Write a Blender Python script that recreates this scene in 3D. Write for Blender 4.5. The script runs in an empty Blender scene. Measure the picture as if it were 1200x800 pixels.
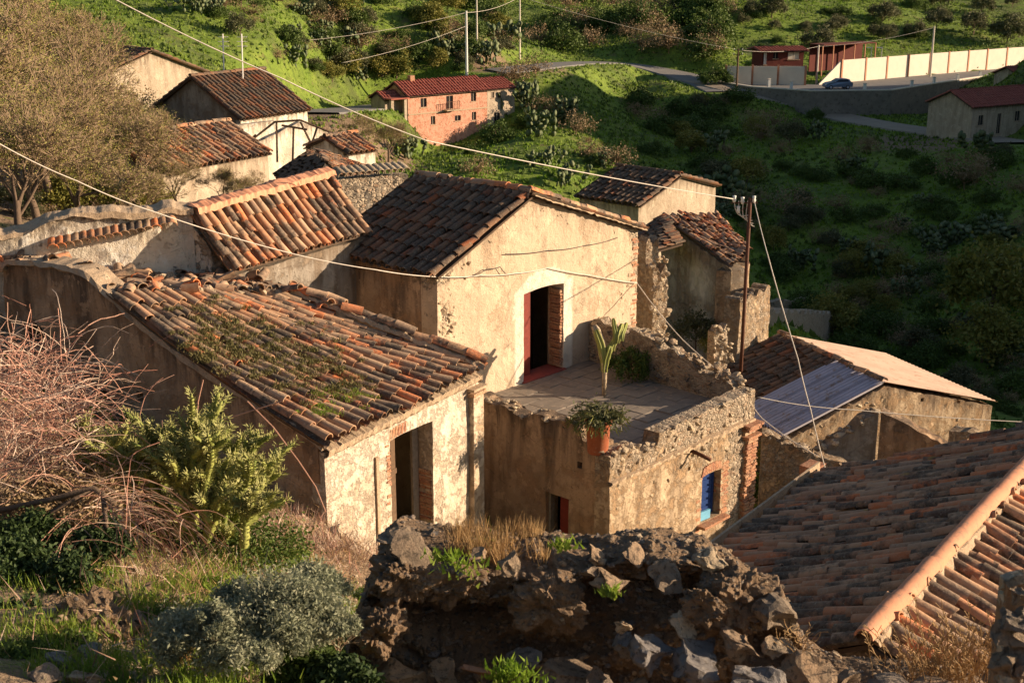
import bpy, bmesh, math, random
import numpy as np
from mathutils import Vector, Matrix, geometry
R = math.radians
rnd = random.Random(7)
rs = np.random.RandomState(7)
SC = bpy.context.scene

# ------------------------------------------------------------------ camera, sky, sun, exposure
CAM_Z, PITCH, FPX = 9.6, R(16.5), 1550.0
cam_d = bpy.data.cameras.new('camera')
cam_d.sensor_width = 36
cam_d.lens = FPX / 1200 * 36
cam_d.clip_start = .1
cam_d.clip_end = 3000
cam_d.dof.use_dof = True
cam_d.dof.focus_distance = 27
cam_d.dof.aperture_fstop = 7
cam = bpy.data.objects.new('camera', cam_d)
SC.collection.objects.link(cam)
cam.location = (0, 0, CAM_Z)
cam.rotation_euler = (R(90) - PITCH, 0, 0)
SC.camera = cam

SUN_AZ, SUN_EL = 87.0, 14.0          # degrees clockwise from +Y, degrees up
w = bpy.data.worlds.new('World')
SC.world = w
w.use_nodes = True
nt = w.node_tree
nt.nodes.clear()
sky = nt.nodes.new('ShaderNodeTexSky')
sky.sky_type = 'NISHITA'
sky.sun_disc = False
sky.sun_elevation = R(SUN_EL)
sky.sun_rotation = R(SUN_AZ)
bg = nt.nodes.new('ShaderNodeBackground')
bg.inputs['Strength'].default_value = .06
wo = nt.nodes.new('ShaderNodeOutputWorld')
nt.links.new(sky.outputs[0], bg.inputs[0])
nt.links.new(bg.outputs[0], wo.inputs[0])

sun_d = bpy.data.lights.new('sun', 'SUN')
sun_d.energy = 5.0
sun_d.angle = R(.5)
sun_d.color = (1, .76, .52)
sun = bpy.data.objects.new('sun', sun_d)
SC.collection.objects.link(sun)
sdir = Vector((math.sin(R(SUN_AZ)) * math.cos(R(SUN_EL)), math.cos(R(SUN_AZ)) * math.cos(R(SUN_EL)), math.sin(R(SUN_EL))))
sun.rotation_euler = sdir.to_track_quat('Z', 'Y').to_euler()
SC.view_settings.view_transform = 'Standard'
SC.view_settings.look = 'None'
SC.view_settings.exposure = 1.08
SC.view_settings.gamma = 1
SC.cycles.max_bounces = 6
SC.cycles.use_denoising = True

# ------------------------------------------------------------------ measuring helpers
CP, SP = math.cos(PITCH), math.sin(PITCH)
def ray(px, py):
    a, b = (px - 600) / FPX, (py - 400) / FPX
    return (a, CP - b * SP, -SP - b * CP)
def PD(px, py, d):
    r = ray(px, py)
    return Vector((r[0] * d, r[1] * d, CAM_Z + r[2] * d))
def PZ(px, py, z):
    r = ray(px, py)
    return PD(px, py, (z - CAM_Z) / r[2])
def dr(a):
    a = R(a)
    return Vector((math.sin(a), math.cos(a), 0))
def PL(px, py, B, a):
    r = ray(px, py)
    d = dr(a)
    det = r[0] * (-d.y) + r[1] * d.x
    return PD(px, py, (B[0] * (-d.y) + B[1] * d.x) / det)
def sz(px, py, B, a):
    """distance along the plan line from B, and height"""
    p = PL(px, py, B, a)
    return ((p.x - B[0]) * dr(a).x + (p.y - B[1]) * dr(a).y, p.z)

# ------------------------------------------------------------------ noise
def _h(i, j, k, s):
    n = (i * 374761393 + j * 668265263 + k * 1274126177 + s * 974711) & 0xffffffff
    n = ((n ^ (n >> 13)) * 1103515245) & 0xffffffff
    n = ((n ^ (n >> 15)) * 2246822519) & 0xffffffff
    return ((n ^ (n >> 16)) & 0xffff) / 65535.0
def vnoise(P, s=0):
    P = np.asarray(P, float)
    I = np.floor(P).astype(np.int64)
    f = P - I
    f = f * f * f * (f * (f * 6 - 15) + 10)
    i, j, k = I[..., 0], I[..., 1], I[..., 2]
    out = 0
    for a in (0, 1):
        for b in (0, 1):
            for c in (0, 1):
                wgt = (f[..., 0] if a else 1 - f[..., 0]) * (f[..., 1] if b else 1 - f[..., 1]) * (f[..., 2] if c else 1 - f[..., 2])
                out = out + wgt * _h(i + a, j + b, k + c, s)
    return out * 2 - 1
def fbm(P, sc, oc=4, s=0, g=.5):
    P = np.asarray(P, float) * sc
    out, amp = 0, 1.0
    for o in range(oc):
        out = out + amp * vnoise(P * 2 ** o + 17.3 * o, s + o)
        amp *= g
    return out
def worley(P, sc, s=0):
    """distance to nearest cell point, second distance, and cell id value"""
    P = np.asarray(P, float) * sc
    I = np.floor(P).astype(np.int64)
    d1 = np.full(P.shape[:-1], 9.0); d2 = d1.copy(); cid = d1 * 0
    for a in (-1, 0, 1):
        for b in (-1, 0, 1):
            for c in (-1, 0, 1):
                q = I + np.array([a, b, c])
                o = np.stack([_h(q[..., 0], q[..., 1], q[..., 2], s + t) for t in (1, 2, 3)], -1)
                d = np.sqrt((((q + o) - P) ** 2).sum(-1))
                v = _h(q[..., 0], q[..., 1], q[..., 2], s + 9)
                nearer = d < d1
                d2 = np.where(nearer, d1, np.minimum(d2, d))
                cid = np.where(nearer, v, cid)
                d1 = np.where(nearer, d, d1)
    return d1, d2, cid

# ------------------------------------------------------------------ materials
class N:
    def __init__(s, name):
        s.m = bpy.data.materials.new(name)
        s.m.use_nodes = True
        s.t = s.m.node_tree
        s.t.nodes.clear()
        s.out = s.t.nodes.new('ShaderNodeOutputMaterial')
        s.b = s.t.nodes.new('ShaderNodeBsdfPrincipled')
        s.t.links.new(s.b.outputs[0], s.out.inputs[0])
        s.pos = s.t.nodes.new('ShaderNodeNewGeometry').outputs['Position']
        s.b.inputs['Specular IOR Level'].default_value = .25
    def put(s, sock, v):
        if hasattr(v, 'links') or isinstance(v, bpy.types.NodeSocket):
            s.t.links.new(v, sock)
        elif isinstance(v, (tuple, list)) and len(v) == 3 and sock.type == 'RGBA':
            sock.default_value = (*v, 1)
        else:
            sock.default_value = v
    def vec(s, scale, off=(0, 0, 0), src=None):
        n = s.t.nodes.new('ShaderNodeMapping')
        n.inputs['Scale'].default_value = scale
        n.inputs['Location'].default_value = off
        s.put(n.inputs[0], src or s.pos)
        return n.outputs[0]
    def noise(s, scale, detail=5, rough=.6, dist=0, vec=None):
        n = s.t.nodes.new('ShaderNodeTexNoise')
        s.put(n.inputs['Vector'], vec or s.pos)
        n.inputs['Scale'].default_value = scale
        n.inputs['Detail'].default_value = detail
        n.inputs['Roughness'].default_value = rough
        n.inputs['Distortion'].default_value = dist
        return n.outputs['Fac']
    def voro(s, scale, feature='F1', out='Distance', vec=None, rnd_=1):
        n = s.t.nodes.new('ShaderNodeTexVoronoi')
        n.feature = feature
        s.put(n.inputs['Vector'], vec or s.pos)
        n.inputs['Scale'].default_value = scale
        n.inputs['Randomness'].default_value = rnd_
        return n.outputs[out]
    def ramp(s, fac, stops):
        n = s.t.nodes.new('ShaderNodeValToRGB')
        e = n.color_ramp.elements
        while len(e) > 1:
            e.remove(e[0])
        for i, (p, c) in enumerate(stops):
            if not isinstance(c, (tuple, list)):
                c = (c, c, c)
            q = e[0] if i == 0 else e.new(p)
            q.position = p
            q.color = (*c, 1)
        s.put(n.inputs[0], fac)
        return n.outputs[0]
    def mix(s, fac, a, b, mode='MIX'):
        n = s.t.nodes.new('ShaderNodeMix')
        n.data_type = 'RGBA'
        n.blend_type = mode
        s.put(n.inputs[0], fac); s.put(n.inputs[6], a); s.put(n.inputs[7], b)
        return n.outputs[2]
    def math(s, op, a, b=0.0, clamp=False):
        n = s.t.nodes.new('ShaderNodeMath')
        n.operation = op
        n.use_clamp = clamp
        s.put(n.inputs[0], a); s.put(n.inputs[1], b)
        return n.outputs[0]
    def attr(s, name):
        n = s.t.nodes.new('ShaderNodeAttribute')
        n.attribute_name = name
        return n.outputs['Fac']
    def objrnd(s):
        return s.t.nodes.new('ShaderNodeObjectInfo').outputs['Random']
    def sep(s, v, i):
        n = s.t.nodes.new('ShaderNodeSeparateXYZ')
        s.put(n.inputs[0], v)
        return n.outputs[i]
    def done(s, col, bump=None, strength=.5, dist=.02, rough=.9, metal=0, trans=None):
        s.put(s.b.inputs['Base Color'], col)
        s.put(s.b.inputs['Roughness'], rough)
        s.b.inputs['Metallic'].default_value = metal
        if bump is not None:
            n = s.t.nodes.new('ShaderNodeBump')
            n.inputs['Strength'].default_value = strength
            n.inputs['Distance'].default_value = dist
            s.put(n.inputs['Height'], bump)
            s.t.links.new(n.outputs[0], s.b.inputs['Normal'])
        if trans:
            tr = s.t.nodes.new('ShaderNodeBsdfTranslucent')
            s.put(tr.inputs[0], col)
            mx = s.t.nodes.new('ShaderNodeMixShader')
            mx.inputs[0].default_value = trans
            s.t.links.new(s.b.outputs[0], mx.inputs[1])
            s.t.links.new(tr.outputs[0], mx.inputs[2])
            s.t.links.new(mx.outputs[0], s.out.inputs[0])
        return s.m

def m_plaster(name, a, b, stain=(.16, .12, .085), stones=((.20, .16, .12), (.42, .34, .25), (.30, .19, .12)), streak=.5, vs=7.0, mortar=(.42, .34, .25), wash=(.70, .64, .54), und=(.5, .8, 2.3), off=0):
    n = N(name)
    n.pos = n.vec((1, 1, 1), (off, off * .7, 0))
    base = n.mix(n.ramp(n.noise(.9, 4), [(.35, 0), (.65, 1)]), a, b)
    base = n.mix(n.ramp(n.noise(6, 5, .7), [(.42, 0), (.72, .45)]), base, tuple(x * .72 for x in a))
    st = n.noise(1, 4, .6, 0, n.vec((2.2, 2.2, .35)))
    base = n.mix(n.math('MULTIPLY', n.ramp(st, [(.46, 0), (.66, 1)]), streak), base, stain)
    st2 = n.noise(1, 5, .7, 0, n.vec((7, 7, .5), (3, 1, 0)))
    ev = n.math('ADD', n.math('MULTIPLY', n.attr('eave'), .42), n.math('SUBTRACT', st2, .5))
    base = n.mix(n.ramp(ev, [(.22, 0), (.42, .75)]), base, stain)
    spots = n.ramp(n.noise(14, 3, .5), [(.66, 0), (.74, .55)])
    base = n.mix(spots, base, stain)
    und = n.ramp(n.noise(und[2], 9, .78), [(und[0], 0), (und[0] + .07, und[1])])
    base = n.mix(und, base, tuple(x * y for x, y in zip(a, (.68, .58, .49))))
    pat = n.ramp(n.noise(1.7, 8, .75, 0, n.vec((1, 1, 1), (7, 3, 9))), [(.56, 0), (.60, .5)])
    base = n.mix(pat, base, tuple(min(.75, x * 1.25) for x in a))
    cr = n.voro(1.4, 'DISTANCE_TO_EDGE', vec=n.vec((1, 1, .8)))
    cr2 = n.math('ADD', cr, n.math('MULTIPLY', n.noise(5, 3), .03))
    base = n.mix(n.ramp(cr2, [(.014, .55), (.02, 0)]), base, (.1, .07, .05))
    base = n.mix(n.math('MULTIPLY', n.attr('wash'), n.ramp(n.noise(5, 5, .7), [(.35, 1), (.75, .5)])), base, wash)
    dn = n.t.nodes.new('ShaderNodeTexNoise'); n.put(dn.inputs['Vector'], n.pos); dn.inputs['Scale'].default_value = 5; dn.inputs['Detail'].default_value = 3
    vm = n.t.nodes.new('ShaderNodeVectorMath'); vm.operation = 'MULTIPLY_ADD'; n.put(vm.inputs[0], dn.outputs['Color']); vm.inputs[1].default_value = (.16, .16, .16); n.put(vm.inputs[2], n.pos)
    vv = n.vec((1, 1, 1.8), src=vm.outputs[0])
    cell = n.sep(n.voro(vs, 'F1', 'Color', vv), 0)
    stc = n.ramp(cell, [(0, stones[0]), (.35, stones[1]), (.6, tuple(x * .8 for x in stones[1])), (.8, stones[2]), (1, stones[0])])
    stc = n.mix(n.ramp(n.noise(20, 4), [(.35, 0), (.7, .6)]), stc, (.5, .42, .32))
    edge = n.voro(vs, 'DISTANCE_TO_EDGE', vec=vv)
    jn = n.ramp(n.math('ADD', edge, n.math('MULTIPLY', n.math('SUBTRACT', n.noise(9, 4), .5), .22)), [(.02, 0), (.10, 1)])
    stc = n.mix(jn, mortar, stc)
    f = n.math('ADD', n.attr('bare'), n.math('MULTIPLY', n.math('SUBTRACT', n.noise(4.5, 6, .7), .5), 1.1))
    f = n.ramp(f, [(.47, 0), (.53, 1)])
    col = n.mix(f, base, stc)
    fine = n.math('ADD', n.math('ADD', n.math('MULTIPLY', n.noise(30, 5, .7), .5), n.math('MULTIPLY', n.noise(7, 5), .8)), n.math('MULTIPLY', und, -.5))
    pits = n.ramp(n.voro(16), [(.08, 0), (.22, 1)])
    fine = n.math('ADD', fine, n.math('MULTIPLY', pits, .35))
    hb = n.math('MULTIPLY', n.ramp(edge, [(0, 0), (.22, 1)]), .9)
    hh = n.mix(f, n.math('ADD', fine, 1.2), n.math('ADD', hb, n.math('MULTIPLY', fine, .7)))
    return n.done(col, hh, .9, .045, .95)

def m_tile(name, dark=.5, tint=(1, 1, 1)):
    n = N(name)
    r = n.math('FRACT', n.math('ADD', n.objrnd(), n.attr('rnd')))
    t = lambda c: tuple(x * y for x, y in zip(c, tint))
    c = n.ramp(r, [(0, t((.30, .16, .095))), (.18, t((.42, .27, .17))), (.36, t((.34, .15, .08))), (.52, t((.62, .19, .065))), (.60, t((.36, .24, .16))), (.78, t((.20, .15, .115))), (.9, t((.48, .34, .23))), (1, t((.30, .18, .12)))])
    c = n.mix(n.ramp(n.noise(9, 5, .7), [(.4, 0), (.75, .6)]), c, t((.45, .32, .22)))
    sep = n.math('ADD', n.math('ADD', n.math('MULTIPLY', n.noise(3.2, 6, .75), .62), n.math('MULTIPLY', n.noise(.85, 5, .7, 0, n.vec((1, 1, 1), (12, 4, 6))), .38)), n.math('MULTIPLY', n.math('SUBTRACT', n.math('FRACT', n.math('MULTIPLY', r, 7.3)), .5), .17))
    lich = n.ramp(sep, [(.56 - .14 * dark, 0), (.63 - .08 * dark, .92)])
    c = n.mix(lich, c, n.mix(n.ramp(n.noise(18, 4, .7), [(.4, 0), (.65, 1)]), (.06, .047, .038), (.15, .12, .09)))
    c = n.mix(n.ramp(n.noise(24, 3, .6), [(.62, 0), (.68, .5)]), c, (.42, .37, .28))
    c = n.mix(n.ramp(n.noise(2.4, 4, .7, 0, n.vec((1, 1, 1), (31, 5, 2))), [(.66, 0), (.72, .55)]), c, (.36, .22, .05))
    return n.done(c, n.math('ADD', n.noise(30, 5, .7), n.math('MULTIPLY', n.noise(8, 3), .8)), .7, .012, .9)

def m_simple(name, a, b, sc=6, sc2=30, bump=.4, bd=.01, rough=.85, metal=0, spots=None):
    n = N(name)
    c = n.mix(n.ramp(n.noise(sc, 5, .65), [(.3, 0), (.7, 1)]), a, b)
    if spots:
        c = n.mix(n.ramp(n.noise(sc * 2.3, 4, .7), [(.55, 0), (.66, .85)]), c, spots)
    return n.done(c, n.noise(sc2, 5, .65), bump, bd, rough, metal)

def m_leaf(name, stops, trans=.25, scale=.7):
    n = N(name)
    r = n.math('FRACT', n.math('ADD', n.math('MULTIPLY', n.objrnd(), .23), n.attr('rnd')))
    c = n.ramp(r, stops)
    return n.done(c, None, rough=.65, trans=trans)

def m_stone(name, stops, sc=9, lich=(.38, .33, .24)):
    n = N(name)
    r = n.math('FRACT', n.math('ADD', n.objrnd(), n.attr('rnd')))
    c = n.ramp(r, stops)
    c = n.mix(n.ramp(n.noise(sc, 6, .75), [(.4, 0), (.7, .65)]), c, lich)
    c = n.mix(n.ramp(n.noise(sc * 2.2, 5, .7, .4), [(.52, 0), (.62, .75)]), c, (.06, .048, .036))
    return n.done(c, n.math('ADD', n.noise(sc * 5, 6, .75), n.math('MULTIPLY', n.noise(sc * 1.5, 4), 1.5)), .9, .02, .92)

M = {}
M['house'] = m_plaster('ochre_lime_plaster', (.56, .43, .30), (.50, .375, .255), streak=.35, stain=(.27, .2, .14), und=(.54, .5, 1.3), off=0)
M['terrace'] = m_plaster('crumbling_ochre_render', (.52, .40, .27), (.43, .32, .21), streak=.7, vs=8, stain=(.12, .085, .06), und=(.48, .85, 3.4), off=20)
M['near'] = m_plaster('cream_render', (.62, .53, .41), (.54, .43, .31), streak=.4, vs=9, und=(.49, .95, 3.2), off=41, stones=((.24, .17, .12), (.48, .36, .24), (.42, .17, .09)), stain=(.3, .18, .1))
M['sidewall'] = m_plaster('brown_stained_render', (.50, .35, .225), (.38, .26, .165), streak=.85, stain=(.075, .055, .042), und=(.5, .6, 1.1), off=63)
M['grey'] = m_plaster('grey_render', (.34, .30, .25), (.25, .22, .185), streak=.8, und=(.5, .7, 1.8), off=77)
M['tan'] = m_plaster('tan_render', (.50, .41, .31), (.44, .35, .26), streak=.4, und=(.55, .4, 1.0), off=90)
M['white'] = m_plaster('chalky_white_render', (.74, .68, .57), (.66, .57, .45), streak=.4, und=(.56, .6, 2.0), off=105)
M['tile'] = m_tile('weathered_barrel_tile', .6, (1.15, 1.08, 1.0))
M['tile_light'] = m_tile('dusty_tan_barrel_tile', .2, (1.25, 1.12, 1.0))
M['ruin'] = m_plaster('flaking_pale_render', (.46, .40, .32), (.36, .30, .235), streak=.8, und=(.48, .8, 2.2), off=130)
M['tile_dark'] = m_tile('shade_dark_lichen_tile', .95, (.52, .45, .41))  # lichen, plus a darker tint carrying the shade of unlit slopes
M['tile_right'] = m_tile('brown_lichen_barrel_tile', .7, (1.15, 1.0, .9))
M['tile_red'] = m_simple('new_red_tile', (.38, .115, .08), (.27, .075, .055), 1.1, 20, spots=(.2, .08, .06))
M['ridge'] = m_simple('salmon_ridge_tile', (.62, .30, .18), (.52, .24, .14), 5, 40, spots=(.32, .2, .14))
M['mortar'] = m_simple('lime_mortar', (.50, .38, .26), (.38, .28, .19), 9, 40, .8, .03, .95, spots=(.22, .16, .11))
M['deck'] = m_simple('old_roof_boards', (.10, .065, .04), (.06, .04, .028), 8)
M['wood'] = m_simple('weathered_timber', (.16, .10, .06), (.09, .058, .038), 14)
M['greywood'] = m_simple('grey_timber', (.33, .28, .22), (.2, .165, .13), 14)
M['red'] = m_simple('red_brown_painted_wood', (.24, .045, .03), (.16, .03, .022), 8, rough=.6)
M['sill'] = m_simple('red_painted_step', (.36, .085, .06), (.27, .06, .05), 8, rough=.7)
M['blue'] = m_simple('blue_painted_shutter', (.02, .06, .22), (.015, .04, .16), 10, rough=.5)
M['ltblue'] = m_simple('pale_blue_board', (.16, .42, .60), (.12, .33, .5), 10, rough=.6)
M['rust'] = m_simple('rusty_iron', (.13, .05, .025), (.07, .03, .02), 12, rough=.75)
M['white_paint'] = m_simple('white_paint', (.75, .74, .7), (.66, .64, .6), 5)
M['cable'] = m_simple('pale_cable_sheath', (.66, .60, .52), (.52, .47, .41), 5, rough=.6)
M['darkcable'] = m_simple('dark_cable', (.12, .1, .09), (.08, .07, .06), 5)
M['glass'] = m_simple('dark_window_glass', (.03, .03, .035), (.02, .02, .025), 5, rough=.15)
M['brick'] = m_stone('old_red_brick', [(0, (.36, .15, .08)), (.4, (.46, .22, .12)), (.7, (.30, .11, .07)), (1, (.5, .3, .18))], 12, (.5, .36, .24))
M['stone'] = m_stone('field_stone', [(0, (.19, .15, .115)), (.3, (.30, .215, .145)), (.55, (.15, .135, .13)), (.8, (.38, .25, .145)), (1, (.22, .165, .12))], 11, (.26, .21, .15))
M['palestone'] = m_stone('pale_wall_stone', [(0, (.44, .33, .22)), (.4, (.52, .41, .28)), (.7, (.34, .24, .16)), (1, (.55, .44, .31))])
M['bluestone'] = m_stone('blue_grey_stone', [(0, (.14, .135, .14)), (1, (.20, .185, .18))], 9, (.27, .24, .21))
def m_earth():
    n = N('crumbly_earth_mortar')
    c = n.mix(n.ramp(n.noise(3, 7, .75), [(.35, 0), (.65, 1)]), (.165, .112, .07), (.30, .205, .13))
    cell = n.sep(n.voro(22, 'F1', 'Color', n.vec((1, 1, 1.3))), 0)
    d = n.voro(22, 'F1', 'Distance', n.vec((1, 1, 1.3)))
    pm = n.math('MULTIPLY', n.ramp(cell, [(.45, 0), (.5, 1)]), n.ramp(d, [(.32, 1), (.42, 0)]))
    c = n.mix(pm, c, n.ramp(cell, [(.5, (.16, .13, .11)), (.7, (.30, .22, .15)), (.85, (.12, .11, .11)), (1, (.38, .3, .21))]))
    c = n.mix(n.ramp(n.noise(9, 6, .8), [(.54, 0), (.66, .7)]), c, (.055, .042, .032))
    h = n.math('ADD', n.math('MULTIPLY', pm, n.math('SUBTRACT', 1.0, d)), n.math('ADD', n.noise(14, 8, .8), n.noise(50, 4, .7)))
    return n.done(c, h, 1.0, .03, .97)
M['earth'] = m_earth()
M['pink'] = m_plaster('salmon_render', (.62, .31, .22), (.56, .29, .20), streak=.4, stain=(.5, .36, .25))
M['panel'] = m_simple('cream_concrete_panel', (.66, .60, .50), (.6, .53, .44), 1, 8, .1)
M['panelpost'] = m_simple('terracotta_painted_post', (.5, .24, .14), (.44, .2, .12), 2)
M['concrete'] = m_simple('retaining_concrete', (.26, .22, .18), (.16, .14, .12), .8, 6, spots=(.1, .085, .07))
M['asphalt'] = m_simple('pale_asphalt', (.20, .19, .18), (.15, .145, .14), .6, 20, .2)
M['dirt'] = m_simple('dirt_road', (.30, .25, .19), (.22, .18, .14), .5, 8)
M['sheet'] = m_simple('galvanised_sheet', (.52, .50, .58), (.42, .41, .48), 2, 20, .2, .01, .6, .1, spots=(.36, .26, .2))
M['pinkroof'] = m_simple('dusty_pink_cement_sheet', (.58, .42, .32), (.46, .32, .24), 1.2, 12, .5, .02, spots=(.38, .25, .18))
M['terracotta'] = m_simple('terracotta_pot', (.36, .11, .05), (.28, .085, .04), 8, 40, .3, rough=.8, spots=(.36, .16, .09))
M['paver'] = m_simple('terrace_paving', (.25, .215, .18), (.18, .155, .13), 3, 30, .5, spots=(.33, .26, .2))
M['bark'] = m_simple('tree_bark', (.16, .11, .075), (.10, .07, .05), 12, 40, .8)
M['twig'] = m_leaf('bare_twigs', [(0, (.20, .14, .085)), (.5, (.31, .22, .14)), (1, (.15, .105, .065))], .05)
M['bramble'] = m_leaf('pink_bramble_canes', [(0, (.50, .30, .22)), (.35, (.34, .15, .11)), (.6, (.30, .19, .14)), (1, (.66, .52, .42))], .05)
M['bud'] = m_leaf('yellow_green_buds', [(0, (.34, .31, .08)), (.5, (.20, .23, .05)), (1, (.42, .32, .11))])
M['shrub'] = m_leaf('green_shrub_leaves', [(0, (.07, .11, .025)), (.5, (.10, .15, .03)), (1, (.05, .08, .02))])
M['olive'] = m_leaf('olive_leaves', [(0, (.13, .13, .055)), (.5, (.09, .10, .045)), (1, (.17, .155, .08))])
M['yellow'] = m_leaf('yellow_green_leaves', [(0, (.24, .21, .04)), (.5, (.16, .17, .035)), (1, (.32, .26, .06))])
M['drybush'] = m_leaf('dry_bush_twigs', [(0, (.36, .25, .14)), (.5, (.26, .18, .10)), (1, (.20, .15, .08))], .1)
M['pear'] = m_leaf('prickly_pear_pads', [(0, (.10, .14, .06)), (.5, (.16, .18, .09)), (1, (.06, .095, .04))], .05)
M['cactus'] = m_leaf('cactus_flesh', [(0, (.22, .25, .06)), (.5, (.30, .31, .09)), (1, (.15, .19, .04))], .05)
M['spine'] = m_leaf('cactus_spines', [(0, (.42, .40, .17)), (1, (.30, .31, .10))], .2)
M['wormwood'] = m_leaf('grey_green_wormwood', [(0, (.30, .31, .21)), (.5, (.21, .235, .15)), (1, (.36, .36, .25))])
M['grass'] = m_leaf('bright_grass', [(0, (.13, .24, .02)), (.5, (.19, .29, .03)), (.8, (.24, .29, .05)), (1, (.09, .17, .02))], .35)
M['shade_foliage'] = m_leaf('shade_dark_leaves', [(0, (.03, .055, .015)), (.5, (.045, .075, .02)), (1, (.02, .04, .012))], .1)  # leaf colour darkened to stand for the deep shade at lower left
M['straw'] = m_leaf('dry_straw', [(0, (.46, .30, .13)), (.5, (.36, .22, .1)), (1, (.54, .38, .18))], .3)
M['moss'] = m_leaf('roof_moss', [(0, (.12, .11, .035)), (.5, (.17, .145, .06)), (.8, (.09, .09, .03)), (1, (.2, .19, .05))], .15)
M['carpaint'] = m_simple('silver_blue_car_paint', (.19, .24, .34), (.17, .22, .32), 2, 30, .02, .001, .3, .4)
M['rubber'] = m_simple('tyre_rubber', (.03, .03, .03), (.02, .02, .02), 5)

def m_ground():
    n = N('grassy_hillside')
    g = n.mix(n.ramp(n.noise(.12, 6, .7), [(.35, 0), (.65, 1)]), (.115, .19, .022), (.20, .27, .04))
    g = n.mix(n.ramp(n.noise(.9, 6, .75), [(.46, 0), (.64, .7)]), g, (.06, .095, .016))
    g = n.mix(n.ramp(n.noise(.35, 5, .7, 0, n.vec((1, 1, 2), (9, 4, 1))), [(.57, 0), (.68, .8)]), g, (.19, .15, .065))
    g = n.mix(n.ramp(n.noise(.055, 7, .75, 0, n.vec((1, 1, 1), (50, 3, 8))), [(.5, 0), (.6, .7)]), g, (.075, .085, .035))
    g = n.mix(n.ramp(n.noise(5, 5, .8), [(.5, 0), (.7, .6)]), g, (.05, .065, .02))
    s = n.mix(n.ramp(n.noise(2.5, 6, .7), [(.35, 0), (.7, 1)]), (.20, .135, .085), (.32, .235, .155))
    s = n.mix(n.ramp(n.noise(11, 4, .7), [(.45, 0), (.6, .6)]), s, (.12, .08, .05))
    f = n.ramp(n.math('ADD', n.attr('soil'), n.math('MULTIPLY', n.math('SUBTRACT', n.noise(1.6, 6, .7), .5), .9)), [(.42, 0), (.58, 1)])
    return n.done(n.mix(f, g, s), n.math('ADD', n.noise(1.2, 6, .75), n.math('MULTIPLY', n.noise(14, 5, .7), .12)), .9, .35, .95)
M['ground'] = m_ground()

# ------------------------------------------------------------------ object helpers
COL = SC.collection
def prop(o, label=None, cat=None, group=None, kind=None):
    if label: o['label'] = label
    if cat: o['category'] = cat
    if group: o['group'] = group
    if kind: o['kind'] = kind
    return o
def thing(name, label, cat, loc=(0, 0, 0), group=None):
    o = bpy.data.objects.new(name, None)
    o.empty_display_size = .3
    COL.objects.link(o)
    o.location = loc
    return prop(o, label, cat, group)
def origin(p):
    v = Vector((0, 0, 0))
    while p is not None:
        v += p.location
        p = p.parent
    return v
def fmesh(name, V, F, mat, smooth=False, attrs=None):
    V = np.asarray(V, np.float32).reshape(-1, 3)
    F = np.asarray(F, np.int32)
    k = F.shape[1]
    me = bpy.data.meshes.new(name)
    me.vertices.add(len(V)); me.vertices.foreach_set('co', V.ravel())
    me.loops.add(F.size); me.loops.foreach_set('vertex_index', F.ravel())
    me.polygons.add(len(F)); me.polygons.foreach_set('loop_start', np.arange(0, F.size, k, dtype=np.int32))
    if smooth:
        me.polygons.foreach_set('use_smooth', np.ones(len(F), bool))
    me.update(calc_edges=True)
    if not smooth:
        me.shade_flat()
    for an, av in (attrs or {}).items():
        a = me.attributes.new(an, 'FLOAT', 'POINT')
        a.data.foreach_set('value', np.asarray(av, np.float32).ravel())
    me.materials.append(mat)
    return me
def pmesh(name, V, F, mat, smooth=False, attrs=None):
    me = bpy.data.meshes.new(name)
    me.from_pydata([tuple(v) for v in V], [], [list(map(int, f)) for f in F])
    if smooth:
        me.polygons.foreach_set('use_smooth', np.ones(len(me.polygons), bool))
    for an, av in (attrs or {}).items():
        a = me.attributes.new(an, 'FLOAT', 'POINT')
        a.data.foreach_set('value', np.asarray(av, np.float32).ravel())
    me.materials.append(mat)
    me.update()
    return me
def put(name, me, parent=None, mat4=None, kind=None):
    """link a mesh given in world space (or placed by mat4 in world space) under a parent"""
    o = bpy.data.objects.new(name, me)
    COL.objects.link(o)
    Mw = mat4 if mat4 is not None else Matrix.Identity(4)
    if parent is not None:
        o.parent = parent
        Mw = Matrix.Translation(-origin(parent)) @ Mw
    o.matrix_local = Mw
    if kind: o['kind'] = kind
    return o
def mesh_at(name, V, F, mat, parent=None, smooth=False, attrs=None, kind=None):
    """world-space geometry, object origin moved to its own centre base"""
    V = np.asarray([tuple(v) for v in V], float).reshape(-1, 3)
    c = Vector((V[:, 0].mean(), V[:, 1].mean(), V[:, 2].min()))
    try:
        me = fmesh(name, V - np.array(c), F, mat, smooth, attrs)
    except Exception:
        me = pmesh(name, V - np.array(c), F, mat, smooth, attrs)
    return put(name, me, parent, Matrix.Translation(c), kind)
def frame(o, x, y, z):
    m = Matrix.Identity(4)
    for i, a in enumerate((x, y, z)):
        m[0][i], m[1][i], m[2][i] = a
    m[0][3], m[1][3], m[2][3] = o
    return m
def box(c, sx, sy, sz_, a=0, base=True):
    """box verts/faces; sx along azimuth a (plan), sy across, c = base centre"""
    d, e = dr(a), dr(a + 90)
    c = Vector(c)
    z0, z1 = (0, sz_) if base else (-sz_ / 2, sz_ / 2)
    V = [c + d * (i * sx / 2) + e * (j * sy / 2) + Vector((0, 0, z)) for z in (z0, z1) for i, j in ((-1, -1), (1, -1), (1, 1), (-1, 1))]
    F = [(0, 1, 2, 3), (7, 6, 5, 4), (0, 4, 5, 1), (1, 5, 6, 2), (2, 6, 7, 3), (3, 7, 4, 0)]
    return V, F
def boxobj(name, c, sx, sy, sz_, a, mat, parent=None, base=True):
    V, F = box(c, sx, sy, sz_, a, base)
    return mesh_at(name, V, F, mat, parent)
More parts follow.
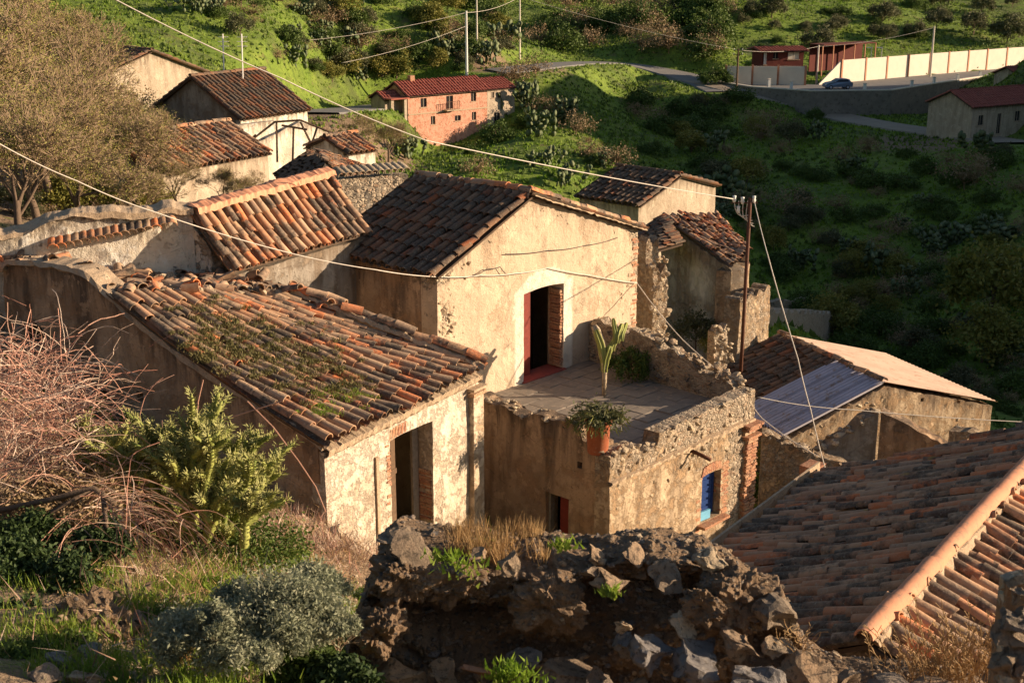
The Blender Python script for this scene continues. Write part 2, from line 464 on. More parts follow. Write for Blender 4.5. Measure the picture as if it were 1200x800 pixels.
def joinVF(lst):
    V, F, o = [], [], 0
    for v, f in lst:
        V += [tuple(q) for q in v]
        F += [tuple(i + o for i in g) for g in f]
        o += len(v)
    return V, F
def tube(pts, rads, n=6, closed=True):
    pts = [Vector(p) for p in pts]
    if not hasattr(rads, '__len__'):
        rads = [rads] * len(pts)
    V, F = [], []
    up = Vector((.3, .2, 1)).normalized()
    for i, p in enumerate(pts):
        t = (pts[min(i + 1, len(pts) - 1)] - pts[max(i - 1, 0)]).normalized()
        x = t.cross(up)
        if x.length < .1: x = t.cross(Vector((1, 0, 0)))
        x.normalize(); y = t.cross(x)
        for k in range(n):
            a = 2 * math.pi * k / n
            V.append(p + x * math.cos(a) * rads[i] + y * math.sin(a) * rads[i])
    for i in range(len(pts) - 1):
        for k in range(n):
            F.append((i * n + k, i * n + (k + 1) % n, (i + 1) * n + (k + 1) % n, (i + 1) * n + k))
    if closed:
        c0 = len(V); V.append(pts[0]); V.append(pts[-1])
        for k in range(n):
            F.append((c0, (k + 1) % n, k))
            F.append((c0 + 1, (len(pts) - 1) * n + k, (len(pts) - 1) * n + (k + 1) % n))
    return V, F
def segs_mesh(S, n=3):
    """S: array (m,8) p0 p1 r0 r1 -> prisms V,F (numpy) """
    S = np.asarray(S, float)
    p0, p1, r0, r1 = S[:, 0:3], S[:, 3:6], S[:, 6:7], S[:, 7:8]
    t = p1 - p0
    t /= np.linalg.norm(t, axis=1, keepdims=True) + 1e-9
    a = np.tile([[.37, .91, .18]], (len(S), 1))
    x = np.cross(t, a); x /= np.linalg.norm(x, axis=1, keepdims=True) + 1e-9
    y = np.cross(t, x)
    V = []
    for k in range(n):
        c, s = math.cos(2 * math.pi * k / n), math.sin(2 * math.pi * k / n)
        V.append(p0 + (x * c + y * s) * r0)
    for k in range(n):
        c, s = math.cos(2 * math.pi * k / n), math.sin(2 * math.pi * k / n)
        V.append(p1 + (x * c + y * s) * r1)
    V = np.stack(V, 1).reshape(-1, 3)
    b = np.arange(len(S))[:, None] * 2 * n
    F = np.concatenate([b + np.array([[k, (k + 1) % n, n + (k + 1) % n, n + k]]) for k in range(n)], 0)
    return V, F

# ------------------------------------------------------------------ walls
def wall(name, P0, a, length, zb, top, mat, parent, openings=(), thick=.45, res=.07, rough=.012, bare=None, wash=None, lump=.03, s0=0.0, seed=0):
    d, n = dr(a), dr(a + 90)
    topf = top if callable(top) else (lambda s: top)
    ss = set(np.round(np.linspace(s0, length, max(2, int((length - s0) / res) + 1)), 4))
    tm = max(topf(s) for s in ss)
    zs = set(np.round(np.linspace(zb, tm, max(2, int((tm - zb) / res) + 1)), 4))
    keep_s, keep_z = set(), set()
    for o in openings:
        rise = o[4] if len(o) > 4 else 0
        for s in o[:2]:
            ss = {q for q in ss if abs(q - s) > res * .4 or q in keep_s}; ss.add(s); keep_s.add(s)
        for z in {o[2], o[3], round(o[3] - rise, 4)}:
            if zb < z < tm:
                zs = {q for q in zs if abs(q - z) > res * .35 or q in keep_z}; zs.add(z); keep_z.add(z)
    ss, zs = sorted(ss), sorted(zs)
    ns, nz = len(ss), len(zs)
    Zt = np.array([topf(s) for s in ss])
    Zg = np.minimum(np.array(zs)[None, :], Zt[:, None])
    Sg = np.repeat(np.array(ss)[:, None], nz, 1)
    kill = np.zeros((ns - 1, nz - 1), bool)
    for o in openings:
        rise = o[4] if len(o) > 4 else 0
        c, hw = (o[0] + o[1]) / 2, (o[1] - o[0]) / 2
        for i, s in enumerate(ss):
            if o[0] - 1e-4 <= s <= o[1] + 1e-4:
                zt = o[3] - rise * ((s - c) / hw) ** 2
                for j, z in enumerate(zs):
                    if o[3] - rise - 1e-4 <= z < zt:
                        Zg[i, j] = zt
        for i in range(ns - 1):
            if ss[i] >= o[0] - 1e-4 and ss[i + 1] <= o[1] + 1e-4:
                for j in range(nz - 1):
                    if zs[j] >= o[2] - 1e-4 and zs[j + 1] <= o[3] - rise + 1e-4:
                        kill[i, j] = True
    S, Zz = Sg.ravel(), Zg.ravel()
    P = np.stack([P0[0] + d.x * S, P0[1] + d.y * S, Zz], -1)
    b = np.zeros(len(S)) if bare is None else np.clip(bare(S, Zz), 0, 1)
    wsh = np.zeros(len(S)) if wash is None else np.clip(wash(S, Zz), 0, 1)
    bb = np.clip((b + .55 * fbm(P, 4.5, 3, 5 + seed) * .5 - .35) * 4, 0, 1)
    d1, d2, cid = worley(P * np.array([1, 1, 1.35]), 6.5, 3)
    disp = rough * fbm(P, 1.3, 4, seed) + bb * (-.03 + lump * (cid - .3) * np.clip((d2 - d1) * 4, 0, 1))
    Pf = P + np.outer(disp, np.array([n.x, n.y, 0]))
    # ragged top
    istop = Zz >= np.array([topf(s) for s in S]) - 1e-4
    Pf[:, 2] += np.where(istop, rough * 1.2 * fbm(P, 5, 3, 11), 0)
    Pb = P - np.outer(np.full(len(S), thick), np.array([n.x, n.y, 0]))
    Pb[:, 2] = Pf[:, 2]
    F, edges = [], {}
    for i in range(ns - 1):
        for j in range(nz - 1):
            if kill[i, j]: continue
            if Zg[i, j + 1] - Zg[i, j] < 1e-5 and Zg[i + 1, j + 1] - Zg[i + 1, j] < 1e-5: continue
            q = (i * nz + j, (i + 1) * nz + j, (i + 1) * nz + j + 1, i * nz + j + 1)
            F.append(q)
            for k in range(4):
                e = (q[k], q[(k + 1) % 4])
                if (e[1], e[0]) in edges: del edges[(e[1], e[0])]
                else: edges[e] = 1
    NV = len(S)
    # outward side is n; the (s, z) grid seen from n runs clockwise or not: flip so normals face n
    x = Vector(d).cross(Vector((0, 0, 1)))
    flip = x.dot(n) < 0
    FF = [tuple(reversed(q)) if flip else q for q in F]
    FB = [tuple(i + NV for i in (q if flip else reversed(q))) for q in F]
    FE = []
    for (u_, v_) in edges:
        q = (u_, u_ + NV, v_ + NV, v_)
        FE.append(tuple(reversed(q)) if flip else q)
    V = np.concatenate([Pf, Pb])
    c = np.array([V[:, 0].mean(), V[:, 1].mean(), V[:, 2].min()])
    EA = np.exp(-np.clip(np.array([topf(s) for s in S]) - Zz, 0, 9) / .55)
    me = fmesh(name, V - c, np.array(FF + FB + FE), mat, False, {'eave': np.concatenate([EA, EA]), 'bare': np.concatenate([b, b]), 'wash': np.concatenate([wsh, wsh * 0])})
    return put(name, me, parent, Matrix.Translation(Vector(c)))

# ------------------------------------------------------------------ roof tiles
def tile_shape(L=.5, r0=.11, r1=.088, seg=7, thick=.016, chip=0, seed=0, shell=True):
    rr = random.Random(seed)
    V, F = [], []
    ys = [0, .5 * L, L]
    bend = rr.uniform(-.01, .01)
    rings = []
    for off in ((0, -thick) if shell else (0,)):
        for yi, y in enumerate(ys):
            r = r0 + (r1 - r0) * y / L + off
            for k in range(seg + 1):
                th = math.pi * (k / seg)
                yy = y
                if yi == 0 and chip: yy = y + chip * max(0, math.sin(th * 2 + seed)) * rr.uniform(.3, 1)
                V.append((-math.cos(th) * r + bend * math.sin(math.pi * y / L), yy, math.sin(th) * r * .98))
    n = seg + 1
    for yi in range(2):
        for k in range(seg):
            a = yi * n + k
            F.append((a, a + 1, a + n + 1, a + n))
    if shell:
        o = 3 * n
        for yi in range(2):
            for k in range(seg):
                a = o + yi * n + k
                F.append((a + n, a + n + 1, a + 1, a))
        E_ = []
        for k in range(seg):
            E_.append((k + 1, k, o + k, o + k + 1))
            E_.append((2 * n + k, 2 * n + k + 1, o + 2 * n + k + 1, o + 2 * n + k))
        for yi in range(2):
            E_.append((yi * n, yi * n + n, o + yi * n + n, o + yi * n))
            E_.append((yi * n + seg + n, yi * n + seg, o + yi * n + seg, o + yi * n + seg + n))
        for q in E_:      # rims get their own vertices so that the edge stays crisp
            b = len(V); V += [V[i] for i in q]; F.append((b, b + 1, b + 2, b + 3))
    return np.array(V), np.array(F)

def tile_roof(parent, c00, c10, c01, c11, mat, spacing=.27, expo=.38, L=.5, r=.11, cap=300, jit=1.0, sag=None, missing=None, deckthick=.05, seed=0, pans=True, deck=True, lowpoly=False, dark=None):
    rr = random.Random(seed + 100)
    c00, c10, c01, c11 = map(Vector, (c00, c10, c01, c11))
    def S(a, b):
        p = c00.lerp(c10, a).lerp(c01.lerp(c11, a), b)
        if sag: p = p + Vector((0, 0, sag(a, b)))
        return p
    na = max(2, int(round((c10 - c00).length / spacing)))
    nb = max(2, int(round(((c01 - c00).length + (c11 - c10).length) / 2 / expo)))
    variants = []
    for v in range(1 if lowpoly else 4):
        Vt, Ft = tile_shape(L, r * rr.uniform(.95, 1.05) if not lowpoly else r, r * .8, 3 if lowpoly else 7, .016, 0 if lowpoly else .03 * (v % 2), v, not lowpoly)
        variants.append((Vt, Ft))
    mats, pan = [], []
    for i in range(na):
        for k in range(nb):
            if missing and missing((i + .5) / na, k / nb, rr): continue
            a = (i + .5) / na + rr.gauss(0, .03) / na * jit
            b = (k + rr.gauss(0, .05) * jit) / nb
            p = S(a, max(b, -.02)); q = S(a, b + 1 / nb)
            y = (q - p).normalized()
            x = (S(min(a + .02, 1.02), b) - S(a - .02, b)).normalized()
            z = x.cross(y)
            if z.z < 0: z = -z; x = -x
            x = y.cross(z).normalized()
            rot = Matrix.Rotation(R(-3.2 + rr.gauss(0, .8) * jit), 4, 'X') @ Matrix.Rotation(R(rr.gauss(0, 1.6) * jit), 4, 'Z') @ Matrix.Rotation(R(rr.gauss(0, 3) * jit), 4, 'Y')
            o = p + z * (.055 + rr.gauss(0, .006) * jit)
            mats.append((frame(o, x, y, z) @ rot, rr.randrange(len(variants))))
        if pans:
            for k in range(nb):
                a = i / na; b = k / nb
                p, q = S(a, b), S(a, b + 1 / nb)
                y = (q - p).normalized(); x = (S(a + .02, b) - S(a - .02, b)).normalized(); z = x.cross(y)
                if z.z < 0: z = -z; x = -x
                x = y.cross(z).normalized()
                pan.append(frame(p + z * .07, x, y, z) @ Matrix.Rotation(math.pi, 4, 'Y') @ Matrix.Rotation(R(3), 4, 'X'))
    camp = Vector((0, 0, CAM_Z))
    mats.sort(key=lambda m: (m[0].translation - camp).length)
    ind, rest = mats[:cap], mats[cap:]
    mes = [fmesh('tile', v[0], v[1], mat, True, {'rnd': np.zeros(len(v[0]))}) for v in variants] if ind else []
    for m, v in ind:
        put('tile', mes[v], parent, m)
    def joined(name, lst, low=False, jm=None):
        VV, FF, AA, off = [], [], [], 0
        for m, v in lst:
            Vt, Ft = variants[v] if not low else (lowV, lowF)
            A = np.array(m)
            VV.append(Vt @ A[:3, :3].T + A[:3, 3]); FF.append(Ft + off); AA.append(np.full(len(Vt), rr.random())); off += len(Vt)
        return mesh_at(name, np.concatenate(VV), np.concatenate(FF), jm or mat, parent, True, {'rnd': np.concatenate(AA)}, 'stuff')
    if rest: joined('tiles_beyond' if ind else 'tile_courses', rest)
    if pan:
        lowV, lowF = tile_shape(L, r * .95, r * .8, 4, .016, 0, 0, False)
        joined('pan_tiles', [(m, 0) for m in pan], True, M['tile_dark'])  # dark tile colour stands for shade in the gaps between rows
    if deck:
        g = 10
        V = [S(i / g, .03 + .97 * j / g) - Vector((0, 0, .02)) for i in range(g + 1) for j in range(g + 1)]
        V += [v - Vector((0, 0, deckthick)) for v in V]
        n = (g + 1) ** 2; F = []
        for i in range(g):
            for j in range(g):
                q = (i * (g + 1) + j, (i + 1) * (g + 1) + j, (i + 1) * (g + 1) + j + 1, i * (g + 1) + j + 1)
                F.append(q); F.append(tuple(n + t for t in reversed(q)))
        for i in range(g):
            for (u_, v_) in (((i) * (g + 1), (i + 1) * (g + 1)), (i * (g + 1) + g, (i + 1) * (g + 1) + g), (i, i + 1), (g * (g + 1) + i, g * (g + 1) + i + 1)):
                F.append((u_, v_, v_ + n, u_ + n))
        mesh_at('roof_deck', V, F, M['deck'], parent)
    return S

def ridge_caps(parent, A, B, mat, r=.12, L=.42, mortar=True, seed=0, raggedness=1.0, name='ridge_tile'):
    A, B = Vector(A), Vector(B)
    n = max(2, int(round((B - A).length / (L * .86))))
    rr = random.Random(seed)
    Vt, Ft = tile_shape(L, r, r * (.92 if raggedness > .5 else .97), 8, .018)
    me = fmesh(name, Vt, Ft, mat, True, {'rnd': np.zeros(len(Vt))})
    y = (B - A).normalized(); x = y.cross(Vector((0, 0, 1))).normalized(); z = x.cross(y)
    for i in range(n):
        o = A.lerp(B, i / n) + Vector((0, 0, .05 + rr.gauss(0, .008) * raggedness))
        put(name, me, parent, frame(o, x, y, z) @ Matrix.Rotation(R((-1.5 if raggedness > .5 else -.5) + rr.gauss(0, 1) * raggedness), 4, 'X') @ Matrix.Rotation(R(rr.gauss(0, 1.5) * raggedness), 4, 'Z'))
    if mortar:
        m = 40
        V, F = [], []
        for i in range(m + 1):
            p = A.lerp(B, i / m)
            for k, (ox, oz) in enumerate(((-r - .035, -.05), (-r, .02), (0, .06), (r, .02), (r + .035, -.05))):
                V.append(p + x * (ox + rr.gauss(0, .012)) + Vector((0, 0, oz + rr.gauss(0, .012))))
        for i in range(m):
            for k in range(4):
                F.append((i * 5 + k, i * 5 + k + 1, i * 5 + k + 6, i * 5 + k + 5))
        mesh_at('ridge_mortar', V, F, M['mortar'], parent)

# ------------------------------------------------------------------ stones
def stone_V(seed, sub=3, flat=.75, rough=.18, angular=.5):
    bm = bmesh.new()
    bmesh.ops.create_icosphere(bm, subdivisions=sub, radius=1)
    V = np.array([v.co[:] for v in bm.verts]); F = np.array([[v.index for v in f.verts] for f in bm.faces])
    bm.free()
    r = np.random.RandomState(seed)
    for _ in range(11):       # planed faces
        nrm = r.normal(size=3); nrm /= np.linalg.norm(nrm)
        dd = V @ nrm; lim = r.uniform(.5, .82)
        V = V - np.outer(np.clip(dd - lim, 0, None) * angular * 1.6, nrm)
    ln = np.linalg.norm(V, axis=1, keepdims=True)
    V = V * (1 + rough * fbm(V + seed * 3.1, 1.6, 4, seed, .55)[:, None] / np.maximum(ln, .3))
    if sub >= 3:
        V = V * (1 + .045 * fbm(V + seed, 5.5, 3, seed + 3)[:, None])
    V[:, 2] *= flat; V[:, 0] *= r.uniform(.8, 1.25)
    return V, F
STONES = {}
def stone_meshes(key, mat, n=6, sub=3, **k):
    if key not in STONES:
        STONES[key] = [fmesh('stone', *stone_V(40 + i, sub, **k), mat, False, {'rnd': np.zeros(len(stone_V(40 + i, sub, **k)[0]))}) for i in range(n)]
    return STONES[key]
def rotrand(rr):
    return Matrix.Rotation(rr.uniform(0, 6.28), 4, 'Z') @ Matrix.Rotation(rr.gauss(0, .35), 4, 'X') @ Matrix.Rotation(rr.gauss(0, .35), 4, 'Y')
def stone(parent, p, s, key='stone', rr=rnd, name='stone', squash=1):
    mes = STONES[key]
    m = Matrix.Translation(Vector(p)) @ rotrand(rr) @ Matrix.Diagonal((s, s, s * squash, 1))
    return put(name, rr.choice(mes), parent, m)
stone_meshes('stone', M['stone'], 7, 3, angular=.95)
stone_meshes('pale', M['palestone'], 5, 2)
stone_meshes('pale3', M['palestone'], 4, 4, angular=.9, rough=.22)
stone_meshes('blue', M['bluestone'], 4, 4, flat=.85, rough=.2, angular=.8)
stone_meshes('big', M['stone'], 5, 4, rough=.26)
def clod(seed):
    V, F = stone_V(seed, 5, .8, .38, .3)
    d1, d2, cid = worley(V + .1 * fbm(V, 5, 2, 3)[:, None], 4.5, seed)
    e1, e2, eid = worley(V, 11, seed + 5)
    V = V * (1 + .2 * (cid - .4) * np.clip((d2 - d1) * 3, 0, 1) + .07 * (eid - .3) * np.clip((e2 - e1) * 3, 0, 1) + .05 * fbm(V, 9, 4, seed))[:, None]
    return fmesh('stone', V, F, M['earth'], False, {'rnd': np.zeros(len(V))})
STONES['clod'] = [clod(90 + i) for i in range(4)]

# ------------------------------------------------------------------ plants
def leaf_cloud(n, rad, leaf, clumps=30, seed=0, spread=.28, elong=1.6, squashdown=.35, aspect=1.0):
    r = np.random.RandomState(seed)
    d = r.normal(size=(clumps, 3)); d /= np.linalg.norm(d, axis=1, keepdims=True)
    d[:, 2] = np.abs(d[:, 2]) * 1.0 - squashdown * (r.rand(clumps))
    cen = d * (r.uniform(.35, 1, (clumps, 1)) ** .5) * np.array(rad)
    w_ = r.uniform(.5, 1.3, clumps)
    ci = r.randint(0, clumps, n)
    P = cen[ci] + r.normal(size=(n, 3)) * (spread * np.mean(rad) * w_[ci])[:, None]
    u_ = r.normal(size=(n, 3)); u_ /= np.linalg.norm(u_, axis=1, keepdims=True)
    t = r.normal(size=(n, 3)); v_ = np.cross(u_, t); v_ /= np.linalg.norm(v_, axis=1, keepdims=True)
    s = leaf * r.uniform(.6, 1.3, (n, 1))
    V = np.stack([P - u_ * s * elong / 2, P + v_ * s * .5 * aspect, P + u_ * s * elong / 2, P - v_ * s * .5 * aspect], 1).reshape(-1, 3)
    F = np.arange(n * 4).reshape(n, 4)
    rn = np.repeat(np.clip(w_[ci] * .5 + r.uniform(-.25, .25, n), 0, .99), 4)
    return V, F, rn
def twig_tree(seed, h=6, depth=5, kids=3, r0=.12, spread=.55, up=.25, lenf=.72, first=.35):
    rr = random.Random(seed)
    S, tips = [], []
    def grow(p, d, L, r_, k):
        q = p
        nseg = 2
        for _ in range(nseg):
            d = (d + Vector((rr.gauss(0, .1), rr.gauss(0, .1), rr.gauss(0, .06)))).normalized()
            q2 = q + d * L / nseg
            S.append((*q, *q2, r_, r_ * .82)); r_ *= .82; q = q2
        if k == 0:
            tips.append(q); return
        for _ in range(kids if k < depth else kids + 2):
            nd = (d + Vector((rr.gauss(0, spread), rr.gauss(0, spread), rr.gauss(0, spread * .7) + up * .4))).normalized()
            grow(q - d * L * rr.uniform(0, .4), nd, L * lenf * rr.uniform(.75, 1.2), r_ * .62, k - 1)
    grow(Vector((0, 0, -.1)), Vector((0, 0, 1)), h * first, r0, depth)
    return np.array(S), np.array([t[:] for t in tips])
BANK = {}
def bank(kind):
    """list of variants; each is a list of (part name, mesh)"""
    if kind in BANK: return BANK[kind]
    L = []
    if kind in ('shrub', 'olive_tree', 'yellow_tree'):
        mat = M[{'shrub': 'shrub', 'olive_tree': 'olive', 'yellow_tree': 'yellow'}[kind]]
        for s in range(3):
            V, F, rn = leaf_cloud(3200, (1, 1, .95) if kind != 'shrub' else (1, 1, .7), .075, 26, 60 + s + len(kind), .17)
            V[:, 2] += .75 if kind != 'shrub' else .35
            S, tips = twig_tree(s + 5, 1.5, 3, 4, .05, .6)
            Vt, Ft = segs_mesh(S)
            L.append([('trunk', fmesh('trunk', Vt, Ft, M['bark'])), ('crown', fmesh('crown', V, F, mat, False, {'rnd': rn}))])
    elif kind == 'dry_bush':
        for s in range(3):
            S, tips = twig_tree(s + 15, 1.5, 4, 5, .03, .75, .5, .62, .25)
            S[:, 6:8] = np.maximum(S[:, 6:8], .007)
            Vt, Ft = segs_mesh(S)
            V, F, rn = leaf_cloud(900, (.95, .95, .8), .05, 30, 70 + s, .2)
            V[:, 2] += .5
            L.append([('stems', fmesh('stems', Vt, Ft, M['drybush'], False, {'rnd': rs.rand(len(Vt))})), ('crown', fmesh('crown', V, F, M['drybush'], False, {'rnd': rn}))])
    elif kind == 'pear':
        for s in range(3):
            rr = random.Random(s + 30); lst = []
            pads = [(Vector((rr.gauss(0, .35), rr.gauss(0, .35), .05)), Vector((rr.gauss(0, .2), rr.gauss(0, .2), 1)), 0) for _ in range(9)]
            att = []
            while pads and len(lst) < 75:
                p, d, lv = pads.pop(0); d.normalize()
                hgt = rr.uniform(.2, .32); wd = hgt * .36
                nn = Vector((rr.gauss(0, 1), rr.gauss(0, 1), .2)); x = d.cross(nn).normalized(); nn = x.cross(d).normalized()
                V, F = [], []
                for k in range(8):
                    a = 2 * math.pi * k / 8
                    V.append(p + d * (hgt * .5 - math.cos(a) * hgt * .5) + x * math.sin(a) * wd)
                V += [p + d * hgt * .5 + nn * .03, p + d * hgt * .5 - nn * .03]
                for k in range(8):
                    F.append((8, k, (k + 1) % 8)); F.append((9, (k + 1) % 8, k))
                lst.append((V, F)); att += [rr.random()] * 10
                if lv < 4:
                    for _ in range(rr.choice((1, 2, 2))):
                        pads.append((p + d * hgt * .95, d + Vector((rr.gauss(0, .5), rr.gauss(0, .5), .1)), lv + 1))
            V, F = joinVF(lst)
            L.append([('pads', pmesh('pads', V, F, M['pear'], True, {'rnd': att}))])
    BANK[kind] = L
    return L
def plant(name, kind, p, s, label, cat, group=None, hs=1.0, rr=rnd):
    t = thing(name, label, cat, p, group)
    for pn, me in rr.choice(bank(kind)):
        put(pn, me, t, kind=None if pn == 'trunk' else 'stuff', mat4=Matrix.Translation(Vector(p)) @ Matrix.Rotation(rr.uniform(0, 6.28), 4, 'Z') @ Matrix.Diagonal((s, s, s * hs, 1)))
    return t

# ================================================================== terrain
CTRL = []
for q in [(100,790,7.5),(300,790,7.7),(60,700,9.5),(200,640,13.5),(350,620,17.8),(290,622,17),(200,626,16.5),(100,622,16),(383,622,20),
          (380,105,140),(400,150,122),(470,182,128),(450,205,104),(300,0,150),(450,30,170),(530,80,168),(100,0,140),(450,160,150),(600,160,150),(600,215,101),(640,188,108),(560,192,122),(480,212,118),(440,172,140),(430,190,115),(705,212,124),(733,192,134),(735,190,128),
          (500,120,165),(600,85,166),(560,75,168),(650,150,140),(780,150,178),(760,100,200),(700,60,215),(750,0,300),(680,30,245),(800,200,145),(850,300,118),(850,350,104),(770,240,120),
          (1000,400,98),(1000,300,118),(1000,200,140),(1000,150,160),(1180,200,132),(1180,300,110),(1180,400,90),(1180,480,74),(1000,460,80),(930,385,64),(1180,530,62),
          (860,114,183),(960,138,180),(1060,150,172),(960,133,187),(1035,136,186),(1110,128,190),(800,95,190),(720,72,205),(1090,88,208),(1190,82,219),(900,84,205),(1000,60,228),(1000,0,262),(1200,0,275),(1200,50,242),(860,60,220),(860,0,240),(820,40,214),(1150,158,156)]:
    p = PD(*q); CTRL.append((p.x, p.y, p.z))
CTRL += [(-5.8,21.6,1.0),(-8,23.5,1.6),(-11,25.5,2.4),(-1,8.9,4.85),(1,8.8,4.6),(2.2,8.2,4.2),(.5,10,3.4),(1,14,.2),(.6,7.9,4.65),(-.7,8.1,4.85),(2.2,7.7,4.2),(-.5,17,.2),(0,20,-1.6),(-1,24,-2.4),(1,24,-2.7),(2.5,22,-3),(5,25,-3.4),
         (3.2,6,4.6),(5,8,2.8),(9,10,1.5),(0,0,7.9),(-3,3,7.6),(-10,4,8.5),(4,2,7),(12,0,5),(8,16,-1),(5,16,-1.2),
         (0,32,-1.2),(-4,30,.6),(-8,34,1),(-12,45,1),(-15,60,1),(-19,75,1),(-32,60,3.5),(-30,30,5.5),(-20,20,6),(-13,12,6.4),(-2,45,-1),(-2,70,-5.5),
         (5,34,-3.2),(8.5,29,-3.6),(12,30,-4.2),(12,38,-5),(8,42,-4),(5,50,-4),(0,52,-2.4),(15,50,-8.5),(25,45,-11),(20,25,-7),(40,30,-13),(20,8,-3),
         (0,330,18),(120,380,40),(-120,260,40),(-60,120,9),(220,260,12),(-70,60,16),(0,600,120),(-400,500,120),(500,600,100),(-300,0,60),(-200,-100,30),(200,-100,-10),(400,0,20),(0,-60,20),
         (80,58,8),(84,75,11),(85,92,10),(85,115,7),(86,138,7.5),(88,154,9),(88,170,14),(89,184,12),(94,198,-2),(101,206,-6),(120,100,18),(130,150,10),(130,222,-5),(60,60,-7),(58,45,-9)]  # unseen ridge right of the view, added and shaped to shade the valley
CTRL = np.array(CTRL)
def _tps(C):
    n = len(C)
    X = C[:, :2] / 100
    r2 = ((X[:, None] - X[None]) ** 2).sum(-1) + 1e-12
    K = .5 * r2 * np.log(r2) + np.eye(n) * 2e-5
    Pm = np.concatenate([np.ones((n, 1)), X], 1)
    A = np.block([[K, Pm], [Pm.T, np.zeros((3, 3))]])
    return np.linalg.solve(A, np.concatenate([C[:, 2], np.zeros(3)]))
TPSW = _tps(CTRL)
def H0(x, y):
    x = np.asarray(x, float); y = np.asarray(y, float)
    sh = x.shape
    Q = np.stack([x.ravel(), y.ravel()], 1) / 100
    out = np.empty(len(Q))
    for i in range(0, len(Q), 20000):
        q = Q[i:i + 20000]
        r2 = ((q[:, None] - CTRL[None, :, :2] / 100) ** 2).sum(-1) + 1e-12
        out[i:i + 20000] = (.5 * r2 * np.log(r2)) @ TPSW[:-3] + TPSW[-3] + q @ TPSW[-2:]
    return out.reshape(sh)
LOTZ = -9.5
lot_poly = [(p.x, p.y) for p in (PZ(850,100,LOTZ), PZ(880,104,LOTZ), PZ(950,109,LOTZ), PZ(1045,108,LOTZ), PZ(1110,98,LOTZ), PZ(1215,82,LOTZ), PZ(1215,77,LOTZ), PZ(1090,87.5,LOTZ), PZ(960,99,LOTZ), PZ(900,98,LOTZ), PZ(850,93,LOTZ))]
def inpoly(x, y, poly):
    ins = np.zeros(np.shape(x), bool)
    n = len(poly)
    for i in range(n):
        x0, y0 = poly[i]; x1, y1 = poly[(i + 1) % n]
        c = ((y0 > y) != (y1 > y)) & (x < (x1 - x0) * (y - y0) / ((y1 - y0) + 1e-12) + x0)
        ins ^= c
    return ins
def H(x, y):
    x = np.asarray(x, float); y = np.asarray(y, float)
    h = H0(x, y)
    P = np.stack([x, y, 0 * x], -1)
    d = np.hypot(x, y)
    far = np.clip((d - 45) / 40, 0, 1)
    h = h + far * (.45 * fbm(P, .06, 3, 3) + .22 * fbm(P, .35, 3, 8)) + (1 - far) * .12 * fbm(P, .7, 4, 5)
    if ROADS is not None:
        shp = x.shape; xf, yf, hf = x.ravel(), y.ravel().copy(), h.ravel().copy()
        near = np.nonzero((yf > 90) & (yf < 260) & (xf > -70) & (xf < 110))[0]
        for i in range(0, len(near), 4000):
            k = near[i:i + 4000]
            d2 = (xf[k, None] - ROADS[None, :, 0]) ** 2 + (yf[k, None] - ROADS[None, :, 1]) ** 2
            j = d2.argmin(1); dd = np.sqrt(d2[np.arange(len(k)), j]); wd = ROADS[j, 3]
            w_ = np.clip(1 - (dd - wd * .6) / 5, 0, 1); w_ = w_ * w_ * (3 - 2 * w_)
            hf[k] = hf[k] * (1 - w_) + (ROADS[j, 2] - .05) * w_
        h = hf.reshape(shp)
    lot = inpoly(x, y, lot_poly)
    return np.where(lot, np.minimum(h, LOTZ - .5), h)
ROADS = None
def Hs(x, y):
    return float(H(np.array([x]), np.array([y]))[0])
def G(px, py, d0=5, d1=330, n=700):
    """where the sight line of a pixel meets the ground"""
    r = ray(px, py)
    D = np.geomspace(d0, d1, n)
    z = CAM_Z + r[2] * D
    h = H(r[0] * D, r[1] * D)
    b = np.nonzero(z < h)[0]
    i = b[0] if len(b) else n - 1
    return Vector((r[0] * D[i], r[1] * D[i], h[i]))

ROADDEF = []
def roadpts(pxs, wd):
    pts = [G(px, py, 60) for px, py in pxs]
    fine = []
    for i in range(len(pts) - 1):
        for t in np.linspace(0, 1, 10, endpoint=False): fine.append(pts[i].lerp(pts[i + 1], t))
    fine.append(pts[-1])
    for _ in range(3):
        fine = [sum((fine[max(0, min(len(fine) - 1, i + k))] for k in range(-4, 5)), Vector()) / 9 for i in range(len(fine))]
    ROADDEF.append((fine, wd))
roadpts(((800,93),(830,97),(870,108),(920,122),(960,132),(1010,144),(1070,153),(1130,160),(1210,172)), 5.5)
roadpts(((860,112),(830,97),(800,90),(770,82),(740,77),(700,74),(650,76),(610,82),(570,88)), 6)
roadpts(((480,124),(450,126),(430,127),(385,131),(350,134)), 6)
ROADS = np.array([(p.x, p.y, p.z, wd) for f, wd in ROADDEF for p in f])
# warped grid: fine near the camera, coarse far away
def warp(n, a, lim):
    t = np.linspace(-1, 1, n)
    return np.sinh(t * a) / np.sinh(a) * lim
gx = warp(330, 5.2, 520)
gy = np.concatenate([np.linspace(-90, 0, 12)[:-1], np.sinh(np.linspace(0, 1, 400) * 4.2) / np.sinh(4.2) * 800])
X, Y = np.meshgrid(gx, gy, indexing='ij')
Zt = H(X, Y)
soil = np.clip(1.25 - np.hypot(X, Y - 8) / 42, 0, 1) * .9
soil = np.where((Y < 12.5) & (X < .5), soil * .62, soil)
for (px, py, rad) in ((60,200,22),(150,190,18),(330,150,14),(420,150,10),(600,80,12),(1100,165,12)):
    g_ = G(px, py, 30)
    soil = np.maximum(soil, np.clip(1.1 - np.hypot(X - g_.x, Y - g_.y) / rad, 0, .75))
nx, ny = X.shape
idx = np.arange(nx * ny).reshape(nx, ny)
Fg = np.stack([idx[:-1, :-1], idx[1:, :-1], idx[1:, 1:], idx[:-1, 1:]], -1).reshape(-1, 4)
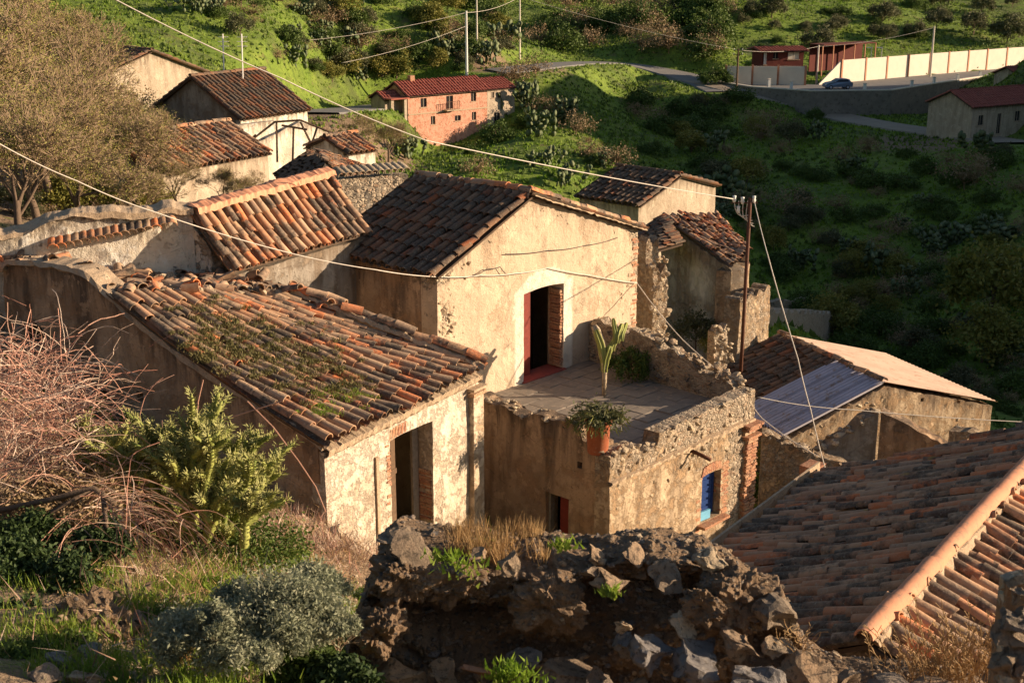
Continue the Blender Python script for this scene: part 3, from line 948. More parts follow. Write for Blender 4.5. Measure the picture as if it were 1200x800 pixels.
gme = fmesh('ground', np.stack([X, Y, Zt], -1), Fg, M['ground'], True, {'soil': soil})
prop(put('ground', gme), 'sunlit grassy valley hillside around the village', None, None, 'structure')

# roads
def road(name, k, mat, label, lift=.10):
    sm, width = ROADDEF[k]
    V, F = [], []
    for i, p in enumerate(sm):
        t = (sm[min(i + 1, len(sm) - 1)] - sm[max(i - 1, 0)]); t.z = 0; t.normalize()
        nrm = Vector((-t.y, t.x, 0))
        for kk, dz in ((-.58, -.6), (-.5, 0), (-.2, .03), (.2, .03), (.5, 0), (.58, -.6)):
            q = p + nrm * width * kk
            V.append((q.x, q.y, p.z + lift + dz))
    for i in range(len(sm) - 1):
        a, b = i * 6, (i + 1) * 6
        for c in range(5): F.append((a + c, a + c + 1, b + c + 1, b + c))
    return prop(mesh_at(name, V, F, mat), label, None, None, 'structure')
road('road', 0, M['dirt'], 'pale dirt road crossing the shaded valley slope', .14)
road('upper_road', 1, M['asphalt'], 'asphalt road bending round behind the pink house')
road('lane', 2, M['asphalt'], 'grey lane behind the tiled houses')

# ================================================================== main gabled house
LE, RE, AP = Vector((-1.57,26.99,3.06)), Vector((3.12,32.11,3.0)), Vector((.38,29.12,4.38))
U, Vd = 42.5, -47.5
u, v, nn = dr(U), dr(Vd), dr(U + 90)
WL = (RE - LE).xy.length
SA = (AP - LE).xy.length
def gable(s):
    return 2.98 + (4.30 - 2.98) * (s / SA if s < SA else (WL - s) / (WL - SA))
mh = thing('gabled_house', 'ochre plastered house with an arched red doorway opening on the terrace', 'house', LE - Vector((0, 0, 4)))
def bare_main(s, z):
    b = .0 + .34 * np.exp(-((s - .2) / .4) ** 2) + .45 * np.exp(-((WL - s - .1) / .35) ** 2)
    tp = np.array([gable(q) for q in np.ravel(s)]).reshape(np.shape(s)) - z
    b = b + .36 * np.exp(-(tp / .28) ** 2)
    b = b + .32 * np.exp(-(((s - 5.4) / .5) ** 2 + ((z - 2.2) / .35) ** 2)) + .3 * np.exp(-(((s - 4.5) / .2) ** 2 + ((z - 1.6) / .8) ** 2)) + .2 * np.exp(-(((s - .7) / .6) ** 2 + ((z - 2.1) / .35) ** 2))
    return b
def wash_main(s, z):
    c = (2.71 + 4.13) / 2
    inside = (np.abs(s - c) < .71 + .32) & (z < 2.2)
    arch = (((s - c) / 1.05) ** 2 + ((z - 1.75) / .85) ** 2 < 1)
    return np.where(inside | arch, 1.0, 0) + .12
wall('front_wall', LE, U, WL, -3.2, gable, M['house'], mh, [(2.71, 4.13, .02, 2.17, .05)], .5, .07, .02, bare_main, wash_main, .05)
D_ = 3.5
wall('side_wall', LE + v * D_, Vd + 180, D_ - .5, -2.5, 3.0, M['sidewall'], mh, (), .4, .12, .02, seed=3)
wall('side_wall', RE + v * .5, Vd, D_ - .5, -4, 2.95, M['house'], mh, (), .4, .15, .02, seed=4)
bk = RE + v * D_
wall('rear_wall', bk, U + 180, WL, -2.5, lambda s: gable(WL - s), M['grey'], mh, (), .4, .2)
O = nn * .12
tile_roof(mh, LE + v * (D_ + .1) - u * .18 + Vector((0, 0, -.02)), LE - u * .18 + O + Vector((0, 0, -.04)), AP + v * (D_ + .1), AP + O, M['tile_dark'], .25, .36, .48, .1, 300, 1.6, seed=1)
tile_roof(mh, RE + u * .15 + O + Vector((0, 0, -.03)), RE + v * (D_ + .1) + u * .15, AP + O + Vector((0, 0, .01)), AP + v * (D_ + .1), M['tile'], .25, .36, .48, .1, 300, 1.4, seed=2)
ridge_caps(mh, AP + O + Vector((0, 0, .02)), AP + v * (D_ + .1) + Vector((0, 0, .02)), M['tile'], .115, .42, seed=3, raggedness=2)
# verge row of tiles along the right gable slope, and mortar bed on the left one
ridge_caps(mh, RE + nn * .06 + u * .1, AP + nn * .06 + Vector((0, 0, .03)), M['tile'], .1, .4, seed=5, raggedness=2, name='verge_tile')
# doorway: reveals, leaves, step
def onw(P0, a, s, z, out=0):
    return Vector((P0[0], P0[1], 0)) + dr(a) * s + dr(a + 90) * out + Vector((0, 0, z))
boxobj('door_step', onw(LE, U, 3.42, -.06, -.2), 1.5, .55, .11, U, M['sill'], mh)
ld = boxobj('door_leaf', onw(LE, U, 3.0, .05, -.3), .44, .05, 1.98, U + 8, M['red'], mh)
boxobj('door_panel', onw(LE, U, 3.0, .25, -.27), .28, .03, .7, U + 8, M['red'], ld)
boxobj('door_panel', onw(LE, U, 3.0, 1.1, -.27), .28, .03, .7, U + 8, M['red'], ld)
boxobj('door_frame', onw(LE, U, 2.745, .03, -.3), .06, .1, 2.0, U, M['red'], mh)
boxobj('door_frame', onw(LE, U, 3.3, .05, -.4), .05, .05, 1.98, U, M['greywood'], mh)
# exposed brick down the right reveal of the doorway and quoins at the right corner
def bricks(parent, P0, a, s, z0, z1, out, lw=.2, hgt=.055, dep=.12, gap=.018, alt=.05, rr=random.Random(3), name='brick', mat=None, prob=1):
    k = 0
    z = z0
    V0, F0 = box((0, 0, 0), lw, dep, hgt, 90)
    mes = []
    for i in range(3):
        Vb = np.array([tuple(q) for q in V0]) + np.random.RandomState(i).normal(size=(8, 3)) * .006
        mes.append(pmesh('brick', Vb, F0, mat or M['brick']))
    while z < z1:
        if rr.random() > prob:
            z += hgt + gap; k += 1; continue
        sh = alt if k % 2 else -alt
        p = onw(P0, a, s + sh + rr.gauss(0, .01), z, out + rr.gauss(0, .008))
        put(name, mes[k % 3], parent, Matrix.Translation(p) @ Matrix.Rotation(-R(a - 90) + rr.gauss(0, .03), 4, 'Z'))
        z += hgt + gap; k += 1
bricks(mh, LE, U, 4.08, .1, 1.95, -.2, .09, .06, .34, .012, .0)
bricks(mh, LE, U, WL - .11, .2, 2.85, -.07, .2, .06, .16, .014, .03, random.Random(9), prob=.55)
rr_ = random.Random(11)
for _ in range(150):
    if rr_.random() < .5: s_, z_ = abs(rr_.gauss(.2, .25)) + .08, rr_.uniform(.2, 2.9)
    elif rr_.random() < .6: s_ = rr_.uniform(.3, WL - .3); z_ = gable(s_) - abs(rr_.gauss(.12, .08)) - .05
    else: s_, z_ = WL - abs(rr_.gauss(.3, .2)) - .15, rr_.uniform(.1, 2.6)
    q_ = rr_.uniform(.05, .11); stone(mh, onw(LE, U, s_, z_, -.02 - q_ * .5), q_, 'pale', rr_)
# torn plaster holes (dark putlog recesses) as real pits
for s_, z_, w_ in ((5.62, 1.95, .16), (4.75, 1.9, .1), (6.25, 1.05, .14), (2.05, 2.1, .1)):
    pass

# ================================================================== terrace building
FC = Vector((1.89, 23.6, 0))
FL = (PL(887, 456, FC, U) - FC).xy.length
tb = thing('terrace_building', 'low crumbling building with a paved roof terrace and brick corner pilaster', 'building', FC - Vector((0, 0, 3.5)))
def top_front(s):
    base = .30 + .02 * math.sin(s * 3)
    if s > 1.55: base = .36 + (s - 1.55) * .012
    if .9 < s <= 1.55: base = .12
    return base
WIN = (3.15, 3.85, -2.12, -1.05, .03)
def bare_tf(s, z):
    b = .30 + 0 * s
    b = b + np.where(z > -.25, .22, 0) + .3 * np.exp(-((s - 3.0) / .8) ** 2) * np.where(z > -.9, 1, 0)
    b = b + .5 * np.clip((s - 3.9) * 1.5, 0, 1) - .22 * np.exp(-(((s - 2.4) / 1.2) ** 2 + ((z + 1.2) / .8) ** 2))
    b = b - .25 * np.exp(-(((s - 2.3) / .8) ** 2 + ((z + 2.2) / .5) ** 2))
    return b
wall('front_wall', FC, U, FL, -3.6, top_front, M['terrace'], tb, [WIN, (2.62, 2.72, -.78, -.68), (2.35, 2.5, -2.3, -2.1)], .38, .055, .02, bare_tf, None, .06, seed=5)
BLf = (LE - FC).xy.length
side_top = lambda s: .58 + .1 * math.exp(-((s - 1.6) / .7) ** 2) + .10 * math.sin(s * 2.1 + .4) + .06 * math.sin(s * 7.3) - (.18 if s > BLf - .9 else 0) - (.35 * max(0, (1.4 - s)) if s < 1.4 else 0)
bdoor = (BLf - 1.80, BLf - 1.18, -3.4, -.95, .0)
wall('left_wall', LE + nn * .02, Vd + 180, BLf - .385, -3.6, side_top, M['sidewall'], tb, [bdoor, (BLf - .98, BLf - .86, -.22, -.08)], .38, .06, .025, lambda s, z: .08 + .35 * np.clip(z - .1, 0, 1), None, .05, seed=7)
# right parapet, slanting back to the house
PR0 = FC + u * FL
PR1 = Vector((2.05, 31.05, 0))
aR = math.degrees(math.atan2(PR1.x - PR0.x, PR1.y - PR0.y))
LR = (PR1 - PR0).xy.length
wall('parapet', PR0 + dr(aR) * .36, aR, LR - .36, -3.6, lambda s: .42 + .60 * min(1, s / 2.6) + .07 * math.sin(s * 5) + .05 * math.sin(s * 11), M['terrace'], tb, (), .36, .07, .03, lambda s, z: .6 + 0 * s, None, .07, seed=8)
# inner face roughness is the same wall; terrace floor with paving tiles
fz = .02
inner = [FC + v * .3 + u * .3, FC + u * (FL - .3) + v * .3, PR1 - u * .35 , LE + u * .3 + nn * .06]
mesh_at('terrace_slab', [Vector((p.x, p.y, fz - .05)) for p in inner] + [Vector((p.x, p.y, fz - .3)) for p in inner], [(0, 1, 2, 3), (7, 6, 5, 4), (0, 4, 5, 1), (1, 5, 6, 2), (2, 6, 7, 3), (3, 7, 4, 0)], M['mortar'], tb)
rr_ = random.Random(5)
pv = []
for i in range(3):
    V_, F_ = box((0, 0, 0), .37, .37, .045, 0)
    V_ = [Vector(q) + Vector((rr_.gauss(0, .006), rr_.gauss(0, .006), rr_.gauss(0, .004))) for q in V_]
    pv.append(pmesh('paving_tile', V_, F_, M['paver']))
ipoly = [(p.x, p.y) for p in inner]
for i in range(0, 20):
    for j in range(0, 16):
        p = FC + u * (.5 + i * .385) + v * (.5 + j * .385)
        if p.x and inpoly(np.array([p.x]), np.array([p.y]), ipoly)[0]:
            put('paving_tile', rr_.choice(pv), tb, Matrix.Translation(Vector((p.x, p.y, fz - .045 + rr_.gauss(0, .006)))) @ Matrix.Rotation(-R(U) + rr_.gauss(0, .015), 4, 'Z') @ Matrix.Rotation(rr_.gauss(0, .012), 4, 'X'))
# cornice, pilaster, sill, spout, shutters
for s0_, s1_, z_, o_, h_ in ((-.02, FL - .55, -.30, .035, .05), (-.02, FL - .5, -.255, .07, .045)):
    V_, F_ = [], []
    m = 50
    for i in range(m + 1):
        s_ = s0_ + (s1_ - s0_) * i / m
        j_ = .014 * math.sin(i * 2.3) + rr_.gauss(0, .008) - (.05 if rr_.random() < .12 else 0)
        for (oo, zz) in ((-.05, 0), (o_ + j_, 0), (o_ + j_, h_), (-.05, h_ + .01)):
            V_.append(onw(FC, U, s_, z_ + zz, oo))
    for i in range(m):
        for k in range(4): F_.append((i * 4 + k, i * 4 + (k + 1) % 4, (i + 1) * 4 + (k + 1) % 4, (i + 1) * 4 + k))
    mesh_at('cornice', V_, F_, M['mortar'], tb)
pil = boxobj('pilaster', onw(FC, U, FL - .22, -3.5, -.02), .40, .1, 3.25, U, M['mortar'], tb)
for z_, w_, o_ in ((-.36, .56, .16), (-.45, .50, .12), (-.62, .52, .13)):
    boxobj('capital', onw(FC, U, FL - .22, z_, .04), w_, o_ * 2, .06, U, M['brick'], pil)
bricks(tb, FC, U, FL - .32, -3.4, -.66, .045, .19, .06, .12, .012, .012, random.Random(1))
bricks(tb, FC, U, FL - .12, -3.4, -.66, .045, .19, .06, .12, .012, .012, random.Random(2))
bricks(tb, FC, U, 3.99, -2.2, -1.0, -.085, .22, .058, .2, .012, .03, random.Random(3))
bricks(tb, FC, U, 3.05, -2.3, -1.0, -.13, .16, .058, .24, .012, .02, random.Random(4), prob=.6)
boxobj('window_sill', onw(FC, U, 3.5, -2.19, -.02), .95, .44, .06, U, M['brick'], tb)
sh = boxobj('shutter', onw(FC, U, 3.60, -2.1, -.24), .34, .04, .98, U + 16, M['blue'], tb)
for k in range(6): boxobj('slat', onw(FC, U, 3.60, -2.03 + k * .155, -.24) + dr(U + 106) * .025, .26, .03, .1, U + 16, M['blue'], sh)
boxobj('window_frame', onw(FC, U, 3.79, -2.1, -.2), .06, .08, 1.0, U, M['blue'], tb)
boxobj('window_pane', onw(FC, U, 3.32, -2.1, -.32), .5, .01, .98, U, M['glass'], tb)
boxobj('board', onw(FC, U, 3.36, -2.11, -.06), .34, .05, .2, U + 6, M['ltblue'], tb)
sp_s, sp_z = sz(812, 528, FC, U)
V_, F_ = tube([onw(FC, U, sp_s, sp_z, -.1), onw(FC, U, sp_s + .02, sp_z - .05, .2), onw(FC, U, sp_s + .04, sp_z - .1, .42)], .042, 8)
mesh_at('spout', V_, F_, M['rust'], tb, True)
# brick arch over window
Vb, Fb = box((0, 0, 0), .06, .14, .2, 90)
meb = pmesh('brick', Vb, Fb, M['brick'])
for k in range(11):
    t_ = (k - 5) / 5
    p = onw(FC, U, 3.5 + t_ * .36, -1.03 - .03 * t_ * t_, -.06)
    put('brick', meb, tb, Matrix.Translation(p) @ Matrix.Rotation(-R(U - 90), 4, 'Z') @ Matrix.Rotation(-t_ * .35, 4, 'Y'))
# rear doors of the lower floor: red-brown leaf, half open
dp = LE + nn * .02
boxobj('door_leaf', onw(dp, Vd + 180, BLf - 1.36, -3.3, -.18), .36, .05, 2.32, Vd + 180, M['red'], tb)
boxobj('door_frame', onw(dp, Vd + 180, BLf - 1.77, -3.3, -.15), .05, .12, 2.34, Vd + 180, M['greywood'], tb)
# capstones and loose rubble on wall heads
def caprow(parent, P0, a, L0, L1, topf, off, n, lo=.05, hi=.13, key='pale', seed=0, zoff=0, names='stone'):
    rr = random.Random(seed)
    for i in range(n):
        s_ = rr.uniform(L0, L1)
        stone(parent, onw(P0, a, s_, topf(s_) + zoff + rr.uniform(-.03, .02), rr.uniform(-off, .02)), rr.uniform(lo, hi), key, rr, names, .7)
caprow(tb, FC, U, 0, 1.5, top_front, .34, 26, .05, .13, 'pale', 1)
caprow(tb, FC, U, 1.55, FL, top_front, .34, 22, .03, .075, 'pale', 2)
caprow(tb, dp, Vd + 180, 0, BLf - .4, side_top, .34, 60, .04, .11, 'pale', 3)
caprow(tb, PR0, aR, .3, LR, lambda s: .42 + .60 * min(1, s / 2.6), .34, 60, .05, .14, 'pale', 4)
rr_ = random.Random(21)
for _ in range(60):
    s_ = rr_.uniform(.1, FL - .7); z_ = rr_.uniform(-.2, .25) if rr_.random() < .6 else rr_.uniform(-.9, -.3)
    q_ = rr_.uniform(.06, .14); stone(tb, onw(FC, U, s_, z_, -.02 - q_ * .5), q_, 'pale', rr_)
for _ in range(60):
    s_ = rr_.uniform(.5, LR - .3); stone(tb, onw(PR0, aR, s_, rr_.uniform(.1, .9), -.33), rr_.uniform(.06, .12), 'stone', rr_)

# ================================================================== near house with the mossy roof
E0 = Vector((-3.05, 20.13, 1.87)); NA = 33
nu, nv, n2 = dr(NA), dr(NA - 90), dr(NA + 90)
NL = 4.42
nh = thing('mossy_roof_house', 'cream house with a sagging mossy tile roof and tall narrow doorway', 'house', E0 - Vector((0, 0, 3)))
ds0 = sz(459, 600, E0, NA)[0]; ds1 = sz(508, 600, E0, NA)[0]; dzt = sz(490, 499, E0, NA)[1]
def bare_near(s, z):
    return .06 + .3 * np.exp(-((s - ds0 + .1) / .15) ** 2) * (z < .4) + .45 * np.exp(-(((s - ds1 - .2) / .3) ** 2 + ((z + .6) / .5) ** 2)) + .3 * np.exp(-(((s - ds1 - .5) / .14) ** 2 + ((z - .45) / .14) ** 2)) + .4 * np.exp(-(((s - 1.35) / .2) ** 2 + ((z + .55) / .25) ** 2))
wall('front_wall', E0, NA, NL, -2.6, lambda s: 1.74 + .1 * s / NL, M['near'], nh, [(ds0, ds1, -2.4, dzt, .03)], .5, .055, .018, bare_near, lambda s, z: .35 + .3 * (z > 1.0), .04, seed=9)
LW = sz(-60, 300, E0, NA - 90)[0]
tp = sorted([(sz(px, py, E0, NA - 90)[0], sz(px, py, E0, NA - 90)[1]) for px, py in ((-60,298),(0,306),(60,309),(100,320),(130,348),(160,377),(200,408),(240,436),(290,465),(340,496),(378,521))])
def sidetop(s):
    return float(np.interp(LW - s, [q[0] for q in tp], [q[1] for q in tp])) - .05
wins = []
s0_, zz_ = sz(52, 404, E0, NA - 90); s1_, z1_ = sz(24, 374, E0, NA - 90)
wins.append((LW - s1_, LW - s0_, zz_, z1_, .12))
for (px, py) in ((122,463),(163,465),(256,480),(371,572)):
    a_, b_ = sz(px, py, E0, NA - 90); wins.append((LW - a_ - .09, LW - a_ + .09, b_ - .1, b_ + .1))
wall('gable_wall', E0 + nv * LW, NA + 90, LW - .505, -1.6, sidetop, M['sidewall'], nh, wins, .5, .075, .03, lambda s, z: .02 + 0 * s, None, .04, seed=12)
boxobj('window_frame', onw(E0, NA - 90, (s0_ + s1_) / 2, zz_, -.3), .05, .05, z1_ - zz_, NA, M['greywood'], nh)
TLc, TRc = Vector((-7.13, 22.78, 3.72)), PZ(338, 347, 3.2)
RB = E0 + nu * NL
wall('rear_side_wall', RB + nv * .51, NA - 90, 5.0, -2.6, lambda s: 1.8 + .22 * s, M['tan'], nh, (), .4, .15)
wall('rear_wall', E0 + nv * 5.2 + nu * NL, NA + 180, NL - .5, -1, 2.9, M['tan'], nh, (), .3, .2)
sagf = lambda a, b: -.13 * math.sin(math.pi * b) * (1 - .5 * a) + .03 * math.sin(a * 9 + b * 4)
S_near = tile_roof(nh, E0 + n2 * .10 - nu * .06 + Vector((0, 0, .02)), E0 + nu * (NL + .16) + n2 * .10 + Vector((0, 0, .12)), TLc, TRc, M['tile'], .262, .40, .52, .094, 300, 2.1, sagf, seed=4)
# broken verge on the right of that roof: a row of ridge tiles in mortar
ridge_caps(nh, E0 + nu * (NL + .1) + n2 * .12 + Vector((0, 0, .2)), TRc + nu * .15 + Vector((0, 0, .12)), M['tile'], .12, .42, seed=8, raggedness=3, name='verge_tile')
# gable edge flashing of pale mortar
VV, FF = [], []
m = 60
for i in range(m + 1):
    s_ = (LW - .0) * i / m
    z_ = sidetop(s_)
    base = onw(E0 + nv * LW, NA + 90, s_, z_)
    for (oo, zz) in ((-.5, .02), (-.45, .09), (.0, .08), (.05, .0), (0, -.03)):
        VV.append(base + dr(NA + 180) * (oo + rnd.gauss(0, .012)) + Vector((0, 0, zz + rnd.gauss(0, .014))))
for i in range(m):
    for k in range(4): FF.append((i * 5 + k, i * 5 + k + 1, i * 5 + k + 6, i * 5 + k + 5))
mesh_at('verge_mortar', VV, FF, M['mortar'], nh)
# pilasters, lintel, brick reveals, door leaf
PLs = sz(556, 600, E0, NA)[0]
pl = boxobj('pilaster', onw(E0, NA, NL - .16, -2.5, .02), .34, .2, 4.05, NA, M['near'], nh)
boxobj('capital', onw(E0, NA, NL - .16, 1.55, .03), .42, .26, .07, NA, M['brick'], pl)
boxobj('capital', onw(E0, NA, NL - .16, 1.66, .03), .46, .3, .05, NA, M['mortar'], pl)
cs = sz(441, 560, E0, NA)[0]
boxobj('pilaster', onw(E0, NA, cs, -2.5, .01), .07, .06, 3.75, NA, M['mortar'], nh)
bricks(nh, E0, NA, ds0 - .05, -2.3, dzt - .1, -.06, .1, .055, .14, .012, .01, random.Random(5), prob=.8)
bricks(nh, E0, NA, ds1 + .02, -2.3, dzt - 1.0, -.22, .06, .055, .4, .012, .0, random.Random(6))
for k in range(15):
    t_ = (k - 7) / 7
    put('brick', meb, nh, Matrix.Translation(onw(E0, NA, (ds0 + ds1) / 2 + t_ * (ds1 - ds0) * .5, dzt + .01 - .03 * t_ * t_, -.066)) @ Matrix.Rotation(-R(NA - 90), 4, 'Z') @ Matrix.Rotation(-t_ * .3, 4, 'Y'))
for k_ in range(4): boxobj('plank', onw(E0, NA, ds0 + .09 + k_ * .135, -2.4, -.36 + .006 * (k_ % 2)), .128, .04, dzt + 2.3 - .03 * (k_ % 3), NA, M['wood' if k_ % 2 else 'greywood'], nh)
boxobj('crossbar', onw(E0, NA, ds0 + .3, -.6, -.335), .56, .03, .1, NA, M['wood'], nh)
boxobj('crossbar', onw(E0, NA, ds0 + .3, .55, -.335), .56, .03, .1, NA, M['wood'], nh)
boxobj('door_leaf', onw(E0, NA, ds1 - .10, -2.4, -.34), .14, .06, dzt + 2.35, NA + 10, M['greywood'], nh)
# eaves course of little tiles in mortar
VV, FF = [], []
for i in range(81):
    s_ = NL * i / 80
    for oo, zz in ((.0, -.16), (.08, -.1), (.1, .0), (-.1, .04)):
        VV.append(onw(E0, NA, s_, 1.80 + .1 * s_ / NL + zz + rnd.gauss(0, .01), oo + rnd.gauss(0, .01)))
for i in range(80):
    for k in range(3): FF.append((i * 4 + k, i * 4 + k + 1, i * 4 + k + 5, i * 4 + k + 4))
mesh_at('eaves_mortar', VV, FF, M['mortar'], nh)
# moss and succulents growing on the roof
def clumps(name, pts, n, rad, size, mat, label, cat, seed=0, parent=None, elong=3.2, up=1.0, kind='stuff'):
    r = np.random.RandomState(seed)
    pts = np.array([tuple(p) for p in pts])
    ci = r.randint(0, len(pts), n)
    sc_ = r.uniform(.5, 1.4, len(pts))[ci]
    P = pts[ci] + r.normal(size=(n, 3)) * np.array([rad, rad, rad * .25]) * sc_[:, None]
    d = r.normal(size=(n, 3)) * .6; d[:, 2] = np.abs(d[:, 2]) + up; d /= np.linalg.norm(d, axis=1, keepdims=True)
    t = r.normal(size=(n, 3)); x = np.cross(d, t); x /= np.linalg.norm(x, axis=1, keepdims=True)
    s = size * r.uniform(.5, 1.4, (n, 1))
    V = np.stack([P - x * s * .5, P + x * s * .5, P + d * s * elong], 1).reshape(-1, 3)
    F = np.arange(n * 3).reshape(n, 3)
    o = mesh_at(name, V, F, mat, parent, False, {'rnd': np.repeat(np.clip(r.rand(n) * .5 + .5 * (ci % 7) / 7, 0, .99), 3)}, kind)
    if label: prop(o, label, cat)
    return o
def onroof(px, py, zoff=.1):
    # nearest patch point to a sight line
    best = None
    for i in range(41):
        for j in range(41):
            p = S_near(i / 40, j / 40)
            dpt = p.y * CP - (p.z - CAM_Z) * SP
            qx = 600 + FPX * p.x / dpt; qy = 400 - FPX * (p.y * SP + (p.z - CAM_Z) * CP) / dpt
            e = (qx - px) ** 2 + (qy - py) ** 2
            if best is None or e < best[0]: best = (e, p)
    return best[1] + Vector((0, 0, zoff))
GRIDN = [(S_near(i / 60, j / 60)) for i in range(61) for j in range(61)]
GA = np.array([tuple(p) for p in GRIDN])
dpt = GA[:, 1] * CP - (GA[:, 2] - CAM_Z) * SP
QX = 600 + FPX * GA[:, 0] / dpt; QY = 400 - FPX * (GA[:, 1] * SP + (GA[:, 2] - CAM_Z) * CP) / dpt
def onroof(px, py, zoff=.1):
    return GRIDN[int(np.argmin((QX - px) ** 2 + (QY - py) ** 2))] + Vector((0, 0, zoff))
rr_ = random.Random(31)
mp = []
for _ in range(170):
    t_ = rr_.random()
    px = 225 + t_ * 190 + rr_.gauss(0, 14); py = 385 + t_ * 72 + rr_.gauss(0, 20)
    mp.append(onroof(px, py, .12))
for _ in range(40): mp.append(onroof(rr_.gauss(250, 30), rr_.gauss(415, 14), .12))
clumps('roof_moss', mp, 15000, .07, .016, M['moss'], 'dry green moss and succulents on the sagging tile roof', 'moss', 1)
clumps('roof_grass', [onroof(rr_.gauss(405, 18), rr_.gauss(470, 6), .1) for _ in range(24)] + [onroof(rr_.gauss(375, 12), rr_.gauss(487, 5), .1) for _ in range(14)], 2000, .06, .012, M['grass'], 'bright green grass tufts at the eave of the mossy roof', 'grass', 2)

# ================================================================== middle-left roof house and the broken wall beside it
mb = PD(435, 273, 29.6)
ml = thing('low_tiled_house', 'small house with rows of striped terracotta tiles and a salmon mortar ridge', 'house', mb - Vector((0, 0, 3)))
MA = 30
e1 = mb; e0 = PL(272, 319, e1, MA)
r1 = PL(388, 206, e1 + dr(MA) * .1, MA - 90); r0_ = PL(226, 252, e0, MA - 90)
zr = (r1.z + r0_.z) / 2
tile_roof(ml, e0, e1, r0_, r1, M['tile'], .255, .42, .52, .09, 300, 1.6, lambda a, b: -.05 * math.sin(math.pi * b), seed=6)
Lm = (e1 - e0).xy.length
mw = e0 - dr(MA + 90) * .12
wall('front_wall', mw, MA, Lm + .3, -1, lambda s: e0.z - .12 + (e1.z - e0.z) * s / Lm, M['grey'], ml, (), .4, .1, .02, seed=14)
sl = (r0_ - e0).xy.length
wall('side_wall', mw + dr(MA - 90) * sl, MA + 90, sl - .41, -1, lambda s: r0_.z + (e0.z - r0_.z) * s / sl - .12, M['white'], ml, (), .4, .12, .03, lambda s, z: .5 + 0 * s, seed=15)
wall('rear_wall', r1 - Vector((0, 0, 0)), MA + 180, Lm, -1, r0_.z - .6, M['white'], ml, (), .4, .2, .02)
VV, FF = [], []
for i in range(61):
    p = r0_.lerp(r1, i / 60) + Vector((0, 0, .0))
    for oo, zz in ((.16, .02), (.12, .14), (-.1, .2), (-.3, .16), (-.36, -.2)):
        VV.append(p + dr(MA + 90) * (oo + rnd.gauss(0, .014)) + Vector((0, 0, zz + rnd.gauss(0, .014))))
for i in range(60):
    for k in range(4): FF.append((i * 5 + k, i * 5 + k + 1, i * 5 + k + 6, i * 5 + k + 5))
mesh_at('ridge_mortar', VV, FF, M['ridge'], ml)
# row of round tile ends beyond (380-480, 205-215)
bt = PD(396, 208, 33.5)
bw = thing('tiled_wall', 'stone wall capped with a row of pale round tile ends behind the dark roof', 'wall', bt - Vector((0, 0, 3)))
be = PL(478, 203, bt, 62)
wall('stone_face', bt, 62, (be - bt).xy.length, -1, bt.z - .05, M['grey'], bw, (), .4, .1, .03, lambda s, z: .6 + 0 * s, None, .05, seed=16)
Vt, Ft = tile_shape(.5, .13, .1, 8, .018)
me_ = fmesh('tile', Vt, Ft, M['palestone'], True, {'rnd': np.zeros(len(Vt))})
nrow = 11
for i in range(nrow):
    p = bt.lerp(be, (i + .5) / nrow); p.z = bt.z
    y = (dr(62 - 90) + Vector((0, 0, .25))).normalized(); x = dr(62); z = x.cross(y)
    if z.z < 0: z = -z
    put('tile', me_, bw, frame(p + dr(152) * .12 + Vector((0, 0, .02)), y.cross(z), y, z))

# broken wall to the left (white plaster remains)
rw = thing('broken_plaster_wall', 'jagged remains of a white plastered stone wall left of the striped roof', 'wall', r0_ - Vector((0, 0, 3)))
WA0 = r0_ + dr(MA) * .02
aB = 72
LB = sz(-70, 290, WA0, aB - 180)[0]
q0 = WA0 - dr(aB) * LB
zL = sz(0, 272, WA0, aB)[1]; zR = r0_.z + .12
def btop(s): return zL + (zR - zL) * s / LB + float(.16 * fbm(np.array([[s, 0, 0]]), .8, 4, 3)[0])
wall('wall_remains', q0, aB, LB - .02, 1.0, btop, M['white'], rw, (), .62, .075, .05, lambda s, z: .34 + .25 * (z < 2.9), None, .08, seed=18)
VV, FF = [], []
for i in range(301):
    s_ = LB * i / 300
    for q_, (oo, zz) in enumerate(((.08, -.05), (.06, .05), (-.2, .09), (-.5, .07), (-.68, -.08))):
        f_ = fbm(np.array([[s_, q_ * .4, 0]]), 1.6, 5, 12)[0]
        VV.append(onw(q0, aB, s_, btop(s_) + zz + .05 * f_, oo + .03 * f_))
for i in range(300):
    for k in range(4): FF.append((i * 5 + k, i * 5 + k + 1, i * 5 + k + 6, i * 5 + k + 5))
mesh_at('wall_cap', VV, FF, M['mortar'], rw)
# tile scraps laid in a row under the cap
Vt, Ft = tile_shape(.42, .11, .09, 7, .016)
me_t = fmesh('tile', Vt, Ft, M['tile'], True, {'rnd': np.zeros(len(Vt))})
rr_ = random.Random(8)
for i in range(16):
    px = 62 + i * 9.3; py = 291 - i * 1.75
    p, z_ = sz(px, py, q0 + dr(aB + 90) * .25, aB)
    o = onw(q0 + dr(aB + 90) * .3, aB, p, z_)
    y = (dr(aB - 90) + Vector((0, 0, .3))).normalized(); x = dr(aB); z = y.cross(x)
    if z.z < 0: z = -z
    put('tile', me_t, rw, frame(o, y.cross(z), y, z) @ Matrix.Rotation(rr_.gauss(0, .08), 4, 'Y'))
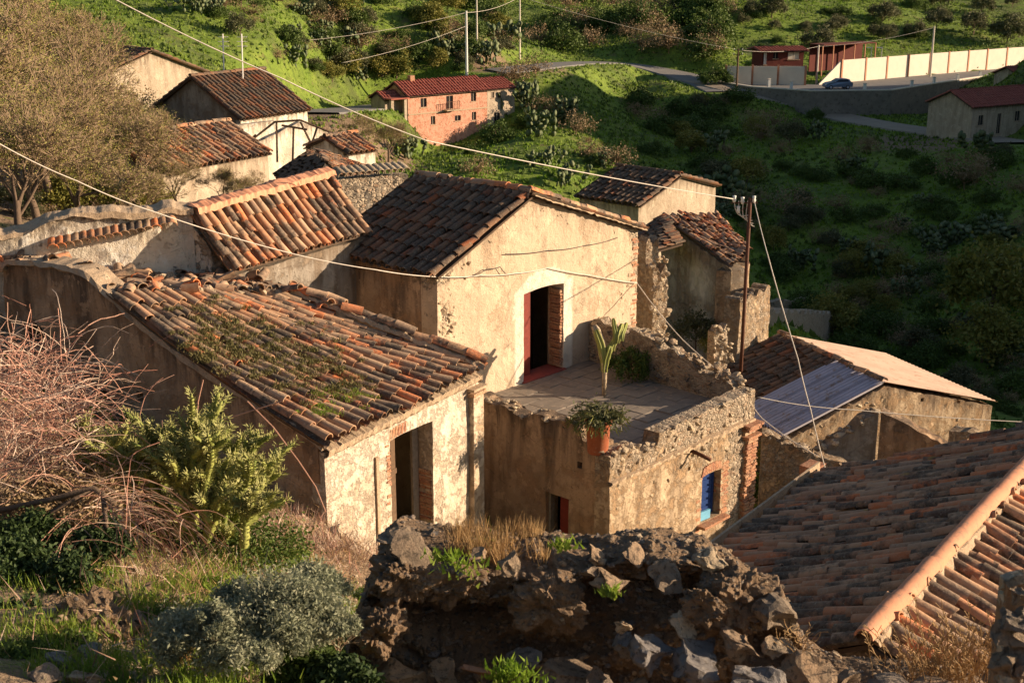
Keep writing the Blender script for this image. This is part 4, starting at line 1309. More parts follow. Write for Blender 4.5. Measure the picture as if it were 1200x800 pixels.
# rubble bank of debris between the two roofs
db = thing('debris_bank', 'bank of collapsed masonry and broken tiles between the two left roofs', 'rubble', (-6, 25, 2))
A0 = E0 + nv * LW + Vector((0, 0, sidetop(0) - E0.z)); 
ZB0, ZB1 = sz(-20, 312, q0, aB)[1], sz(222, 326, q0, aB)[1]
DV, nA, nB = [], 260, 90
def dbp(a, b):
    # lower edge follows the gable head and roof top, upper edge the broken wall foot
    s_ = a * (LW + 1.0)
    if s_ <= LW - 4.86:
        lo = onw(E0 + nv * LW, NA + 90, s_, sidetop(s_)) + dr(NA) * .3
    else:
        t_ = (s_ - (LW - 4.86)) / (LW + 1.0 - (LW - 4.86))
        lo = TLc.lerp(TRc, t_)
    k0 = sz(-60, 330, q0, aB)[0]
    up_ = q0.lerp(WA0, min(1, a * 1.12)) + Vector((0, 0, 0)); up_ = Vector((up_.x, up_.y, 0)) + dr(aB + 90) * .05
    if a * 1.12 > 1: up_ = Vector((WA0.x, WA0.y, 0)) + (Vector((e0.x, e0.y, 0)) - Vector((WA0.x, WA0.y, 0))) * min(1, (a * 1.12 - 1) / .12)
    up_.z = ZB0 + (ZB1 - ZB0) * min(1, a * 1.12)
    return lo.lerp(up_, b)
for i in range(nA):
    for j in range(nB):
        DV.append(tuple(dbp(i / (nA - 1), j / (nB - 1))))
DV = np.array(DV)
d1, d2, cid = worley(DV, 3.2, 4)
DV[:, 2] += .10 * fbm(DV, .9, 4, 6) + .10 * cid * np.clip((d2 - d1) * 3, 0, 1) + .05 * fbm(DV, 5, 4, 2)
idx = np.arange(nA * nB).reshape(nA, nB)
FD = np.stack([idx[:-1, :-1], idx[1:, :-1], idx[1:, 1:], idx[:-1, 1:]], -1).reshape(-1, 4)
M['debris'] = m_stone('dusty_masonry_debris', [(0, (.42, .31, .21)), (1, (.40, .30, .20))], 4, (.56, .45, .32))
mesh_at('debris_heap', DV, FD, M['debris'], db)
for k in range(290):
    a_, b_ = rr_.random(), rr_.random()
    p = dbp(a_, b_) + Vector((0, 0, .06))
    if rr_.random() < .55:
        stone(db, p, rr_.uniform(.05, .15), rr_.choice(('pale3', 'pale', 'stone')), rr_, 'stone', .7)
    else:
        put('tile_fragment', me_t, db, Matrix.Translation(p + Vector((0, 0, .03))) @ Matrix.Rotation(rr_.uniform(0, 6.28), 4, 'Z') @ Matrix.Rotation(rr_.gauss(0, .3), 4, 'X') @ Matrix.Rotation(rr_.gauss(0, .5), 4, 'Y') @ Matrix.Diagonal((1, rr_.uniform(.5, 1), 1, 1)))
# broken rafters in the hole beside the striped roof
bb_ = PD(232, 330, 27.3)
bmz = thing('broken_rafters', 'charred broken rafters sticking out beside the striped roof', 'timber', bb_)
for (a_, b_) in (((203,325),(228,308)),((210,322),(243,316)),((236,316),(250,330)),((250,318),(262,336)),((262,338),(300,322)),((225,316),(262,330)),((300,318),(330,335))):
    V_, F_ = tube([PD(*a_, 27.6), PD(*b_, 27.2)], .045, 5)
    mesh_at('rafter', V_, F_, M['wood'], bmz)
# heap of dark tiles and earth at the right end (285-400, 330-370)
for k in range(46):
    t_ = rr_.random()
    p = PD(278 + t_ * 110 + rr_.gauss(0, 5), 338 + t_ * 24 + rr_.gauss(0, 7), 26.6 - t_ * 1.2)
    put('tile_fragment', me_t, db, Matrix.Translation(p) @ Matrix.Rotation(rr_.uniform(0, 6.28), 4, 'Z') @ Matrix.Rotation(rr_.gauss(0, .5), 4, 'X') @ Matrix.Rotation(rr_.gauss(0, .8), 4, 'Y'))

# ================================================================== right foreground roof
R0 = Vector((3.25, 10.73, 3.6)); RA = 36
ru, rl, rrt = dr(RA), dr(RA - 90), dr(RA + 90)
rh = thing('brown_tiled_house', 'long low house with brown lichened tiles and a salmon half-round ridge', 'house', R0 - Vector((0, 0, 5)))
ER = PL(975, 558, R0 + rl * 3.4, RA); EF = PL(868, 636, R0 + rl * 3.4, RA)
LRr = (ER - (R0 + rl * 3.4)).xy.length
ER = R0 + rl * 3.4 + ru * LRr; ez = (PL(975, 558, R0 + rl * 3.4, RA).z + EF.z) / 2
EFr = R0 + rl * 3.4; EFr.z = ez; ER.z = ez
RR1 = R0 + ru * LRr
tile_roof(rh, EFr + rl * .1 - ru * .05, ER + rl * .1, R0 - ru * .05, RR1, M['tile_right'], .2, .40, .5, .076, 300, 2.4, lambda a, b: -.05 * math.sin(math.pi * b), seed=9)
rz = 3.6 - 3.4 * math.tan(R(21))
tile_roof(rh, R0 + rrt * 3.4 + Vector((0, 0, rz - 3.6)) + ru * 4.6 + Vector((0, 0, 0)), R0 + rrt * 3.4 + Vector((0, 0, rz - 3.6)) - ru * .05, R0 + ru * 4.6, R0 - ru * .05, M['tile'], .21, .40, .5, .08, 300, 2.0, seed=10)
ridge_caps(rh, R0 + ru * 7.2 + Vector((0, 0, .05)), R0 - ru * .1 + Vector((0, 0, .05)), M['ridge'], .1, .5, seed=12, raggedness=.8)
wall('rear_wall', ER - ru * .12, RA - 0 + 90, 6.4, -2, lambda s: ez - .1 + s * .27 if s < 3.4 else ez - .1 + .27 * 3.4 - (s - 3.4) * .38, M['tan'], rh, (), .35, .2)
wall('gable_wall', EFr + ru * .06, RA + 90, 6.8, .5, lambda s: ez - .08 + s * (3.6 - ez) / 3.4 if s < 3.4 else 3.52 - (s - 3.4) * .384, M['grey'], rh, (), .35, .1, .02, seed=20)
wall('eaves_wall', ER - ru * .5, RA + 180, LRr - 1, -2.2, ez - .12, M['grey'], rh, (), .35, .12, .02, lambda s, z: .1 + 0 * s, seed=21)
fb_ = boxobj('fascia_board', (EFr + ER) / 2 + ru * 1.4 + rl * .22 + Vector((0, 0, .0)), LRr - 2.8, .035, .16, RA, M['mortar'], rh)

# ================================================================== corrugated roof house
CR = PD(1037, 450, 34); CA = -22
cr = thing('mixed_roof_house', 'stone house whose roof mixes dark tiles, corrugated metal and pale pink cement sheet', 'house', CR - Vector((0, 0, 5)))
cv, cu_ = dr(CA), dr(CA + 90)
CRB = PL(915, 391, CR, CA); CRB.z = CR.z
ce = PL(925, 512, CR, CA + 90); ce2 = PL(1163, 474, CR, CA + 90)
wl_, wr_ = (ce - CR).xy.length, (ce2 - CR).xy.length
zl_, zr_ = ce.z, ce2.z
eL0, eL1 = CR - cu_ * wl_, CRB - cu_ * wl_
for p in (eL0, eL1): p.z = zl_
eR0, eR1 = CR + cu_ * wr_, CRB + cu_ * wr_
for p in (eR0, eR1): p.z = zr_
fr_ = .42
mid = CR.lerp(CRB, fr_); emid = eL0.lerp(eL1, fr_)
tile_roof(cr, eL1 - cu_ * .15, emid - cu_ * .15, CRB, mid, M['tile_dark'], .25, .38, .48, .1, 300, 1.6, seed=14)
def sheet(name, a0, a1, b0, b1, mat, parent, n, amp=.02, th=.01, m=2):
    """corrugated sheet: ridges run from edge a to edge b"""
    V, F = [], []
    k = n * 6
    for j in range(m + 1):
        for i in range(k + 1):
            t_ = i / k
            p = a0.lerp(a1, t_).lerp(b0.lerp(b1, t_), j / m)
            V.append(p + Vector((0, 0, amp * math.cos(2 * math.pi * t_ * n))))
    N_ = len(V)
    V += [q - Vector((0, 0, th)) for q in V]
    for j in range(m):
        for i in range(k):
            q = (j * (k + 1) + i, j * (k + 1) + i + 1, (j + 1) * (k + 1) + i + 1, (j + 1) * (k + 1) + i)
            F.append(q); F.append(tuple(N_ + t for t in reversed(q)))
    return mesh_at(name, V, F, mat, parent)
up5 = Vector((0, 0, .05))
for k in range(4):
    a_, b_ = k / 4, (k + 1) / 4 + .015
    L0, L1 = eL0.lerp(emid, a_) - cu_ * .2, eL0.lerp(emid, b_) - cu_ * .2
    sheet('metal_sheet', L0 + up5 * (1 + .3 * (k % 2)), L1 + up5 * (1 + .3 * (k % 2)), CR.lerp(mid, a_) + up5, CR.lerp(mid, b_) + up5, M['sheet'], cr, 4, .05)
for k in range(6):
    a_, b_ = k / 6, (k + 1) / 6
    sheet('cement_sheet', eR0.lerp(eR1, a_) + cu_ * .2 + up5, eR0.lerp(eR1, b_) + cu_ * .2 + up5, CR.lerp(CRB, a_) + up5, CR.lerp(CRB, b_) + up5, M['pinkroof'], cr, 5, .012)
ridge_caps(cr, CR + Vector((0, 0, .03)), CRB + Vector((0, 0, .03)), M['tile'], .1, .42, seed=15, mortar=False, raggedness=1.5)
def ctop(s):
    return (zl_ + (CR.z - zl_) * s / wl_ if s < wl_ else CR.z + (zr_ - CR.z) * (s - wl_) / wr_) - .06
wall('gable_wall', eL0, CA + 90, wl_ + wr_, -5.5, ctop, M['terrace'], cr, [(wl_ + 1.2, wl_ + 1.3, -1.75, -1.65), (wl_ + 2.4, wl_ + 2.5, -1.95, -1.85)], .45, .08, .03, lambda s, z: .3 + 0 * s, None, .05, seed=22)
dd_ = (CRB - CR).xy.length
wall('side_wall', eR0 + cv * .46, CA, dd_ - .5, -6, zr_ - .08, M['terrace'], cr, (), .4, .15, .02, seed=23)
wall('side_wall', eL1, CA + 180, dd_ - .46, -5.5, zl_ - .08, M['grey'], cr, (), .4, .2, .02, seed=24)
wall('rear_wall', eR1, CA - 90, wl_ + wr_, -6, lambda s: ctop(wl_ + wr_ - s), M['grey'], cr, (), .4, .3)
rr_ = random.Random(33)
for _ in range(50):
    s_ = rr_.uniform(.2, wl_ + wr_ - .2)
    stone(cr, onw(eL0, CA + 90, s_, ctop(s_) - rr_.uniform(.1, 1.0), -.08), rr_.uniform(.06, .12), 'pale', rr_)

# roofless ruin in front of it
ap2 = PD(1030, 482, 31)
ro = thing('roofless_ruin', 'roofless ruin with a triangular shaded wall in front of the pink-roofed house', 'ruin', ap2 - Vector((0, 0, 4)))
g0 = PL(938, 548, ap2, 78); g1 = PL(1118, 528, ap2, 112)
gl = (ap2 - g0).xy.length; gr = (g1 - ap2).xy.length
a1_ = math.degrees(math.atan2(ap2.x - g0.x, ap2.y - g0.y)); a2_ = math.degrees(math.atan2(g1.x - ap2.x, g1.y - ap2.y))
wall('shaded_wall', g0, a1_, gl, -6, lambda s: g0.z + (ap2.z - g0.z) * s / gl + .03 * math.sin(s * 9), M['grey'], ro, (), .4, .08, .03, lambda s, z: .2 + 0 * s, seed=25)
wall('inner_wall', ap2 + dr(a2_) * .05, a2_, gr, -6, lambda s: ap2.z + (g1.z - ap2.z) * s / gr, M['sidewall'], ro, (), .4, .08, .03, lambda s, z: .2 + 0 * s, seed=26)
h0, h1 = PD(1112, 505, 29.5), PD(1200, 520, 28.5)
ah = math.degrees(math.atan2(h1.x - h0.x, h1.y - h0.y))
wall('lit_wall', h0, ah, (h1 - h0).xy.length + 1, -6, lambda s: h0.z + .1 * math.sin(s * 4) - .1 * s, M['terrace'], ro, (), .4, .08, .03, lambda s, z: .3 + 0 * s, seed=27)
k0, k1 = PD(950, 535, 30), PD(963, 545, 29)
boxobj('brick_pier', PD(952, 556, 29.5) - Vector((0, 0, 1)), .5, .4, 1.25, 40, M['brick'], ro)
caprow(ro, g0, a1_, 0, gl, lambda s: g0.z + (ap2.z - g0.z) * s / gl, .38, 30, .06, .14, 'pale', 9)
caprow(ro, h0, ah, 0, 3.2, lambda s: h0.z - .1 * s, .38, 26, .06, .14, 'pale', 10)
# broken garden wall left of it, below the terrace pilaster
gw0 = PD(893, 508, 30.5)
gw = thing('low_garden_wall', 'low broken stone wall beside the brick pilaster', 'wall', gw0 - Vector((0, 0, 3)))
wall('wall_body', gw0, 100, 2.2, -5, lambda s: gw0.z - .35 * s + .05 * math.sin(s * 8), M['terrace'], gw, (), .35, .08, .03, lambda s, z: .5 + 0 * s, seed=28)
caprow(gw, gw0, 100, 0, 2.2, lambda s: gw0.z - .35 * s, .33, 18, .06, .13, 'stone', 11)

# ================================================================== ruined house behind the terrace, and its fragments
q00, q10, q11, q01 = PD(857, 313, 38), PD(880, 292, 39.2), PD(842, 251, 43.6), PD(776, 254, 42.4)
rn = thing('ruined_house', 'ruined stone house with a patched grey wall and a ragged sunlit tile roof', 'house', q00 - Vector((0, 0, 5)))
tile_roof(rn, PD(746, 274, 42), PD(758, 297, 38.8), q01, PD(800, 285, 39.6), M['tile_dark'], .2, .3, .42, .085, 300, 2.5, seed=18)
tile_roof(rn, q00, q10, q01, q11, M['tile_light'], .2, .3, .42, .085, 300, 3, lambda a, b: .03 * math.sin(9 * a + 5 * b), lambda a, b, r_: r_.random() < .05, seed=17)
wl = q01 - q00
aW = math.degrees(math.atan2(-wl.x, -wl.y)); Lw = wl.xy.length
PSZ = sz(820, 330, q01, aW)
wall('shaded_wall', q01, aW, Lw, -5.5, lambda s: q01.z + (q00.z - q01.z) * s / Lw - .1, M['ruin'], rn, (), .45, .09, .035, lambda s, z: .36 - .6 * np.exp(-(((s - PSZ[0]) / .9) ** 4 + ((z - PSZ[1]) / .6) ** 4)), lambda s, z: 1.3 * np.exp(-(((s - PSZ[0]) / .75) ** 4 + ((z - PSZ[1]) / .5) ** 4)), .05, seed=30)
aF = math.degrees(math.atan2(q10.x - q00.x, q10.y - q00.y)); Lf = (q10 - q00).xy.length
wall('lit_wall', q00 + dr(aW + 180) * .0, aF, Lf, -6, q00.z - .15, M['terrace'], rn, (), .45, .09, .04, lambda s, z: .35 + 0 * s, None, .06, seed=31)
aS_ = math.degrees(math.atan2(q11.x - q10.x, q11.y - q10.y))
wall('far_side_wall', q10 + dr(aS_) * .46, aS_, (q11 - q10).xy.length - .5, -6, q10.z - .2, M['terrace'], rn, (), .4, .2, .02)
# attached lower lit block (866-905, 335-400)
bl0, bl1 = PD(868, 352, 37), PD(905, 336, 38.6)
ab = math.degrees(math.atan2(bl1.x - bl0.x, bl1.y - bl0.y))
rb2 = thing('broken_brick_buttress', 'broken sunlit stone buttress with dark red top right of the rusty pole', 'wall', bl0 - Vector((0, 0, 5)))
Lb = (bl1 - bl0).xy.length
wall('buttress_face', bl0, ab, Lb, -6.5, lambda s: bl0.z + (bl1.z - bl0.z) * (s / Lb) + .05 * math.sin(11 * s), M['terrace'], rb2, (), .5, .08, .05, lambda s, z: .5 + 0 * s, None, .08, seed=32)
caprow(rb2, bl0, ab, 0, Lb, lambda s: bl0.z + (bl1.z - bl0.z) * (s / Lb), .5, 20, .05, .12, 'stone', 13)
# slim standing wall remnant with yellow lichen (762-780, 280-390)
fr = thing('standing_wall_fragment', 'slim standing wall remnant with yellow lichen beside the gabled house corner', 'wall', PD(768, 400, 34.5))
for (x0, x1, y0, y1, dd) in ((758, 770, 283, 400, 35), (766, 781, 318, 400, 34.6)):
    b0, b1 = PD(x0, y0, dd), PD(x1, y0, dd + .2)
    wall('remnant', b0, 60, (b1 - b0).xy.length + .05, -4, lambda s, z0=b0.z: z0 + .1 * math.sin(s * 20), M['terrace'], fr, (), .4, .07, .06, lambda s, z: .55 + 0 * s, None, .08, seed=34)
for k in range(30):
    stone(fr, PD(rnd.uniform(762, 784), rnd.uniform(300, 395), 34.3), rnd.uniform(.06, .13), 'pale', rnd)
fr2 = thing('rubble_pier', 'crumbling rubble pier standing in the weeds behind the terrace parapet', 'wall', PD(850, 420, 33))
wall('pier', PD(840, 392, 33.5), 50, .5, -4, PD(838, 386, 33.5).z, M['terrace'], fr2, (), .3, .06, .09, lambda s, z: .7 + 0 * s, None, .12, seed=35)
for k in range(34):
    stone(fr2, PD(rnd.uniform(838, 858), rnd.uniform(382, 425), 33.3), rnd.uniform(.05, .1), 'pale', rnd)

# ================================================================== houses farther off
def windows(parent, P0, a, rects, glass='glass', frame_='greywood'):
    for (s0_, s1_, z0_, z1_) in rects:
        f = boxobj('window', onw(P0, a, (s0_ + s1_) / 2, z0_, -.16), s1_ - s0_ - .004, .05, z1_ - z0_ - .004, a, M[glass], parent)
        boxobj('frame', onw(P0, a, (s0_ + s1_) / 2, z0_ + .01, -.10), .07, .05, z1_ - z0_ - .03, a, M[frame_], f)
        boxobj('sill', onw(P0, a, (s0_ + s1_) / 2, z0_ - .09, .0), s1_ - s0_ + .2, .16, .08, a, M['mortar'], f)
def pxrects(P0, a, lst):
    out = []
    for (x0, x1, y0, y1) in lst:
        s0_, zb_ = sz(x0, y1, P0, a); s1_, zt_ = sz(x1, y0, P0, a)
        out.append((round(s0_, 3), round(s1_, 3), round(zb_, 3), round(zt_, 3)))
    return out
def box_house(name, label, cat, P0, a, L, W, zb, ze, rise, ridge, wm, rm, wins=(), group=None, apex=.5, spacing=.3, expo=.5, low=True, ov=.15, cap=0, seed=0, res=.5, side_m=None, thing_=None, sidewins=(), jit=1.0, zer=None):
    P0 = Vector((P0[0], P0[1], 0))
    t = thing_ or thing(name, label, cat, Vector((P0.x, P0.y, zb)), group)
    d, n = dr(a), dr(a + 90)
    zer = ze if zer is None else zer
    if ridge == 'y':
        fr_top = lambda s: (ze + rise * s / (L * apex)) if s < L * apex else (zer + (ze + rise - zer) * (L - s) / (L * (1 - apex)))
        side_top = lambda s: ze
        sr_top = lambda s: zer
    else:
        fr_top = lambda s: ze
        side_top = lambda s: ze + rise * (1 - abs(s - W / 2) / (W / 2))
        sr_top = side_top
    th = .3
    rects = pxrects(P0, a, wins)
    wall('front_wall', P0, a, L, zb - 1.5, lambda s: fr_top(s) - .08, wm, t, [(r[0], r[1], r[2], r[3]) for r in rects], th, res, .015, None, None, .02, seed=seed)
    windows(t, P0, a, rects)
    B = P0 + d * L
    wall('side_wall', B - n * th, a - 90, W - 2 * th, zb - 1.5, lambda s: sr_top(s + th) - .08, wm, t, (), th, res * 1.5, .01, seed=seed + 1)
    wall('rear_wall', B - n * W, a + 180, L, zb - 1.5, lambda s: fr_top(L - s) - .08, wm, t, (), th, res * 2, .01, seed=seed + 2)
    Ls = P0 - n * (W - th)
    sr = pxrects(Ls, a + 90, sidewins)
    wall('side_wall', Ls, a + 90, W - 2 * th, zb - 1.5, lambda s: side_top(s + th) - .08, side_m or wm, t, [(r[0], r[1], r[2], r[3]) for r in sr], th, res * 1.5, .01, seed=seed + 3)
    windows(t, Ls, a + 90, sr)
    kw = dict(spacing=spacing, expo=expo, L=expo * 1.3, r=spacing * .42, cap=cap, lowpoly=low, seed=seed, pans=not low, jit=jit)
    if ridge == 'y':
        A0 = P0 + d * L * apex + n * ov; A1 = A0 - n * (W + 2 * ov)
        A0.z = A1.z = ze + rise
        e0_, e1_ = P0 + n * ov - d * ov, P0 - n * (W + ov) - d * ov
        e0_.z = e1_.z = ze - ov * .3
        tile_roof(t, e1_, e0_, A1, A0, rm, **kw)
        f0, f1 = B + n * ov + d * ov, B - n * (W + ov) + d * ov
        f0.z = f1.z = zer - ov * .3
        tile_roof(t, f0, f1, A0, A1, rm, **kw)
    else:
        A0 = P0 - n * W / 2 - d * ov; A1 = A0 + d * (L + 2 * ov)
        A0.z = A1.z = ze + rise
        e0_, e1_ = P0 + n * ov - d * ov, B + n * ov + d * ov
        e0_.z = e1_.z = ze - ov * .3
        tile_roof(t, e0_, e1_, A0, A1, rm, **kw)
        f0, f1 = B - n * (W + ov) + d * ov, P0 - n * (W + ov) - d * ov
        f0.z = f1.z = ze - ov * .3
        tile_roof(t, f0, f1, A1, A0, rm, **kw)
    if cap or not low:
        ridge_caps(t, A0 + Vector((0, 0, .02)), A1 + Vector((0, 0, .02)), rm, .12, .5, mortar=False)
    return t
# tower-like house beyond the ruin
T0 = PD(748, 262, 52); T1 = PL(837, 262, T0, U)
TLn = (T1 - T0).xy.length
tze = PL(748, 241, T0, U).z; tap = PL(796, 206, T0, U); tzr = PL(837, 217, T0, U).z
tA = (tap - T0).xy.length / TLn
TBk = PL(727, 192, tap, Vd)
box_house('plain_gabled_house', 'plain tan gabled house with a dark tile roof standing beyond the ruin', 'house', T0, U, TLn, (TBk - tap).xy.length, T0.z - 3, tze, tap.z - tze, 'y', M['tan'], M['tile_dark'], (), None, tA, .27, .4, False, .12, 300, 40, .2, zer=tzr, jit=2)
# pink house
K0 = PD(479, 162, 150); KA = 50
K1 = PL(571, 155, K0, KA); K2 = PL(603, 150, K0, KA)
kz = PL(478, 113, K0, KA).z
kl, kl2 = (K1 - K0).xy.length, (K2 - K0).xy.length
pk = box_house('pink_house', 'two storey salmon pink house with a red tiled roof on the green hillock', 'house', K0, KA, kl, 4.8, K0.z, kz, 1.35, 'x', M['pink'], M['tile_red'],
    [(493,500,115,126),(523,531,112,128),(552,558,109,119),(505,510,136,146),(533,540,135,142),(553,558,131,141)], None, .5, .42, .6, True, .3, seed=50, res=.6)
for zz_ in (0, 1): boxobj('string_course', onw(K0, KA, kl / 2, (K0.z + kz) / 2 + .2 + 0 * zz_, .04 + .01 * zz_), kl, .06, .16 - .06 * zz_, KA, M['mortar'], pk)
bs = sz(527, 128, K0, KA)
bal = boxobj('balcony', onw(K0, KA, bs[0], bs[1] - .12, .35), 1.9, .8, .12, KA, M['mortar'], pk)
for k in range(8): boxobj('baluster', onw(K0, KA, bs[0] - .9 + k * .257, bs[1], .7), .04, .04, .9, KA, M['rust'], bal)
boxobj('rail', onw(K0, KA, bs[0], bs[1] + .9, .7), 1.9, .05, .05, KA, M['rust'], bal)
w2_ = K1 + dr(KA) * .02
box_house('', '', '', w2_, KA, (K2 - K1).xy.length, 5, K0.z, PL(576, 105, K0, KA).z, 1.0, 'x', M['tan'], M['tile_red'], [(576,579,108,115),(583,587,108,115),(579,586,132,146),(591,595,133,138)], None, .5, .42, .6, True, .25, seed=54, res=.6, thing_=pk)
# porch wing at the left end with posts
n_ = dr(KA + 90)
W0_ = K0 - dr(KA) * 2.3
box_house('', '', '', W0_ - n_ * 1.2, KA, 2.25, 2.8, K0.z, kz - .3, .7, 'x', M['tan'], M['tile_red'], [(462,472,142,163)], None, .5, .42, .6, True, .3, seed=58, res=.6, thing_=pk, sidewins=())
for k in (0, 1):
    boxobj('porch_post', W0_ + dr(KA) * (.2 + 1.8 * k) - n_ * .2 + Vector((0, 0, -1 - W0_.z + K0.z)), .35, .35, kz - K0.z + .7, KA, M['tan'], pk)
boxobj('porch_roof', W0_ + dr(KA) * 1.1 - n_ * .6 + Vector((0, 0, kz - .25 - W0_.z)), 2.5, 1.7, .14, KA, M['tile_red'], pk)
boxobj('chimney', onw(K0, KA, kl * .2, kz + .4, -2.5), .6, .6, 1.6, KA, M['brick'], pk)

# houses at the left behind the bare trees
A_0 = PD(118, 165, 70)
Aap = PL(177, 60, A_0, 40); A1_ = PL(252, 150, A_0, 40)
aL = (A1_ - A_0).xy.length
box_house('tall_grey_house', 'tall grey rendered gable house half hidden by the bare tree', 'house', A_0, 40, aL, 7, A_0.z - 2, PL(118, 90, A_0, 40).z, Aap.z - PL(118, 90, A_0, 40).z, 'y', M['tan'], M['tile_dark'], [(221, 224, 98, 102)], None, (Aap - A_0).xy.length / aL, .3, .45, False, .15, 0, 60, .3, zer=PL(252, 87, A_0, 40).z)
B_0 = PD(283, 158, 62)
B1_ = PL(361, 150, B_0, 34)
bze = PL(283, 139, B_0, 34).z
bh = box_house('aerial_house', 'small cream house with a dark striped tile roof and two white aerial masts', 'house', B_0, 34, (B1_ - B_0).xy.length, 6.0, B_0.z - 2, bze, 1.75, 'x', M['white'], M['tile_dark'], (), None, .5, .29, .45, False, .2, 0, 64, .25, side_m=M['grey'])
boxobj('chimney', PL(297, 94, B_0 - dr(124) * 3.4, 34) - Vector((0, 0, .5)), .9, .5, .9, 34, M['brick'], bh)
for px, pt in ((262, 40), (284, 40)):
    b_ = PD(px, 100, 64.5); t_ = PD(px - 1, pt, 64.5)
    mst = thing('aerial_mast', 'thin white aerial mast, %s of the pair above the striped dark roof' % ('left' if px < 270 else 'right'), 'mast', b_ - Vector((0, 0, 1)), 'aerial masts')
    V_, F_ = tube([b_ - Vector((0, 0, 1.4)), t_], .035, 6); mesh_at('pole', V_, F_, M['white_paint'], mst)
    for q in range(3):
        V_, F_ = tube([t_ + Vector((-.25, 0, -.15 - q * .22)), t_ + Vector((.25, .05, -.15 - q * .22))], .015, 4); mesh_at('crossbar', V_, F_, M['white_paint'], mst)
C_0 = PD(184, 246, 45.5)
C1_ = PL(316, 222, C_0, 34)
box_house('rear_low_house', 'low rendered house with bare climber stems over its sunlit wall', 'house', C_0, 34, (C1_ - C_0).xy.length, 4.2, C_0.z - 2, PL(200, 199, C_0, 34).z, 1.0, 'x', M['tan'], M['tile'], (), None, .5, .28, .42, False, .15, 0, 68, .2, jit=1.6)
D_0 = PD(300, 196, 55)
D1_ = PL(406, 190, D_0, 42)
dl_ = (D1_ - D_0).xy.length
dz_ = PL(300, 168, D_0, 42).z; dap = PL(352, 143, D_0, 42)
dh = thing('white_shell_house', 'white plastered roofless house with a bare timber frame against it', 'house', D_0)
wall('front_wall', D_0, 42, dl_, D_0.z - 2, lambda s: np.interp(s, [0, (dap - D_0).xy.length, dl_], [dz_, dap.z, PL(406, 163, D_0, 42).z]), M['white'], dh, (), .3, .15, .02, seed=70)
wall('side_wall', D_0 + dr(-48) * 5, 132, 4.68, D_0.z - 2, dz_, M['white'], dh, (), .3, .2, .02, seed=71)
wall('rear_wall', D1_ + dr(-48) * 5, 222, dl_, D_0.z - 2, dz_ + .1, M['white'], dh, (), .3, .2, .02, seed=72)
def bar(name, pxs, d, r, mat, parent, n=5):
    V_, F_ = tube([PD(x, y, d) for x, y in pxs], r, n)
    return mesh_at(name, V_, F_, mat, parent)
tf = thing('timber_frame', 'bare grey timber roof frame leaning before the white house', 'frame', PD(324, 186, 54) - Vector((0, 0, 1)))
for pxs in (((290,168),(322,143)),((322,143),(352,141)),((352,141),(412,165)),((324,142),(325,190)),((344,150),(343,192)),((352,143),(368,175)),((366,166),(372,148)),((284,172),(300,158)),((330,147),(360,152))):
    bar('beam', pxs, 53.8, .045, M['wood'], tf)
# brown ragged roof at 318-437 x 172-220
ra_, rb_, rc_ = PD(376, 179, 41.5), PD(318, 222, 38), PD(376, 222, 37)
bq = thing('collapsing_shed', 'collapsing shed with ragged dark slope and a sunlit terracotta slope', 'shed', PD(376, 222, 38) - Vector((0, 0, 2)))
tile_roof(bq, PD(322, 205, 40.5), PD(350, 232, 37.5), PD(362, 178, 42), PD(380, 190, 39.5), M['wood'], .22, .32, .42, .09, 300, 4, lambda a, b: -.1 * math.sin(3 * a), seed=74)
tile_roof(bq, PD(420, 222, 37.5), PD(440, 200, 41.5), PD(382, 190, 39.5), PD(372, 175, 43), M['tile'], .22, .32, .42, .09, 300, 3, seed=75)
wall('shed_wall', PD(330, 235, 38.5), 45, 3.2, -1, lambda s: PD(340, 222, 38).z - .3, M['grey'], bq, (), .3, .15)
e_0 = PD(409, 198, 52)
eh = box_house('tiny_white_house', 'tiny white walled house with a single tile slope left of the pink house', 'house', e_0, 42, 1.4, 2.6, e_0.z - 2, PL(409, 180, e_0, 42).z, .5, 'x', M['white'], M['tile'], (), None, .5, .26, .4, False, .1, 0, 78, .2)

# farmhouse at the right edge
F0 = PD(1137, 157, 150); FA = 60
f2 = PL(1235, 150, F0, FA)
box_house('red_roof_cottage', 'single storey grey cottage with a red roof at the right edge', 'house', F0, FA, (f2 - F0).xy.length, 6.5, F0.z, PL(1137, 126, F0, FA).z, 1.5, 'x', M['tan'], M['tile_red'], [(1146,1153,135,147),(1167,1174,133,157),(1189,1196,130,142)], None, .5, .42, .6, True, .35, seed=80, res=.6)
F3 = PD(1192, 104, 178)
box_house('rear_cottage', 'smaller red roofed building just behind the cottage at the right edge', 'house', F3, FA, 6, 4, F3.z, F3.z + 1.8, .9, 'x', M['tan'], M['tile_red'], (), None, .5, .42, .6, True, .3, seed=84, res=.8)
# red shed above the left panels
S0 = PD(893, 80, 196)
M['shedred'] = m_simple('dark_red_boards', (.13, .03, .022), (.09, .022, .018), 3)
rsd = box_house('red_shed', 'dark red shed with one sunlit window above the white panel wall', 'shed', S0, 80, 6.4, 4.5, S0.z, PD(893, 59, 196).z, .3, 'x', M['shedred'], M['tile_red'], [(923,937,60,70),(906,912,61,69),(895,899,60,76)], None, .5, .5, .8, True, .7, seed=88, res=.7)
s_, z_ = sz(930, 70, S0, 80)
boxobj('sunlit_pane', onw(S0, 80, s_, z_ + .05, -.1), 1.75, .03, 1.2, 80, M['panel'], rsd)  # pale panel colours this window as if sunlit
s_, z_ = sz(897, 76, S0, 80)
boxobj('door', onw(S0, 80, s_, z_, -.1), .5, .03, 2, 80, M['white_paint'], rsd)

